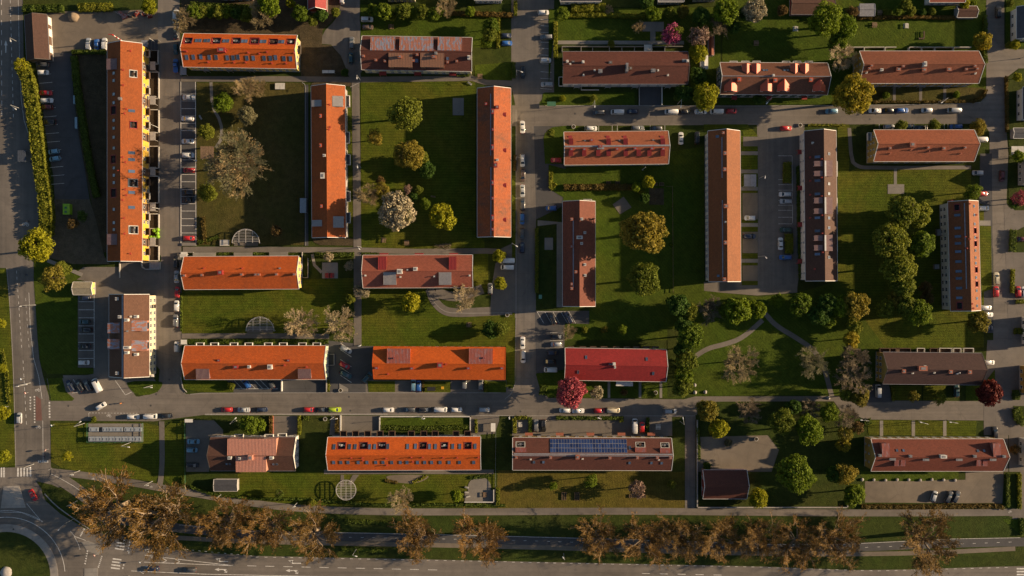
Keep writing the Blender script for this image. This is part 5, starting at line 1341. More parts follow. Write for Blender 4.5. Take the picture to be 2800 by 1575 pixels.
EDGE = [
 ('white-walled house above the brown top block', 1588, -42, 112, 92, 'h', TILE_GREY, W_WHITE, 6),
 ('pale house above the white blossom tree', 1835, -35, 70, 80, 'h', roof_mat('pale tiles', (.3, .28, .26), (.26, .24, .22), .4), W_GREY, 5.5),
 ('white house with a dark porch at the top edge', 1930, -42, 64, 78, 'h', TILE_DK, W_WHITE, 6),
 ('cream house above the hedge trees at the top', 1095, -45, 80, 84, 'h', TILE_GREY, W_CREAM, 6),
 ('white house at the top beside the middle street', 1335, -42, 76, 86, 'h', TILE_GREY, W_WHITE, 6),
 ('white house with red roof above the brown shed', 2590, -36, 98, 84, 'h', TILE_PINK, W_WHITE, 6),
 ('grey-roofed house with white dormers cut by the right edge', 2822, 62, 88, 84, 'v', TILE_GREY, W_WHITE, 6),
 ('black-roofed house cut by the right edge', 2830, 282, 88, 66, 'v', TILE_GREY, W_WHITE, 6),
 ('house with pale wall just beyond the right edge', 2836, 470, 70, 70, 'h', TILE_DK, W_GREY, 6),
 ('dark-roofed house beyond the right edge lower down', 2850, 905, 80, 80, 'v', TILE_DK, W_WHITE, 6),
 ('house just beyond the bottom right corner', 2850, 1240, 80, 90, 'v', TILE_BR, W_WHITE, 6.5),
 ('house beyond the right edge near the junction', 2852, 1040, 80, 90, 'v', TILE_RB, W_OCHRE, 6.5),
 ('dark barn roof at the top left edge', 640, -44, 96, 80, 'h', TILE_BR, W_RED, 5),
]
for lab, cx, cy, L, w, ax, rm, wm, he in EDGE:
    b = Bld('house', lab, cx, cy, L, w, ax, 0, he-1.2, 3.0, rm, wm, .35, TRIM, 'house')
    b.windows('S', 4, (1.5, 3.6) if he > 5 else (1.5,)); b.windows('W', 3, (1.5,))
    b.chimney((cx+8, cy), 7, 7, .8) if False else None
    b.finish()
b = Bld('shed', 'grey shed roof at the right edge beside the street', 2788, 364, 34, 28, 'h', 0, 2.6, .7, TILE_GREY, W_GREY, .2, TRIM, 'shed'); b.finish()
# ------------------------------------------------------------------ trees, shrubs and hedges
BARK = plain('bark', (.10, .075, .055), .9, var=.3, scale=5)
BARK_P = plain('pale bark', (.30, .225, .15), .9, var=.3, scale=5)
LM = {
 'green': leaf_mat('fresh green leaves', (.125, .180, .015)),
 'bright': leaf_mat('bright green leaves', (.14, .20, .012)),
 'olive': leaf_mat('olive leaves', (0.157, 0.186, 0.023)),
 'yellow': leaf_mat('yellow green leaves', (.27, .275, .014)),
 'gold': leaf_mat('golden leaves', (.33, .27, .025), other=(0.189, 0.189, 0.020)),
 'amber': leaf_mat('amber leaves', (.225, .188, .030), other=(0.135, 0.142, 0.016)),
 'dark': leaf_mat('dark green leaves', (0.062, 0.121, 0.019)),
 'brown': leaf_mat('brown leaves', (0.123, 0.084, 0.032)),
 'greyo': leaf_mat('grey olive leaves', (0.186, 0.180, 0.108)),
 'pink': leaf_mat('pink blossom', (0.340, 0.075, 0.105), .55, .2),
 'magenta': leaf_mat('magenta blossom', (0.260, 0.050, 0.130), .6, .2),
 'white': leaf_mat('white blossom', (0.396, 0.330, 0.242), .55, .2, (0.132, 0.132, 0.044)),
 'mauve': leaf_mat('mauve blossom', (0.275, 0.176, 0.154), .6, .2, (0.110, 0.099, 0.033)),
 'maple': leaf_mat('dark red leaves', (0.123, 0.020, 0.017), .5, .2),
 'hedge': leaf_mat('hedge leaves', (0.166, 0.186, 0.019), other=(0.162, 0.135, 0.016)),
 'hedged': leaf_mat('dark hedge leaves', (0.088, 0.127, 0.019)),
 'hedgeb': leaf_mat('brown hedge leaves', (0.145, 0.104, 0.029)),
 'buds': leaf_mat('rust brown buds', (.185, .105, .027), .6, .15, (.15, .098, .034)),
 'twig': leaf_mat('fine twigs', (0.244, 0.192, 0.108), .4, .1),
 'twigd': leaf_mat('dark fine twigs', (0.147, 0.121, 0.088), .4, .1),
 'palebud': leaf_mat('pale buds', (0.362, 0.290, 0.189), .5, .15),
}
def rdir(r):
    z = r.uniform(-1, 1); a = r.uniform(0, 2*math.pi); s = math.sqrt(1-z*z); return Vector((s*math.cos(a), s*math.sin(a), z))
def leaf(b, p, nrm, s, r, mi=0, narrow=1.0):
    n = (nrm+rdir(r)*.75).normalized(); u = n.orthogonal().normalized(); a = r.uniform(0, 6.28); w = n.cross(u)
    t = u*math.cos(a)+w*math.sin(a); v = n.cross(t)
    t = t*s; v = v*s*narrow
    b.quad([p-t, p-v*.7+t*.1, p+t, p+v*.7+t*.1], mi)
def crown_mesh(name, seed, blobs=34, per=95, ls=.085, zr=.8, sub=(.24, .4), cone=0.0, gaps=1.0):
    r = random.Random(seed); b = MB(); C = []
    for i in range(blobs):
        for _ in range(60):
            d = rdir(r); rad = r.uniform(.35, .86)**.6; 
            p = Vector((d.x*rad*.8, d.y*rad*.8, d.z*rad*zr*.78))
            if p.z < -zr*.55: continue
            if all((p-q[0]).length > .17 for q in C): break
        C.append((p, r.uniform(*sub)*(1-.25*abs(p.z)/zr)))
    # pull the outline uneven: a few lobes stick out, a few sectors stay short
    lob = [r.uniform(.82, 1.12) for _ in range(7)]
    for p, s in C:
        k = lob[int((math.atan2(p.y, p.x)+math.pi)/(2*math.pi)*6.999)]; p.x *= k; p.y *= k
    for p, s in C:
        n = int(per*(s/.32)**2)
        for i in range(n):
            d = rdir(r)
            if d.z < -.35 and r.random() < .7: continue
            q = p+d*s*r.uniform(.72, 1.04); q.z = p.z+(q.z-p.z)*.85
            leaf(b, q, d, ls*r.uniform(.6, 1.25), r)
    return b.mesh(name, [LM['green']])
def limb_mesh(name, seed, trunk=.06, levels=3, pale=False, start=-1.3, spread=.75, n1=6, top=.75, thin=.5, twigs=0, flat=1.0):
    """trunk and limbs in crown units: the crown is a ball of radius 1 round the origin, the ground at START"""
    r = random.Random(seed); b = MB(); tips = []
    def grow(p, d, L, rad, lev):
        pts = [p]; q = p; dd = d
        for k in range(3):
            dd = (dd+rdir(r)*.16+Vector((0, 0, .05))).normalized(); q = q+dd*L/3; pts.append(q)
        b.tube(pts, [rad, rad*.85, rad*.7, rad*.5], 5 if lev < 2 else 3, 0, False)
        tips.append((q, dd, lev))
        if lev < levels:
            for j in range(r.choice((3, 3, 4)) if lev < levels-1 else r.choice((3, 4, 5))):
                at = pts[r.choice((1, 2, 3, 3))]
                nd = (dd*.9+rdir(r)*.75); nd.z = nd.z*flat*.9+.12; grow(at, nd.normalized(), L*r.uniform(.5, .8), rad*thin, lev+1)
    b.tube([(0, 0, start), (r.uniform(-.03, .03), r.uniform(-.03, .03), start*.5), (0, 0, -.3), (0, 0, .05)], [trunk*1.5, trunk, trunk*.85, trunk*.6], 7, 0, False)
    for j in range(n1):
        a = 2*math.pi*(j+r.uniform(-.3, .3))/n1; up = r.uniform(.25, .9); d = Vector((math.cos(a)*spread, math.sin(a)*spread, up)).normalized()
        grow(Vector((0, 0, r.uniform(-.55, -.1))), d, r.uniform(.5, .72)*top/.75, trunk*.55, 1)
    return b, tips
LIMB = []
for i in range(3):
    b_, _t = limb_mesh('limbs', 30+i, .055, 2); LIMB.append(b_.mesh('trunk', [BARK]))
CROWN = [crown_mesh('crown', 50+i, 60+5*i, 190, .066, .78+.06*(i % 3), (.16, .30)) for i in range(5)]
FINE = [crown_mesh('crown', 70+i, 110, 300, .047, .8, (.12, .24)) for i in range(4)]      # finer leaves for the largest trees
LOOSE = [crown_mesh('crown', 80+i, 44, 150, .06, .85, (.14, .28)) for i in range(3)]
BALL = [crown_mesh('crown', 90+i, 70, 190, .055, .85, (.2, .28)) for i in range(2)]
def bare(seed, buds, pale, bud_n, bs, n1=7, spread=.8, levels=4, trunk=.05, flat=1.0, jit=.12):
    b, tips = limb_mesh('bare', seed, trunk, levels, pale, spread=spread, n1=n1, thin=.55, flat=flat)
    mx = sorted(max(abs(t[0].x), abs(t[0].y)) for t in tips)[int(len(tips)*.93)]; k = 1/mx
    tr = MB(); tr.v = [(x*k, y*k, z if z < -.55 else -.55+(z+.55)*k) for x, y, z in b.v]; tr.f = b.f; tr.m = b.m
    r = random.Random(seed+5); c = MB()
    ends = [t for t in tips if t[2] >= levels-2]
    for i in range(bud_n):
        q, d, lv = r.choice(ends); q = Vector((q.x*k, q.y*k, -.55+(q.z+.55)*k))
        out = (Vector((q.x, q.y, .25))+d*.6+rdir(r)*.55).normalized()
        p = q+rdir(r)*jit*r.random()-d*r.uniform(-.05, .25); L = bs*r.uniform(.7, 1.8); w = out.cross(Vector((0, 0, 1))+rdir(r)*.5).normalized()*bs*r.uniform(.1, .28)
        c.quad([p-w*.3, p+out*L*.5-w, p+out*L, p+out*L*.5+w])
    return tr.mesh('trunk', [BARK_P if pale else BARK]), c.mesh('crown', [LM[buds]])
BUD = [bare(200+i, 'buds', True, 13000, .052, 14, .9, 4, .065, jit=.1) for i in range(4)]
BARE = [bare(300+i, 'twig', True, 9000, .062, 13, .9, 4, .03, jit=.1) for i in range(3)]
USEDK = {}
def tree(p, r, kind, label, style=None, group=None, squash=1.0, name=None, hf=None, nat_=False):
    """p, r: crown centre and radius in plan readings"""
    px = nx(p); rp = r/_T[2]
    style = style or ('bare' if kind in ('twig', 'twigd', 'palebud') else 'bud' if kind == 'buds' else 'fine' if rp*S > 5 else 'crown')
    Rm = rp*S*(1.1 if style in ('bare', 'bud') else 1.2); hf = hf or (1.45 if style in ('crown', 'fine', 'loose') else 1.2 if style == 'bare' else .95)
    small = Rm < 1.9
    zc = Rm*(hf if not small else .62)
    Rm *= (CAM_H-zc)/CAM_H
    x, y = W(px, zc); g = gz(x, y)
    i = USEDK[style] = USEDK.get(style, -1)+1
    root = empty(name or ('shrub' if small else 'tree'), (x, y, g), rnd.uniform(0, 6.28), label, 'bush' if small else 'tree', group)
    sc = (Rm, Rm*squash, Rm)
    if style in ('bare', 'bud'):
        tm, cm = (BARE if style == 'bare' else BUD)[i % (3 if style == 'bare' else 4)]
    else:
        cm = {'crown': CROWN, 'fine': FINE, 'loose': LOOSE, 'ball': BALL}[style]; cm = cm[i % len(cm)]; tm = LIMB[i % 3]
    t = place(tm, 'trunk', root, (0, 0, zc-(-1.3*Rm+zc if False else 0)), 0, sc)
    # trunk mesh reaches 1.3 radii below the crown centre; stretch it so that it stands on the ground
    t.location = (0, 0, zc); t.scale = (Rm, Rm, Rm if style in ('bare', 'bud') else Rm)
    k = zc/1.3
    if abs(k-Rm) > .02*Rm: t.scale.z = max(k, .05)
    if style in ('bare', 'bud'):
        t.scale = (Rm, Rm, k); c = place(cm, 'crown', root, (0, 0, zc), 0, (Rm, Rm, k), LM[kind])
    else:
        t.scale = (Rm*.8, Rm*.8*squash, k)
        c = place(cm, 'crown', root, (0, 0, zc), 0, sc, LM[kind])
    return root
def hedge(line, w, h, kind, label, dens=15, ls=.26, group=None, name='hedge'):
    """clipped hedge: leaf faces over a rounded box that follows the line; w in photograph pixels"""
    q = [nx(p) for p in line]; P = [Vector((*W(p, h*.6), 0)) for p in q]; wm = w*S*.98; r = random.Random(int(q[0][0]*7+q[0][1]))
    z0 = min(gz(p.x, p.y) for p in P); b = MB()
    for a, c in zip(P[:-1], P[1:]):
        d = c-a; L = d.length; d.normalize(); n = Vector((-d.y, d.x, 0))
        for i in range(max(10, int(L*(wm+2*h)*dens))):
            t = r.uniform(-.15, L+.15); u = r.random()*(wm+2*h)
            k = .78+.22*math.sin(t*1.7+a.x)*math.cos(t*.63+a.y); 
            if u < wm: p = a+d*t+n*(u-wm/2); p.z = h*(k+.2)*(1-.3*abs((u-wm/2)/(wm/2))**3); nn = Vector((0, 0, 1))
            else:
                sd = 1 if u < wm+h else -1; zz = (u-wm) % h; p = a+d*t+n*sd*wm/2*(.86+.18*r.random()); p.z = zz; nn = n*sd
            p += rdir(r)*.12; leaf(b, p, nn, ls*r.uniform(.6, 1.4), r)
        b.box(tuple((a+c)/2+Vector((0, 0, h*.38))), (L, wm*.7, h*.72), 0, math.atan2(d.y, d.x))
    b.v = [(v[0], v[1], v[2]+z0) for v in b.v]
    o = b.build(name, LM[kind]); tag(o, label, 'hedge', group); return o

# ---- along the top and in the left courtyard
T(0, 0)
hedge([(215, 640), (285, 800), (318, 1000), (345, 1200), (378, 1449), (405, 1700), (440, 1900), (465, 2140), (455, 2330)], 34, 3.2, 'hedge', 'long tall yellow-green hedge along the left road', 13, .34)
tree((205, 640), 70, 'yellow', 'spiky yellow-green bush at the head of the long hedge', 'loose')
tree((1478, 65), 75, 'yellow', 'yellow-green tree over the scrap pile at the top left')
tree((1825, 200), 95, 'twig', 'bare brown tree over the parked caravan')
tree((1920, 120), 75, 'green', 'green bush right of the bare tree at the top left')
hedge([(230, 85), (625, 85)], 20, 1.8, 'hedged', 'dark hedge beside the garage roof'); hedge([(780, 75), (1110, 70)], 22, 1.8, 'hedge', 'yellow-green hedge behind the sandy yard')
hedge([(1890, 55), (2536, 90), (2700, 140)], 18, 2.0, 'hedged', 'dark garden hedge at the top left')
for i, (x, y, r, k) in enumerate(((2010, 120, 60, 'olive'), (2090, 130, 55, 'green'), (2170, 125, 65, 'olive'), (2250, 120, 60, 'green'), (2340, 140, 60, 'dark'), (2440, 160, 65, 'olive'))):
    tree((x, y), r, k, '%s garden shrub from the left behind the terraced orange block' % ordinal(i))
tree((2208, 1018), 104, 'bright', 'dense bright green round tree in the leftmost courtyard', 'ball')
tree((2445, 1140), 95, 'greyo', 'grey-green spiky tree in the leftmost courtyard', 'ball')
tree((2045, 1305), 82, 'olive', 'olive round bush by the slab path in the leftmost courtyard', 'ball')
tree((2440, 880), 95, 'twig', 'bare tree near the top of the leftmost courtyard')
hedge([(715, 515), (1050, 515)], 10, 1.4, 'hedged', 'dark clipped hedge below the three yard cars')
hedge([(735, 560), (760, 800), (800, 1080), (850, 1400), (900, 1700), (960, 1950)], 18, 1.6, 'hedged', 'dark hedge along the right of the car park')
nat(); tree((648, 443), 66, 'greyo', 'wide grey-brown tree in the middle of the leftmost courtyard', 'bare'); tree((648, 443), 60, 'twig', 'thin bare crown merging into the wide courtyard tree', 'bare')
T(0, 400); tree((2055, 460), 98, 'olive', 'olive bush beside the black parked cars', 'ball'); tree((360, 1000), 170, 'yellow', 'large bright yellow-green tree by the left road bend', 'fine')
tree((520, 1300), 130, 'amber', 'mixed yellow and bare tree above the dark grass corner', 'loose'); tree((620, 1220), 80, 'olive', 'olive shrub by the slab path on the left'); tree((715, 770), 65, 'brown', 'brown bush on the dry rough plot', 'loose'); tree((810, 690), 60, 'dark', 'dark bush beside the lime green hut', 'loose')
hedge([(2010, 700), (2030, 960)], 10, .8, 'hedgeb', 'low brown planting right of the empty bays', 9); hedge([(1970, 955), (2160, 900)], 10, .7, 'hedged', 'low green planting left of the courtyard pergola', 9)
T(700, 0)
tree((130, 60), 115, 'bright', 'bright green tree left of the red house'); tree((60, 140), 115, 'twig', 'large bare tree behind the orange terraced block'); tree((440, 130), 80, 'green', 'green tree just below the red house'); tree((340, 35), 48, 'yellow', 'small yellow-green tree left of the red house'); tree((650, 150), 62, 'dark', 'dark bush below right of the red house'); tree((790, 120), 48, 'olive', 'olive bush right of the red house'); tree((560, 200), 55, 'olive', 'small olive bush in the bare garden')
for i, (x, y, r, k) in enumerate(((1150, 100, 58, 'green'), (1265, 110, 88, 'green'), (1345, 160, 50, 'olive'), (1460, 110, 82, 'olive'), (1555, 120, 55, 'green'), (1650, 120, 72, 'olive'), (1770, 140, 72, 'green'))):
    tree((x, y), r, k, '%s tree from the left in the top row beside the short street' % ordinal(i), group='row of garden trees at the top')
tree((1890, 80), 80, 'twig', 'bare brown tree at the right end of the top garden row'); tree((2120, 115), 52, 'bright', 'small bright tree behind the top middle lawn')
hedge([(1920, 130), (2536, 150)], 12, 1.6, 'hedgeb', 'brownish hedge at the end of the top middle lawn')
tree((2335, 255), 75, 'green', 'upper leafy bush at the right end of the top middle lawn'); tree((2320, 345), 75, 'olive', 'middle leafy bush at the right end of the top middle lawn'); tree((2280, 415), 60, 'green', 'lower leafy bush at the right end of the top middle lawn')
hedge([(2400, 185), (2400, 465)], 8, 1.6, 'hedge', 'narrow clipped hedge beside two blue cars')
hedge([(1990, 740), (2110, 742)], 9, .9, 'hedged', 'low shrubs below the right end of the grey box block')
tree((880, 720), 40, 'dark', 'low dark shrub beside the bin shelter')
tree((30, 870), 70, 'twig', 'small bare tree by the square cover in the courtyard')
# second courtyard
tree((1490, 1120), 165, 'olive', 'big olive tree in the upper part of the second courtyard', 'fine', squash=1.08); tree((1185, 1360), 85, 'amber', 'yellowish shrub left in the second courtyard', 'loose')
T(700, 400)
tree((1510, 85), 150, 'amber', 'yellow-olive tree in the middle of the second courtyard', 'fine'); tree((1640, 120), 75, 'olive', 'green side crown beside the yellow-olive courtyard tree'); tree((1690, 235), 90, 'dark', 'round dark bush in the second courtyard', 'ball')
tree((1400, 655), 205, 'white', 'large white blossoming tree in the second courtyard', 'fine'); tree((1255, 430), 80, 'amber', 'brownish bush above the white blossom tree', 'loose'); tree((1230, 340), 50, 'brown', 'small brown bush above the brownish bush', 'loose')
tree((1505, 430), 48, 'mauve', 'pale flowering shrub near the courtyard bench', 'loose'); tree((1610, 432), 45, 'olive', 'small olive shrub near the courtyard bench'); tree((1675, 570), 58, 'green', 'green shrub right of the white blossom tree'); tree((1560, 500), 45, 'dark', 'dark shrub touching the white blossom tree')
tree((1105, 490), 95, 'twig', 'bare tree left of the white blossom tree'); tree((1840, 700), 135, 'yellow', 'bright yellow-green tree in the lower right of the second courtyard')
tree((200, 830), 62, 'brown', 'round brown bush low in the leftmost courtyard', 'loose')
hedge([(585, 1075), (970, 1075)], 13, 1.2, 'hedged', 'green hedge above the playground slab'); tree((720, 1092), 55, 'white', 'white flowering shrub in the hedge by the playground slab', 'loose'); tree((920, 1180), 50, 'white', 'white flowering shrub beside the straight foot path', 'loose')
hedge([(0, 1068), (125, 1068)], 8, .7, 'hedged', 'low box hedge left of the middle entrance deck'); hedge([(320, 1068), (450, 1068)], 8, .7, 'hedged', 'low box hedge right of the middle entrance deck')
tree((2410, 1085), 68, 'yellow', 'yellow-green tree beside the two white vans'); tree((2415, 1360), 66, 'yellow', 'small yellow-green tree by the small car park')
tree((1010, 1420), 55, 'white', 'pale flowering bush at the corner of the salmon-red block', 'loose')
hedge([(1050, 1060), (1210, 1065)], 5, .5, 'hedged', 'low planting at the left of the salmon-red block')
T(0, 400); hedge([(2135, 1068), (2310, 1068)], 8, .7, 'hedged', 'low box hedge between the entrance decks'); hedge([(2500, 1068), (2600, 1068)], 8, .7, 'hedged', 'low box hedge right of the second entrance deck')
# lower left lawns
T(700, 800)
tree((1535, 100), 98, 'yellow', 'vivid yellow tree on the mown lawn'); tree((1080, 0), 58, 'white', 'pale blossoming bush at the end of the foot path', 'loose')
tree((450, 312), 122, 'palebud', 'left of two bare trees above the white balconies'); tree((850, 312), 132, 'palebud', 'right of two bare trees, nearest the angled bays')
hedge([(935, 20), (945, 210)], 15, 1.4, 'hedged', 'shrub strip along the foot path by the long lawn'); tree((940, 60), 50, 'olive', 'olive shrub in the strip along the foot path'); tree((935, 380), 50, 'olive', 'shrub under the right bare tree')
tree((2330, 370), 95, 'dark', 'dark left half of the shrub clump on the mown lawn', 'ball'); tree((2430, 365), 80, 'olive', 'lighter right half of the shrub clump on the mown lawn', 'loose'); tree((2080, 45), 110, 'palebud', 'pale bare tree inside the curved path')
T(0, 800)
for ox, xs in ((0, ((1860, 2040), (2120, 2375), (2460, 2536))), ):
    for i, (x0, x1) in enumerate(xs): hedge([(x0, 487), (x1, 487)], 12, .8, 'hedged', '%s planted bed from the left above the white balconies' % ordinal(i))
tree((2290, 925), 40, 'olive', 'small olive bush by the shaded bays'); tree((15, 305), 48, 'yellow', 'upper yellow-green tree at the left edge'); tree((25, 750), 46, 'yellow', 'middle yellow-green tree at the left edge'); tree((30, 1190), 68, 'yellow', 'lower yellow-green tree at the left edge')
hedge([(1795, 10), (1798, 380)], 4, .7, 'hedged', 'thin hedge along the edge of the long lawn'); tree((930, 1258), 30, 'olive', 'tiny shrub beside a lamp above the bin yard')
tree((2470, 1310), 95, 'green', 'bush in the garden above the bottom left block')
hedge([(20, 560), (60, 760), (90, 1100)], 10, .6, 'hedge', 'strip of scrub left of the main road', 8)
T(700, 800)
for i, (x0, x1) in enumerate(((0, 178), (265, 510), (590, 715))): hedge([(x0, 487), (x1, 487)], 12, .8, 'hedged', '%s planted bed from the middle above the white balconies' % ordinal(i))
hedge([(715, 870), (715, 980)], 8, .8, 'hedge', 'small hedge below the pale green gable'); hedge([(1655, 870), (1655, 980)], 6, .7, 'hedgeb', 'narrow hedge beside the blue cars')
hedge([(430, 1225), (430, 1400)], 9, 1.2, 'hedge', 'hedge between two driveways above the bottom left block'); hedge([(150, 1225), (150, 1390)], 8, 1.2, 'hedgeb', 'brown hedge left of the driveway'); tree((30, 1310), 70, 'bright', 'bright green bush beside the brown hedge')
hedge([(495, 1225), (495, 1260)], 14, 1.2, 'hedged', 'small hedge corner by the lime green car'); hedge([(800, 1230), (800, 1390)], 9, .9, 'hedgeb', 'narrow planting beside the wide driveway')
hedge([(1240, 1335), (1680, 1345), (2110, 1330)], 12, .7, 'hedged', 'scrubby planting along the green slope'); hedge([(2180, 1260), (2180, 1390)], 6, 1.0, 'hedge', 'narrow hedge beside the bin store')
hedge([(2275, 880), (2275, 985)], 7, .8, 'hedge', 'hedge between two grey cars')
# top middle and right gardens
T(1400, 0)
hedge([(432, 215), (432, 570)], 10, 1.6, 'hedge', 'clipped hedge beside the upper street bays'); hedge([(560, 155), (900, 150), (1310, 165)], 11, 1.5, 'hedge', 'long hedge at the end of the brown block garden')
hedge([(590, 80), (920, 75)], 22, 1.6, 'hedge', 'wide hedge below the white-walled house'); hedge([(35, 10), (35, 150)], 8, 1.4, 'hedge', 'hedge end left of the middle street')
hedge([(15, 620), (15, 770)], 9, 1.4, 'hedged', 'dark hedge by the driving car')
tree((490, 140), 75, 'green', 'dark green bush at the corner of the brown block garden'); tree((985, 435), 38, 'olive', 'small tree over the back patios'); tree((1395, 140), 78, 'bright', 'bright green tree by the garden patio'); tree((1255, 265), 48, 'twig', 'small bare tree left of the garden patio'); tree((1560, 125), 58, 'olive', 'first olive tree right of the garden patio'); tree((1690, 110), 62, 'amber', 'second tree right of the garden patio'); tree((1870, 165), 95, 'dark', 'dark tree above the pale blossom tree'); tree((2110, 110), 125, 'bright', 'big green tree left of the white blossom at the top'); tree((2400, 112), 122, 'white', 'large white blossom tree at the top', 'fine')
tree((2070, 245), 95, 'twigd', 'bare brown tree below the big green tree at the top'); tree((2200, 270), 70, 'dark', 'dark shrub below the white blossom tree at the top')
tree((1590, 330), 112, 'magenta', 'pink and purple blossoming tree behind the brown block', 'loose'); tree((1620, 318), 75, 'olive', 'green crown rising out of the purple blossom', hf=2.0); tree((1850, 350), 112, 'mauve', 'pale mauve blossom tree by the rust-roofed shed', 'loose'); tree((1850, 525), 92, 'yellow', 'yellow-green tree above the white shed'); tree((1920, 962), 135, 'yellow', 'vivid yellow-green tree leaning over the upper street', 'fine')
tree((500, 975), 34, 'yellow', 'left small round tree on the strip lawn', 'ball'); tree((805, 977), 40, 'olive', 'right small round tree on the strip lawn', 'ball'); tree((1700, 925), 90, 'dark', 'dark shrub right of the garage ramp'); tree((1850, 745), 80, 'dark', 'dark shrub below the white shed'); tree((2440, 990), 60, 'dark', 'dark shrub below the pointed dormer block'); tree((1640, 960), 45, 'hedged', 'low shrub beside the garage ramp')
tree((380, 1320), 45, 'olive', 'yellowish bush at the corner above the terracotta block')
tree((2290, 130), 60, 'dark', 'dark bush under the white blossom at the top'); tree((1330, 20), 70, 'dark', 'dark tree at the top beside the pale house'); tree((960, 100), 40, 'twig', 'thin bare bush at the end of the wide hedge')
T(2100, 0)
tree((570, 190), 165, 'bright', 'left crown of the huge green tree at the top right', 'fine', hf=1.5); tree((755, 265), 140, 'bright', 'right crown of the huge green tree at the top right', 'fine', hf=1.3); tree((690, 420), 100, 'green', 'lower crown of the huge green tree at the top right')
tree((840, 115), 60, 'brown', 'brownish bush left of the grey pavilion', 'loose'); tree((725, 585), 115, 'palebud', 'bare white-branched tree beside the ochre gable'); tree((845, 955), 200, 'gold', 'huge golden tree at the upper street', 'fine'); tree((2125, 410), 92, 'gold', 'golden tree at the corner of the top right street')
tree((1320, 1242), 58, 'olive', 'leftmost clipped round tree above the salmon block', 'ball', hf=1.3); tree((1648, 1240), 60, 'olive', 'middle clipped round tree above the salmon block', 'ball', hf=1.3); tree((2075, 1265), 85, 'amber', 'rightmost clipped round tree above the salmon block', 'ball')
for i, (x, y, r, k) in enumerate(((140, 100, 55, 'brown'), (1180, 120, 40, 'olive'), (1290, 110, 48, 'green'), (1420, 110, 48, 'olive'), (1530, 125, 38, 'dark'), (1625, 118, 42, 'olive'), (1360, 45, 60, 'olive'))):
    tree((x, y), r, k, '%s shrub from the left in the allotment strip at the top right' % ordinal(i))
hedge([(890, 178), (1400, 170), (1860, 175)], 8, 1.4, 'hedgeb', 'brown hedge behind the top right lawn'); hedge([(2150, 160), (2155, 420)], 8, 1.4, 'hedged', 'dark hedge at the right end of the top right lawn'); hedge([(2150, 470), (2155, 620)], 9, 1.2, 'hedged', 'dark hedge below the golden corner tree')
tree((1950, 40), 50, 'yellow', 'left yellow bush above the brown trimmed shed'); tree((2030, 30), 35, 'bright', 'right green bush above the brown trimmed shed'); tree((2400, 30), 40, 'olive', 'olive bush at the top right corner')
hedge([(1045, 1010), (1500, 1010), (2040, 1005), (2130, 960), (2165, 890)], 6, .9, 'hedgeb', 'thin brown hedge round the dry front gardens'); tree((1165, 942), 38, 'green', 'left small shrub in the dry front gardens'); tree((1865, 937), 35, 'bright', 'right small shrub in the dry front gardens')
tree((2470, 765), 45, 'yellow', 'yellow round bush at the right edge'); tree((2390, 450), 40, 'olive', 'olive bush at the garden corner on the right edge'); tree((2450, 440), 50, 'yellow', 'yellow bush beside the grey house at the right edge')
hedge([(400, 1240), (760, 1240)], 6, .5, 'hedge', 'low hedge above the dark upright block', 8)
hedge([(2360, 760), (2365, 1000), (2370, 1300)], 6, 1.2, 'hedgeb', 'brown hedge along the right street')
# middle right
T(1400, 400)
tree((1350, 352), 64, 'yellow', 'yellow tree at the end of the courtyard hedge'); tree((1290, 475), 40, 'olive', 'small pointed shrub below the courtyard hedge', 'loose'); tree((1230, 400), 50, 'bright', 'green shrub at the end of the courtyard hedge'); hedge([(515, 405), (850, 405), (1190, 405)], 16, 1.3, 'hedgeb', 'long brown-green hedge across the middle courtyard'); hedge([(385, 250), (385, 405)], 10, 1.2, 'hedge', 'hedge end by the shaded forecourt'); tree((1310, 510), 50, 'dark', 'dark shrub by the vegetable beds')
tree((1300, 850), 225, 'amber', 'huge amber and green tree in the middle courtyard', 'fine'); tree((1310, 1320), 165, 'olive', 'large olive tree below the huge amber tree', 'fine'); tree((1580, 975), 16, 'bright', 'tiny green shrub by the courtyard fence', 'ball')
hedge([(245, 815), (245, 1449)], 8, 1.0, 'hedge', 'hedge along the dark lawn by the street'); hedge([(430, 370), (380, 420)], 12, 1.0, 'hedge', 'hedge corner by the middle courtyard')
hedge([(30, 90), (25, 240)], 7, .7, 'hedgeb', 'upper planted strip left of the parked cars'); hedge([(20, 640), (20, 870)], 7, .7, 'hedged', 'lower planted strip left of the parked cars')
T(2100, 400)
tree((1330, 640), 175, 'olive', 'upper left crown of the big courtyard tree group', 'fine', hf=1.35); tree((1480, 690), 135, 'olive', 'upper right crown of the big courtyard tree group', hf=1.4); tree((1220, 920), 180, 'olive', 'lower left crown of the big courtyard tree group', 'fine'); tree((1510, 970), 135, 'green', 'lower right crown of the big courtyard tree group'); tree((1290, 1190), 168, 'olive', 'separate olive tree below the big tree group', 'fine'); tree((1340, 1380), 125, 'olive', 'smaller olive tree below the separate tree'); tree((1560, 1400), 70, 'brown', 'brown bush near the white wall', 'loose')
tree((2030, 445), 88, 'green', 'green tree at the top of the right orange block', 'loose'); tree((2500, 505), 85, 'pink', 'pink blossom tree at the right edge', 'loose'); tree((2440, 560), 60, 'dark', 'dark bush under the right pink tree'); tree((2480, 100), 60, 'bright', 'bright bush at the right edge above the pink tree')
hedge([(190, 160), (190, 360)], 22, 1.2, 'hedge', 'upper clipped hedge block in the car park'); hedge([(207, 870), (207, 1060)], 22, 1.2, 'hedge', 'lower clipped hedge block in the car park'); hedge([(293, 200), (300, 400), (303, 700), (312, 1050), (318, 1300)], 7, .8, 'hedged', 'narrow planting along the white window wall of the dark block')
hedge([(2430, 830), (2420, 1040)], 16, 1.3, 'hedged', 'hedge round a drive at the right edge'); hedge([(2425, 1220), (2420, 1449)], 9, 1.1, 'hedge', 'hedge strip at the right edge')
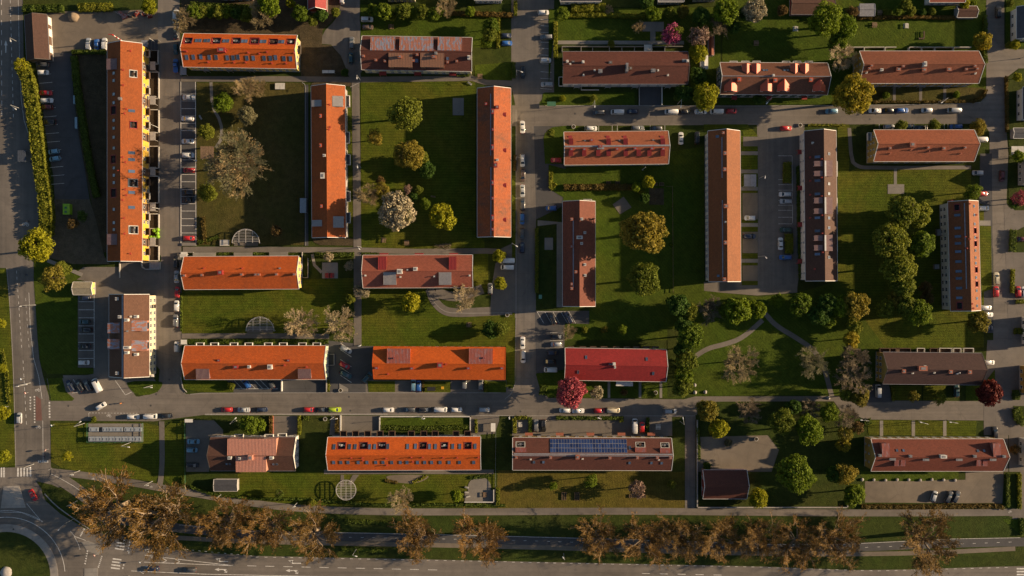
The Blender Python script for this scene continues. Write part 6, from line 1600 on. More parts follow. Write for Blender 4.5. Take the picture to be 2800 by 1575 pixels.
tree((1290, 1290+220), 100, 'amber', 'amber crown at the bottom of the courtyard tree row')
# park
T(1400, 800)
for i, (x, y, r, k, st) in enumerate(((1640, 120, 115, 'dark', None), (1765, 185, 95, 'olive', None), (1955, 165, 105, 'twigd', None), (2120, 170, 80, 'green', None), (2245, 180, 130, 'bright', None), (2435, 165, 92, 'bright', None))):
    tree((x, y), r, k, '%s tree from the left in the row at the top of the park' % ordinal(i), st, 'tree row at the top of the park')
for i, (x, y, r, k) in enumerate(((1700, 320, 95, 'dark'), (1770, 440, 130, 'green'), (1690, 560, 90, 'dark'), (1720, 680, 110, 'olive'), (1700, 810, 105, 'green'), (1690, 940, 100, 'olive'))):
    tree((x, y), r, k, '%s tree from the top in the column right of the red roof' % ordinal(i), None, 'tree column beside the bright red block')
tree((570, 392), 62, 'twig', 'bare bush above the bright red block'); tree((718, 366), 34, 'olive', 'leftmost of three small trees above the bright red block', 'ball'); tree((915, 370), 38, 'amber', 'middle of three small trees above the bright red block', 'loose'); tree((1098, 374), 50, 'bright', 'rightmost of three small trees above the bright red block', 'loose')
tree((580, 992), 152, 'pink', 'vivid pink blossoming tree at the street corner', 'fine'); tree((845, 988), 74, 'white', 'white flowering shrub tree right of the pink tree', 'loose'); tree((1110, 988), 38, 'brown', 'small brown shrub below the red roof', 'loose'); tree((1380, 1005), 48, 'olive', 'small olive shrub below the red roof', 'loose')
tree((2240, 695), 145, 'twig', 'lone bare tree on the park lawn'); tree((1940, 1165), 110, 'amber', 'olive-brown tree at the lane mouth'); tree((2050, 1345), 98, 'yellow', 'yellow-olive tree above the sandy yard'); tree((2350, 1170), 100, 'twigd', 'dark bare tree below the park path')
hedge([(320, 920), (300, 1010)], 18, 1.0, 'hedged', 'dark shrubs left of the pink tree'); hedge([(440, 1240), (1100, 1245)], 9, .9, 'hedged', 'hedge along the kerb above the solar block'); hedge([(25, 1250), (25, 1390)], 9, 1.2, 'hedge', 'hedge at the left end above the solar block'); hedge([(180, 1240), (180, 1380)], 9, 1.2, 'hedged', 'hedge left of the beige car'); hedge([(30, 1240), (150, 1240)], 9, 1.0, 'hedge', 'hedge round the first terrace above the solar block'); hedge([(1085, 1240), (1085, 1280)], 10, 1.0, 'hedge', 'short hedge left of the white van'); hedge([(1345, 1240), (1340, 1390)], 8, 1.0, 'hedged', 'hedge right of the red car')
hedge([(1840, 1330), (1850, 1490), (1852, 1650)], 7, 1.2, 'hedged', 'dark hedge along the narrow lane')
T(2100, 800)
for i, (x, y, r, k) in enumerate(((90, 85, 70, 'bright'), (320, 110, 115, 'green'), (500, 230, 105, 'dark'), (580, 120, 110, 'dark'), (720, 140, 110, 'bright'), (860, 120, 135, 'amber'), (850, 320, 85, 'olive'), (600, 270, 80, 'green'))):
    tree((x, y), r, k, '%s crown from the left in the wood below the dark upright block' % ordinal(i), None, 'wood at the top of the park')
tree((1160, 165), 98, 'olive', 'round olive tree right of the wood'); tree((1380, 150), 120, 'olive', 'left of two olive trees beside the white-walled block'); tree((1500, 210), 140, 'green', 'right of two olive trees beside the white-walled block'); tree((1570, 60), 72, 'brown', 'brown tree touching the white-walled block', 'loose'); tree((2080, 290), 105, 'amber', 'amber tree at the end of the right bays'); tree((820, 465), 88, 'gold', 'orange-brown tree left of the dark brown block'); 
tree((850, 645), 118, 'twigd', 'upper dark grey tree beside the dark brown block'); tree((840, 830), 128, 'twigd', 'lower dark grey tree beside the dark brown block'); tree((430, 690), 122, 'greyo', 'grey-olive tree on the park path', 'bare'); tree((780, 1005), 78, 'olive', 'olive tree at the bend of the lower street'); tree((905, 1030), 100, 'amber', 'amber tree at the bend of the lower street'); tree((2190, 990), 128, 'maple', 'dark red maple at the right street corner'); tree((1440, 1030), 66, 'amber', 'left small tree before the dark brown block', 'loose'); tree((1695, 1040), 72, 'olive', 'right small tree before the dark brown block', 'loose')
tree((130, 1290), 135, 'olive', 'large grey-green tree right of the sandy yard', 'fine'); tree((405, 1360), 145, 'bright', 'large bright green tree right of the sandy yard', 'fine'); tree((600, 1190), 92, 'green', 'green tree below the park path end'); tree((780, 1225), 95, 'twigd', 'bare tree by the lower street bend'); tree((760, 1395), 82, 'amber', 'brownish tree left of the front lawns', 'loose'); tree((880, 1340), 72, 'brown', 'brown bush at the left of the front lawns', 'loose')
tree((250, 1130), 80, 'dark', 'dark tree just below the park path'); tree((420, 1140), 75, 'twigd', 'thin bare tree just below the park path')
hedge([(1020, 1270), (960, 1300)], 14, .9, 'hedged', 'hedge corner of the front lawns'); hedge([(2440, 380), (2536, 385)], 16, 1.2, 'hedge', 'green hedge block at the right edge'); hedge([(2460, 90), (2536, 90)], 10, 1.0, 'hedge', 'hedge by the red car at the right edge'); hedge([(2460, 1150), (2480, 1260), (2536, 1290)], 22, 1.4, 'hedged', 'dark hedge at the lower right edge'); hedge([(2460, 970), (2460, 1060)], 20, 1.2, 'hedged', 'dark hedge by a white bench at the right edge')
hedge([(1240, 940), (1240, 1070)], 6, .8, 'hedge', 'small hedge left of the front gardens')
# bottom strip
T(0, 1175)
GB = 'budding trees along the bottom road'
bud = [(1130, 800, 285), (1600, 850, 295), (2240, 900, 215), (700*K+130, 960, 200), (700*K+570, 1040, 212), (700*K+1600, 1040, 190), (700*K+2210, 1060, 205), (1400*K+860, 1060, 178), (1400*K+1310, 1080, 200), (1400*K+1680, 1060, 180), (1400*K+2050, 1080, 190), (1400*K+2440, 1080, 180), (2100*K+280, 1110, 200), (2100*K+650, 1085, 215), (2100*K+1560, 1100, 255)]
for i, (x, y, r) in enumerate(bud):
    tree((x, y), r, 'buds', '%s rust-brown budding tree from the left along the bottom road' % ordinal(i), 'bud', GB, hf=1.0)
tree((665, 268), 52, 'yellow', 'small yellow bush on the bin yard lawn', 'loose'); tree((40, 265), 68, 'yellow', 'yellow tree by the zebra crossing at the left edge')
hedge([(1815, 470), (1820, 560)], 6, 1.0, 'hedged', 'dark conifer hedge left of the grey shed'); hedge([(1880, 560), (2100, 640), (2500, 680), (3080, 690), (3700, 745), (4400, 740), (5000, 750)], 7, .8, 'hedged', 'low scrub edge above the long foot path', 8)
T(700, 1175)
tree((1430, 685), 98, 'palebud', 'thin bare tree on the lawn below the long bottom orange block'); tree((1985, 650), 62, 'bright', 'small bright tree beside the round terrace'); hedge([(2395, 580), (2395, 740)], 9, 1.2, 'hedge', 'narrow hedge right of the round terrace'); tree((555, 720), 42, 'olive', 'shrub by the lamp on the long foot path'); tree((230, 630), 50, 'hedged', 'low round shrub on the bottom left lawn', 'loose')
hedge([(1280, 500), (1400, 525)], 8, .5, 'hedgeb', 'left half of the rockery plants below the orange block', 9); hedge([(1560, 520), (1690, 460)], 8, .5, 'hedge', 'right half of the rockery plants below the orange block', 9); hedge([(2120, 480), (2330, 450)], 10, .5, 'hedged', 'planting round the terrace circle', 9)
hedge([(850, 1180), (1300, 1200)], 10, .6, 'hedged', 'green scrub on the verge beside the bottom road', 9); hedge([(880, 900), (1350, 930)], 12, .6, 'hedged', 'scrub between path and cycle road', 8)
T(1400, 1175)
tree((410, 560), 48, 'bright', 'left small birch on the brownish lawn', 'loose', hf=2.0); tree((780, 500), 72, 'green', 'birch tree on the brownish lawn', 'loose', hf=1.8); tree((1240, 600), 92, 'mauve', 'pale pink blossoming tree on the brownish lawn', 'loose'); tree((1580, 540), 48, 'olive', 'little tree right on the brownish lawn', 'loose'); tree((2440, 675), 100, 'yellow', 'yellow-green round tree beside the outbuilding', 'ball')
tree((1930, 360), 40, 'dark', 'dark shrub above the outbuilding'); tree((2140, 130), 40, 'greyo', 'grey bush in the sandy yard', 'ball')
T(2100, 1175)
tree((270, 440), 185, 'green', 'large dark green round tree near the bottom right', 'fine'); tree((770, 430), 115, 'amber', 'olive-brown tree left of the grass bank', 'loose'); tree((740, 150), 78, 'gold', 'orange-brown pointed tree left of the ochre gable', 'loose'); tree((850, 640), 112, 'green', 'dark green tree at the corner of the gravel car park'); tree((660, 440), 90, 'dark', 'shaded tree beside the olive-brown tree')
hedge([(930, 760), (1500, 762), (2250, 755), (2330, 770)], 11, 1.0, 'hedgeb', 'brown hedge below the gravel car park'); hedge([(2370, 440), (2375, 760)], 9, 1.2, 'hedged', 'dark hedge at the right end of the gravel car park'); hedge([(2490, 440), (2490, 780)], 9, 1.2, 'hedge', 'hedge along the right street at the bottom'); hedge([(2510, 880), (2520, 1040)], 12, 1.0, 'hedged', 'hedge clump at the bottom right edge'); tree((2450, 200), 60, 'brown', 'thin bush right of the bottom right block', 'loose')
for i in range(9):
    b = MB(); x = 930+i*115 if i else 930; x, y = W(nx((x, 492+(i % 3)*3)), 0); r = random.Random(i)
    b.loft([[(math.cos(a*math.pi/4)*q*r.uniform(.85, 1.1), math.sin(a*math.pi/4)*q*r.uniform(.85, 1.1), z) for a in range(8)] for q, z in ((.55, -.05), (.6, .3), (.42, .55), (.1, .62))])
    tag(b.build('boulder', W_GREY, None, (x, y, gz(x, y))), '%s boulder from the left along the grass bank' % ordinal(i), 'boulder', 'boulders along the grass bank')
# ------------------------------------------------------------------ vehicles
CARP = {
 'white': (.62, .62, .61), 'silver': (.36, .38, .40), 'grey': (.16, .165, .17), 'dark grey': (.055, .058, .063), 'black': (.012, .012, .014),
 'navy': (.012, .02, .05), 'blue': (.02, .10, .34), 'light blue': (.14, .30, .42), 'teal': (.015, .06, .075), 'red': (.42, .012, .014),
 'dark red': (.11, .012, .014), 'beige': (.36, .31, .23), 'cream': (.52, .46, .33), 'brown': (.09, .06, .045), 'lime': (.38, .50, .02), 'green': (.02, .05, .03),
}
def paintm(c):
    k = 'car paint '+c
    if k in _M: return _M[k]
    m, nt, n, l, bs = new_mat(k)
    oi = n.new('ShaderNodeObjectInfo'); tc = n.new('ShaderNodeTexCoord')
    t = noise(n, l, tc.outputs['Object'], 1.3, 4, .6); v = CARP[c]
    r = ramp(n, [(.3, tuple(x*.8+.006 for x in v)), (.65, v)]); l.new(t.outputs[0], r.inputs[0])
    l.new(r.outputs[0], bs.inputs['Base Color']); bs.inputs['Roughness'].default_value = .35; bs.inputs['Coat Weight'].default_value = .6; bs.inputs['Coat Roughness'].default_value = .1
    _M[k] = m; return m
TYRE = plain('tyre rubber', (.02, .02, .02), .9); RIM = plain('wheel rim', (.35, .35, .36), .35, .6); CGLASS = glass('car glass', (.012, .018, .024), .05, .8)
LAMPW = plain('headlamp lens', (.55, .56, .58), .2); LAMPR = plain('tail lamp lens', (.3, .01, .01), .3); BLACKP = plain('black trim', (.02, .02, .022), .6)
wm_ = MB(); wm_.tube([(0, -.1, 0), (0, .1, 0)], .32, 14); TYREM = wm_.mesh('tyre', [TYRE])
wm_ = MB(); wm_.tube([(0, -.105, 0), (0, .105, 0)], .19, 10); RIMM = wm_.mesh('rim', [RIM])
def car_proto(kind):
    """length, width, height; profile stations (x from tail to nose): hood and boot decks, glasshouse base and roof"""
    P = {'hatchback': (4.1, 1.76, 1.47, .93, (-1.98, -1.62), (.55, 1.32)), 'saloon': (4.6, 1.8, 1.44, .92, (-1.5, -.85), (.5, 1.28)),
         'estate': (4.65, 1.8, 1.47, .93, (-2.25, -1.9), (.55, 1.35)), 'off-roader': (4.55, 1.86, 1.68, 1.02, (-2.2, -1.85), (.6, 1.25)),
         'van': (4.9, 1.92, 1.95, 1.1, (-2.4, -2.32), (1.35, 1.95)), 'large van': (5.4, 2.0, 2.3, 1.2, (-2.68, -2.62), (1.6, 2.2)), 'pickup': (5.1, 1.86, 1.7, 1.0, (-.55, -.35), (.75, 1.4))}[kind]
    L, Wd, H, belt, (rb, rr), (rf, wb) = P; hl, hw = L/2, Wd/2
    # lower body: rounded plan outline, tapered sections
    def outline(k, sc=1.0):
        pts = []
        for sx in (1, -1):
            corner = .62 if sx > 0 else .42
            for a in range(0, 91, 18):
                t = R(a); ex, ey = (hl*sc-corner)+corner*math.cos(t)**1.0, (hw*k-corner)+corner*math.sin(t)
                pts.append((sx*ex, ey) if sx > 0 else (-ex, ey))
        q1 = pts[:6]; q2 = pts[6:][::-1]
        top = q1+q2; return top+[(x, -y) for x, y in top[::-1]]
    b = MB()
    def deck(x):      # height of bonnet, boot and waist
        if x > wb: return belt-.06-.16*((x-wb)/(hl-wb))**1.6
        if x < rb: return belt+(.02 if kind != 'pickup' else 0)-.12*((rb-x)/max(.1, hl+rb))**2
        return belt
    rings = []
    for k, z, sc in ((.94, .2, .97), (.99, .34, .995), (1.0, .55, 1.0), (.985, .75, .99)):
        rings.append([(x, y, z) for x, y in outline(k, sc)])
    rings.append([(x, y, deck(x)) for x, y in outline(.95, .965)])
    rings.append([(x*.93, y*.9, deck(x*.93)+.03) for x, y in outline(.95, .965)])
    b.loft(rings)
    body_b = b
    # glasshouse body in paint, roof pressed smooth
    cw0, cw1 = hw*.9, hw*.74
    zb, zt = belt-.02, H
    def ringc(t):
        z = zb+(zt-zb)*t; x0 = rb+(rr-rb)*t; x1 = wb+(rf-wb)*t; w = cw0+(cw1-cw0)*t; c = .12
        return [(x1, -w+c, z), (x1, w-c, z), (x1-c, w, z), (x0+c, w, z), (x0, w-c, z), (x0, -w+c, z), (x0+c, -w, z), (x1-c, -w, z)]
    top = ringc(1.0); top2 = [(rr+(x-rr)*.985+.01, y*.9, zt+.035) for x, y, z in top]
    b.loft([ringc(0), ringc(.93), top, top2])
    if kind == 'pickup':
        b.box((-1.55, 0, belt-.3), (1.7, Wd*.72, .06)); 
    parts = [('body', b.mesh('body', [paintm('white')], True), None)]
    def pane(name, q, out=.012):
        m = MB(); n = (Vector(q[1])-Vector(q[0])).cross(Vector(q[3])-Vector(q[0])).normalized()
        if n.dot(Vector(q[0])-Vector((0, 0, .9))) < 0: n = -n
        m.quad([tuple(Vector(p)+n*out) for p in q]); return (name, m.mesh(name, [CGLASS]), None)
    def at(t, end, side, ins=.1):
        z = zb+(zt-zb)*t; x0 = rb+(rr-rb)*t; x1 = wb+(rf-wb)*t; w = cw0+(cw1-cw0)*t
        return (x1 if end > 0 else x0, side*(w-ins), z)
    parts.append(pane('windscreen', [at(.08, 1, -1, .13), at(.08, 1, 1, .13), at(.95, 1, 1, .13), at(.95, 1, -1, .13)]))
    if kind != 'large van': parts.append(pane('rear_window', [at(.3, -1, -1, .14), at(.3, -1, 1, .14), at(.92, -1, 1, .14), at(.92, -1, -1, .14)]))
    for s in (-1, 1):
        q = []
        for t, e, ins in ((.15, 1, .3), (.88, 1, .2), (.88, -1, .2), (.15, -1, .3)):
            z = zb+(zt-zb)*t; x0 = rb+(rr-rb)*t; x1 = wb+(rf-wb)*t; w = cw0+(cw1-cw0)*t
            xe = x1-ins if e > 0 else x0+ins
            if kind in ('van', 'large van') and e < 0: xe = x1-ins-1.0
            q.append((xe, s*w, z))
        parts.append(pane('side_window', q))
        m = MB(); m.box((wb-.28, s*(hw+.06), belt+.06), (.16, .2, .13)); parts.append(('wing_mirror', m.mesh('wing_mirror', [BLACKP]), None))
        m = MB(); m.loft([[(hl-.2, s*(hw-.5), .6), (hl-.2, s*(hw-.5), .74), (hl-.42, s*(hw-.16), .78), (hl-.42, s*(hw-.16), .6)], [(hl-.02, s*(hw-.5), .58), (hl-.06, s*(hw-.5), .73), (hl-.3, s*(hw-.1), .77), (hl-.26, s*(hw-.1), .58)]]); parts.append(('headlight', m.mesh('headlight', [LAMPW]), None))
        m = MB(); m.box((-hl+.09, s*(hw-.3), .78), (.14, .36, .16)); parts.append(('tail_light', m.mesh('tail_light', [LAMPR]), None))
    if kind in ('estate', 'off-roader'):
        for s in (-1, 1):
            m = MB(); m.tube([(rr+.2, s*cw1*.86, zt+.04), (rr+.3, s*cw1*.86, zt+.1), (rf-.3, s*cw1*.86, zt+.1), (rf-.2, s*cw1*.86, zt+.04)], .03, 5); parts.append(('roof_rail', m.mesh('roof_rail', [RIM]), None))
    m = MB(); m.box((hl-.02, 0, .42), (.06, Wd*.6, .16)); parts.append(('grille', m.mesh('grille', [BLACKP]), None))
    wx = (hl*.62, -hl*.6)
    return parts, [(x, s*(hw-.11), .32) for x in wx for s in (-1, 1)], P
PROTO = {}
def car(p, ang, colour, kind, label, group=None, zt=None):
    """ang: heading in degrees, 0 = nose to the right of the picture, 90 = nose up"""
    if kind not in PROTO: PROTO[kind] = car_proto(kind)
    parts, wheels, P = PROTO[kind]
    x, y = W(nx(p), P[2]*.55); z = max(gz(x, y), 0)
    root = empty('pickup_truck' if kind == 'pickup' else 'van' if 'van' in kind else 'parked_car', (x, y, z), R(ang), label, 'pickup' if kind == 'pickup' else 'van' if 'van' in kind else 'car', group)
    for nme, me, _ in parts:
        place(me, nme, root, mat=paintm(colour) if nme == 'body' else None)
    for w in wheels:
        o = place(TYREM, 'wheel', root, w); place(RIMM, 'rim', o)
    return root
N, E, S_, W_ = 90, 0, 270, 180
def row(where, side, cars, group=None):
    """cars of one row in order from SIDE (left or top)"""
    n = len(cars)
    for i, (x, y, a, c, k) in enumerate(cars):
        lab = '%s %s %s' % (c, k, where) if n == 1 else '%s %s, %s from the %s %s' % (c, k, ordinal(i), side, where)
        car((x, y), a+rnd.uniform(-1.2, 1.2), c, k, lab, group or (None if n == 1 else 'cars '+where))
def abs_(t, pts):       # readings in tile t -> native
    return [((t[0]+x/K), (t[1]+y/K), a, c, k) for x, y, a, c, k in pts]
def rows(where, side, *sets, group=None):
    t = list(_T); nat(); allc = []
    for tl, pts in sets: allc += abs_(tl, pts)
    row(where, side, allc, group); T(*t)
T0, T1, T2, T3 = (0, 0), (700, 0), (1400, 0), (2100, 0)
T4, T5, T6, T7 = (0, 400), (700, 400), (1400, 400), (2100, 400)
T8, T9, TA, TB = (0, 800), (700, 800), (1400, 800), (2100, 800)
TC, TD, TE, TF = (0, 1175), (700, 1175), (1400, 1175), (2100, 1175)
rows('in the sandy yard', 'left', (T0, [(875, 437, N, 'silver', 'estate'), (957, 440, S_, 'blue', 'hatchback'), (1033, 435, N, 'white', 'off-roader')]))
rows('in the car park beside the long hedge', 'top', (T0, [(420, 640, W_, 'dark grey', 'estate'), (425, 717, E, 'white', 'hatchback'), (452, 920, W_, 'red', 'saloon'), (462, 995, E, 'white', 'estate'), (467, 1060, W_, 'dark red', 'hatchback'), (490, 1208, W_, 'black', 'estate')]), (T4, [(532, 52, W_+8, 'light blue', 'hatchback'), (543, 123, W_+8, 'light blue', 'hatchback')]))
rows('along the street above the bay parking', 'top', (T0, [(1740, 165, N, 'white', 'large van'), (1742, 328, N, 'black', 'saloon'), (1740, 485, S_, 'teal', 'hatchback'), (1738, 650, N, 'blue', 'pickup')]))
rows('in the marked bay strip', 'top', (T0, [(1870, 963, E, 'white', 'saloon'), (1858, 1175, W_, 'white', 'estate'), (1860, 1400, W_, 'white', 'saloon')]), (T4, [(1862, 88, E, 'white', 'estate'), (1870, 237, W_, 'red', 'hatchback'), (1865, 455, W_, 'black', 'estate'), (1872, 530, E, 'black', 'saloon'), (1870, 910, E, 'red', 'hatchback')]))
rows('at the kerb left of the middle orange blocks', 'top', (T4, [(1742, 1145, N, 'black', 'off-roader'), (1748, 1293, N, 'silver', 'saloon'), (1755, 1445, N, 'red', 'hatchback')]), (T8, [(1748, 133, N, 'white', 'hatchback'), (1738, 280, N, 'grey', 'estate'), (1748, 540, N, 'white', 'hatchback')]))
rows('at the left end of the top middle lawn', 'top', (T1, [(1098, 190, E, 'white', 'off-roader'), (1105, 268, E, 'brown', 'hatchback')]))
rows('on the short top street', 'top', (T1, [(852, -15, N, 'white', 'hatchback'), (948, 425, N, 'grey', 'estate'), (940, 575, N, 'teal', 'hatchback')]))
rows('beside the narrow clipped hedge', 'top', (T1, [(2475, 352, E, 'navy', 'hatchback'), (2483, 427, E, 'blue', 'hatchback')]))
rows('in the bays beside the brown top block', 'top', (T2, [(310, 123, E, 'white', 'hatchback'), (342, 365, W_, 'grey', 'estate'), (332, 597, E, 'white', 'hatchback'), (348, 835, W_, 'silver', 'estate')]))
rows('driving down the middle street at the top', 'top', (T2, [(107, 715, S_, 'black', 'estate')]))
rows('at the upper kerb of the upper street', 'left', (T2, [(860, 1115, W_, 'dark grey', 'estate'), (1045, 1108, W_, 'white', 'van'), (1195, 1105, W_, 'navy', 'hatchback'), (1580, 1105, W_, 'white', 'van'), (1720, 1105, E, 'black', 'hatchback'), (1870, 1105, E, 'white', 'saloon'), (2030, 1103, W_, 'white', 'van'), (2175, 1100, E, 'red', 'hatchback')]),
     (T3, [(632, 1100, W_, 'light blue', 'estate'), (1060, 1095, W_, 'white', 'saloon'), (1190, 1095, W_, 'black', 'hatchback'), (1328, 1093, E, 'blue', 'estate'), (1575, 1092, W_, 'white', 'hatchback'), (1845, 1092, W_, 'silver', 'van')]))
rows('in the bays above the red dormers', 'left', (T2, [(787, 1272, E, 'white', 'hatchback'), (1245, 1268, E, 'grey', 'estate'), (1437, 1272, W_, 'dark grey', 'hatchback')]))
rows('right of the red dormer block', 'left', (T2, [(1673, 1370, N, 'white', 'saloon'), (1835, 1365, N, 'black', 'estate')]))
rows('alone in the car park mouth', 'left', (T3, [(180, 1270, E, 'red', 'hatchback')]))
rows('in the bays above the salmon roof', 'left', (T3, [(1200, 1257, E, 'silver', 'hatchback'), (1400, 1255, E, 'teal', 'hatchback'), (1520, 1265, W_, 'black', 'saloon'), (1865, 1255, W_, 'blue', 'estate')]))
rows('at the right gable of the salmon block', 'left', (T3, [(2120, 1380, E, 'white', 'van')]))
rows('at the top of the right street', 'left', (T3, [(2285, 115, N, 'black', 'off-roader')]))
rows('at the left kerb of the middle street', 'top', (T2, [(103, 1258, N, 'white', 'saloon')]), (T6, [(103, 140, S_, 'white', 'estate'), (107, 287, S_, 'brown', 'estate'), (103, 440, S_, 'silver', 'saloon'), (105, 575, N, 'dark grey', 'estate'), (100, 718, S_, 'blue', 'hatchback'), (98, 868, S_, 'dark grey', 'hatchback'), (100, 1003, N, 'navy', 'hatchback')]), (TA, [(105, 498, S_, 'white', 'saloon'), (110, 635, S_, 'white', 'estate')]))
rows('in the shaded forecourt by the red dormers', 'top', (T6, [(440, 137, W_, 'red', 'hatchback'), (390, 612, W_, 'blue', 'hatchback')]))
rows('in the gravel bays right of the white window wall', 'top', (T6, [(2358, 710, W_, 'white', 'hatchback'), (2350, 892, E, 'navy', 'estate')]))
rows('in the small car park by the middle street', 'top', (T5, [(2490, 1133, W_, 'white', 'large van'), (2490, 1198, W_, 'white', 'van'), (2318, 1410, N, 'grey', 'hatchback')]))
rows('in the car park between the upright blocks', 'top', (T7, [(172, 475, W_, 'white', 'estate'), (180, 545, W_, 'silver', 'estate'), (180, 828, W_, 'green', 'estate'), (125, 965, N, 'white', 'saloon'), (175, 1100, W_, 'blue', 'estate')]))
rows('in the bays along the right orange block', 'top', (T7, [(2080, 262, W_, 'silver', 'hatchback'), (2120, 470, E, 'red', 'hatchback'), (2135, 612, E, 'white', 'hatchback')]), (TB, [(2160, 150, E, 'white', 'hatchback'), (2168, 218, E, 'white', 'estate'), (2175, 350, E, 'navy', 'hatchback')]))
rows('driving on the right street', 'top', (T7, [(2320, 295, S_, 'dark red', 'hatchback')]))
rows('parked on the right street below the drive', 'top', (T7, [(2265, 1310, N, 'cream', 'estate'), (2262, 1440, N, 'red', 'hatchback')]))
rows('in the drives at the right edge', 'top', (T7, [(2510, 920, W_, 'dark red', 'estate'), (2480, 1440, N, 'red', 'hatchback'), (2535, 1445, N, 'white', 'hatchback')]))
rows('in the bays along the dark left lawn', 'top', (T8, [(835, 55, W_, 'navy', 'estate'), (838, 290, W_, 'teal', 'hatchback'), (850, 370, W_, 'black', 'estate'), (835, 532, W_, 'black', 'saloon'), (830, 693, E, 'white', 'hatchback')]))
rows('in the slanted row below the brown left block', 'left', (T8, [(697, 925, 122, 'navy', 'estate'), (790, 920, 122, 'black', 'estate'), (868, 920, 122, 'dark grey', 'estate'), (955, 920, 116, 'white', 'large van')]))
rows('turning out of the lower street on the left', 'left', (T8, [(1000, 1125, 32, 'white', 'hatchback')]))
rows('above the bin yard', 'left', (T8, [(1318, 1230, E, 'white', 'estate'), (1490, 1227, E, 'white', 'van'), (1655, 1220, E, 'black', 'hatchback')]))
rows('in the kerb row of the lower street', 'left', (T8, [(2245, 1160, W_, 'red', 'hatchback'), (2415, 1162, W_, 'silver', 'saloon')]), (T9, [(60, 1160, E, 'navy', 'hatchback'), (525, 1160, E, 'red', 'hatchback'), (645, 1160, E, 'black', 'saloon'), (780, 1160, E, 'lime', 'estate'), (1310, 1162, E, 'white', 'hatchback'), (1520, 1160, W_, 'dark grey', 'estate'), (1670, 1160, E, 'black', 'estate'), (1828, 1160, E, 'white', 'van'), (1985, 1160, E, 'white', 'hatchback'), (2260, 1160, E, 'silver', 'hatchback')]))
rows('in the kerb row above the solar block', 'left', (TA, [(523, 1167, W_, 'white', 'hatchback'), (655, 1170, E, 'white', 'saloon'), (867, 1170, E, 'red', 'hatchback'), (1003, 1167, E, 'cream', 'van'), (1568, 1175, E, 'silver', 'estate')]))
rows('on the left main road', 'left', (T8, [(190, 1245, N, 'silver', 'hatchback')]))
rows('in the slanted bays between two orange blocks', 'top', (T9, [(890, 562, -28, 'silver', 'estate'), (875, 720, -28, 'red', 'hatchback'), (888, 810, -28, 'teal', 'estate'), (1100, 840, 48, 'teal', 'estate')]))
rows('in the shaded bays under the white balconied block', 'left', (T8, [(2440, 900, 125, 'blue', 'hatchback')]), (T9, [(145, 900, 120, 'dark grey', 'hatchback')]))
rows('on the drives under the rose box block', 'left', (T9, [(1560, 915, N, 'light blue', 'estate'), (1610, 925, N, 'blue', 'hatchback'), (2063, 905, N, 'grey', 'hatchback'), (2225, 905, N, 'grey', 'estate')]))
rows('in the slanted bays above the red roof', 'left', (TA, [(400, 258, 115, 'black', 'estate'), (560, 250, 118, 'navy', 'estate')]))
rows('on the forecourt left of the red roof', 'top', (TA, [(450, 437, E, 'black', 'estate'), (440, 512, W_, 'silver', 'hatchback'), (405, 597, E, 'navy', 'hatchback'), (370, 682, W_, 'black', 'estate'), (383, 765, W_, 'white', 'van')]))
rows('on the forecourts above the solar block', 'left', (TA, [(238, 1320, N, 'grey', 'estate'), (313, 1320, S_, 'black', 'estate'), (1218, 1322, N, 'white', 'large van'), (1290, 1335, N, 'red', 'hatchback')]))
rows('around the dark chocolate roof', 'left', (TB, [(1095, 975, N, 'silver', 'van'), (1870, 975, N, 'teal', 'estate'), (2190, 693, E, 'white', 'hatchback')]))
rows('parked at the lower right street', 'left', (TB, [(2250, 1390, N, 'black', 'estate')]))
rows('leaving the roundabout', 'left', (TC, [(325, 650, -62, 'red', 'saloon')]))
rows('driving on the bottom road', 'left', (TC, [(1515, 1378, W_, 'navy', 'off-roader'), (1880, 1390, W_, 'dark grey', 'off-roader')]))
rows('in the side yard of the bottom left block', 'top', (TC, [(1915, 118, E, 'light blue', 'saloon'), (1900, 202, E, 'light blue', 'hatchback'), (1905, 352, E, 'black', 'estate')]))
rows('on the gravel car park at the bottom right', 'left', (TF, [(1645, 660, 72, 'silver', 'hatchback'), (1790, 668, 62, 'dark grey', 'estate'), (1865, 665, 65, 'dark grey', 'estate')]))
# ------------------------------------------------------------------ street furniture and small things
STEEL = plain('galvanised steel', (.42, .42, .41), .45, .3, .1); LAMPH = plain('lamp head', (.62, .62, .6), .5); WOOD = plain('weathered timber', (.20, .13, .08), .85, var=.3, scale=4)
LIME = plain('lime green plastic', (.22, .42, .02), .5); REDP = plain('red plastic', (.35, .02, .02), .5); BLUEP = plain('blue plastic', (.03, .12, .3), .5); GREENP = plain('green metal', (.05, .14, .08), .5)
PERG = plain('grey painted timber', (.40, .38, .36), .7, var=.15, scale=3); DIRT = EARTH
def lamp(head, base, label, h=8.0, double=False):
    """street lamp: post at BASE, luminaire above HEAD (both as plan readings)"""
    bx, by = W(nx(base)); z = gz(bx, by); hx, hy = W(nx(head), h)
    root = empty('street_lamp', (bx, by, z), 0, label, 'street lamp', 'street lamps'); dx, dy = hx-bx, hy-by; L = math.hypot(dx, dy)
    if L > 2.6: dx, dy = dx/L*2.6, dy/L*2.6
    m = MB(); m.tube([(0, 0, -.1), (0, 0, h*.5), (0, 0, h)], [.11, .085, .06], 7); m.build('post', STEEL, root)
    m = MB(); m.tube([(0, 0, h-.1), (dx*.5, dy*.5, h+.18), (dx, dy, h+.2)], .05, 6); arm = m.build('arm', STEEL, root)
    a = math.atan2(dy, dx); m = MB(); m.box((dx+.25*math.cos(a), dy+.25*math.sin(a), h+.2), (.85, .34, .16), 0, a, .8); m.build('lamp_head', LAMPH, root)
    m = MB(); m.tube([(0, 0, -.05), (0, 0, .9)], .15, 8); m.build('post_base', STEEL, root)
    return root
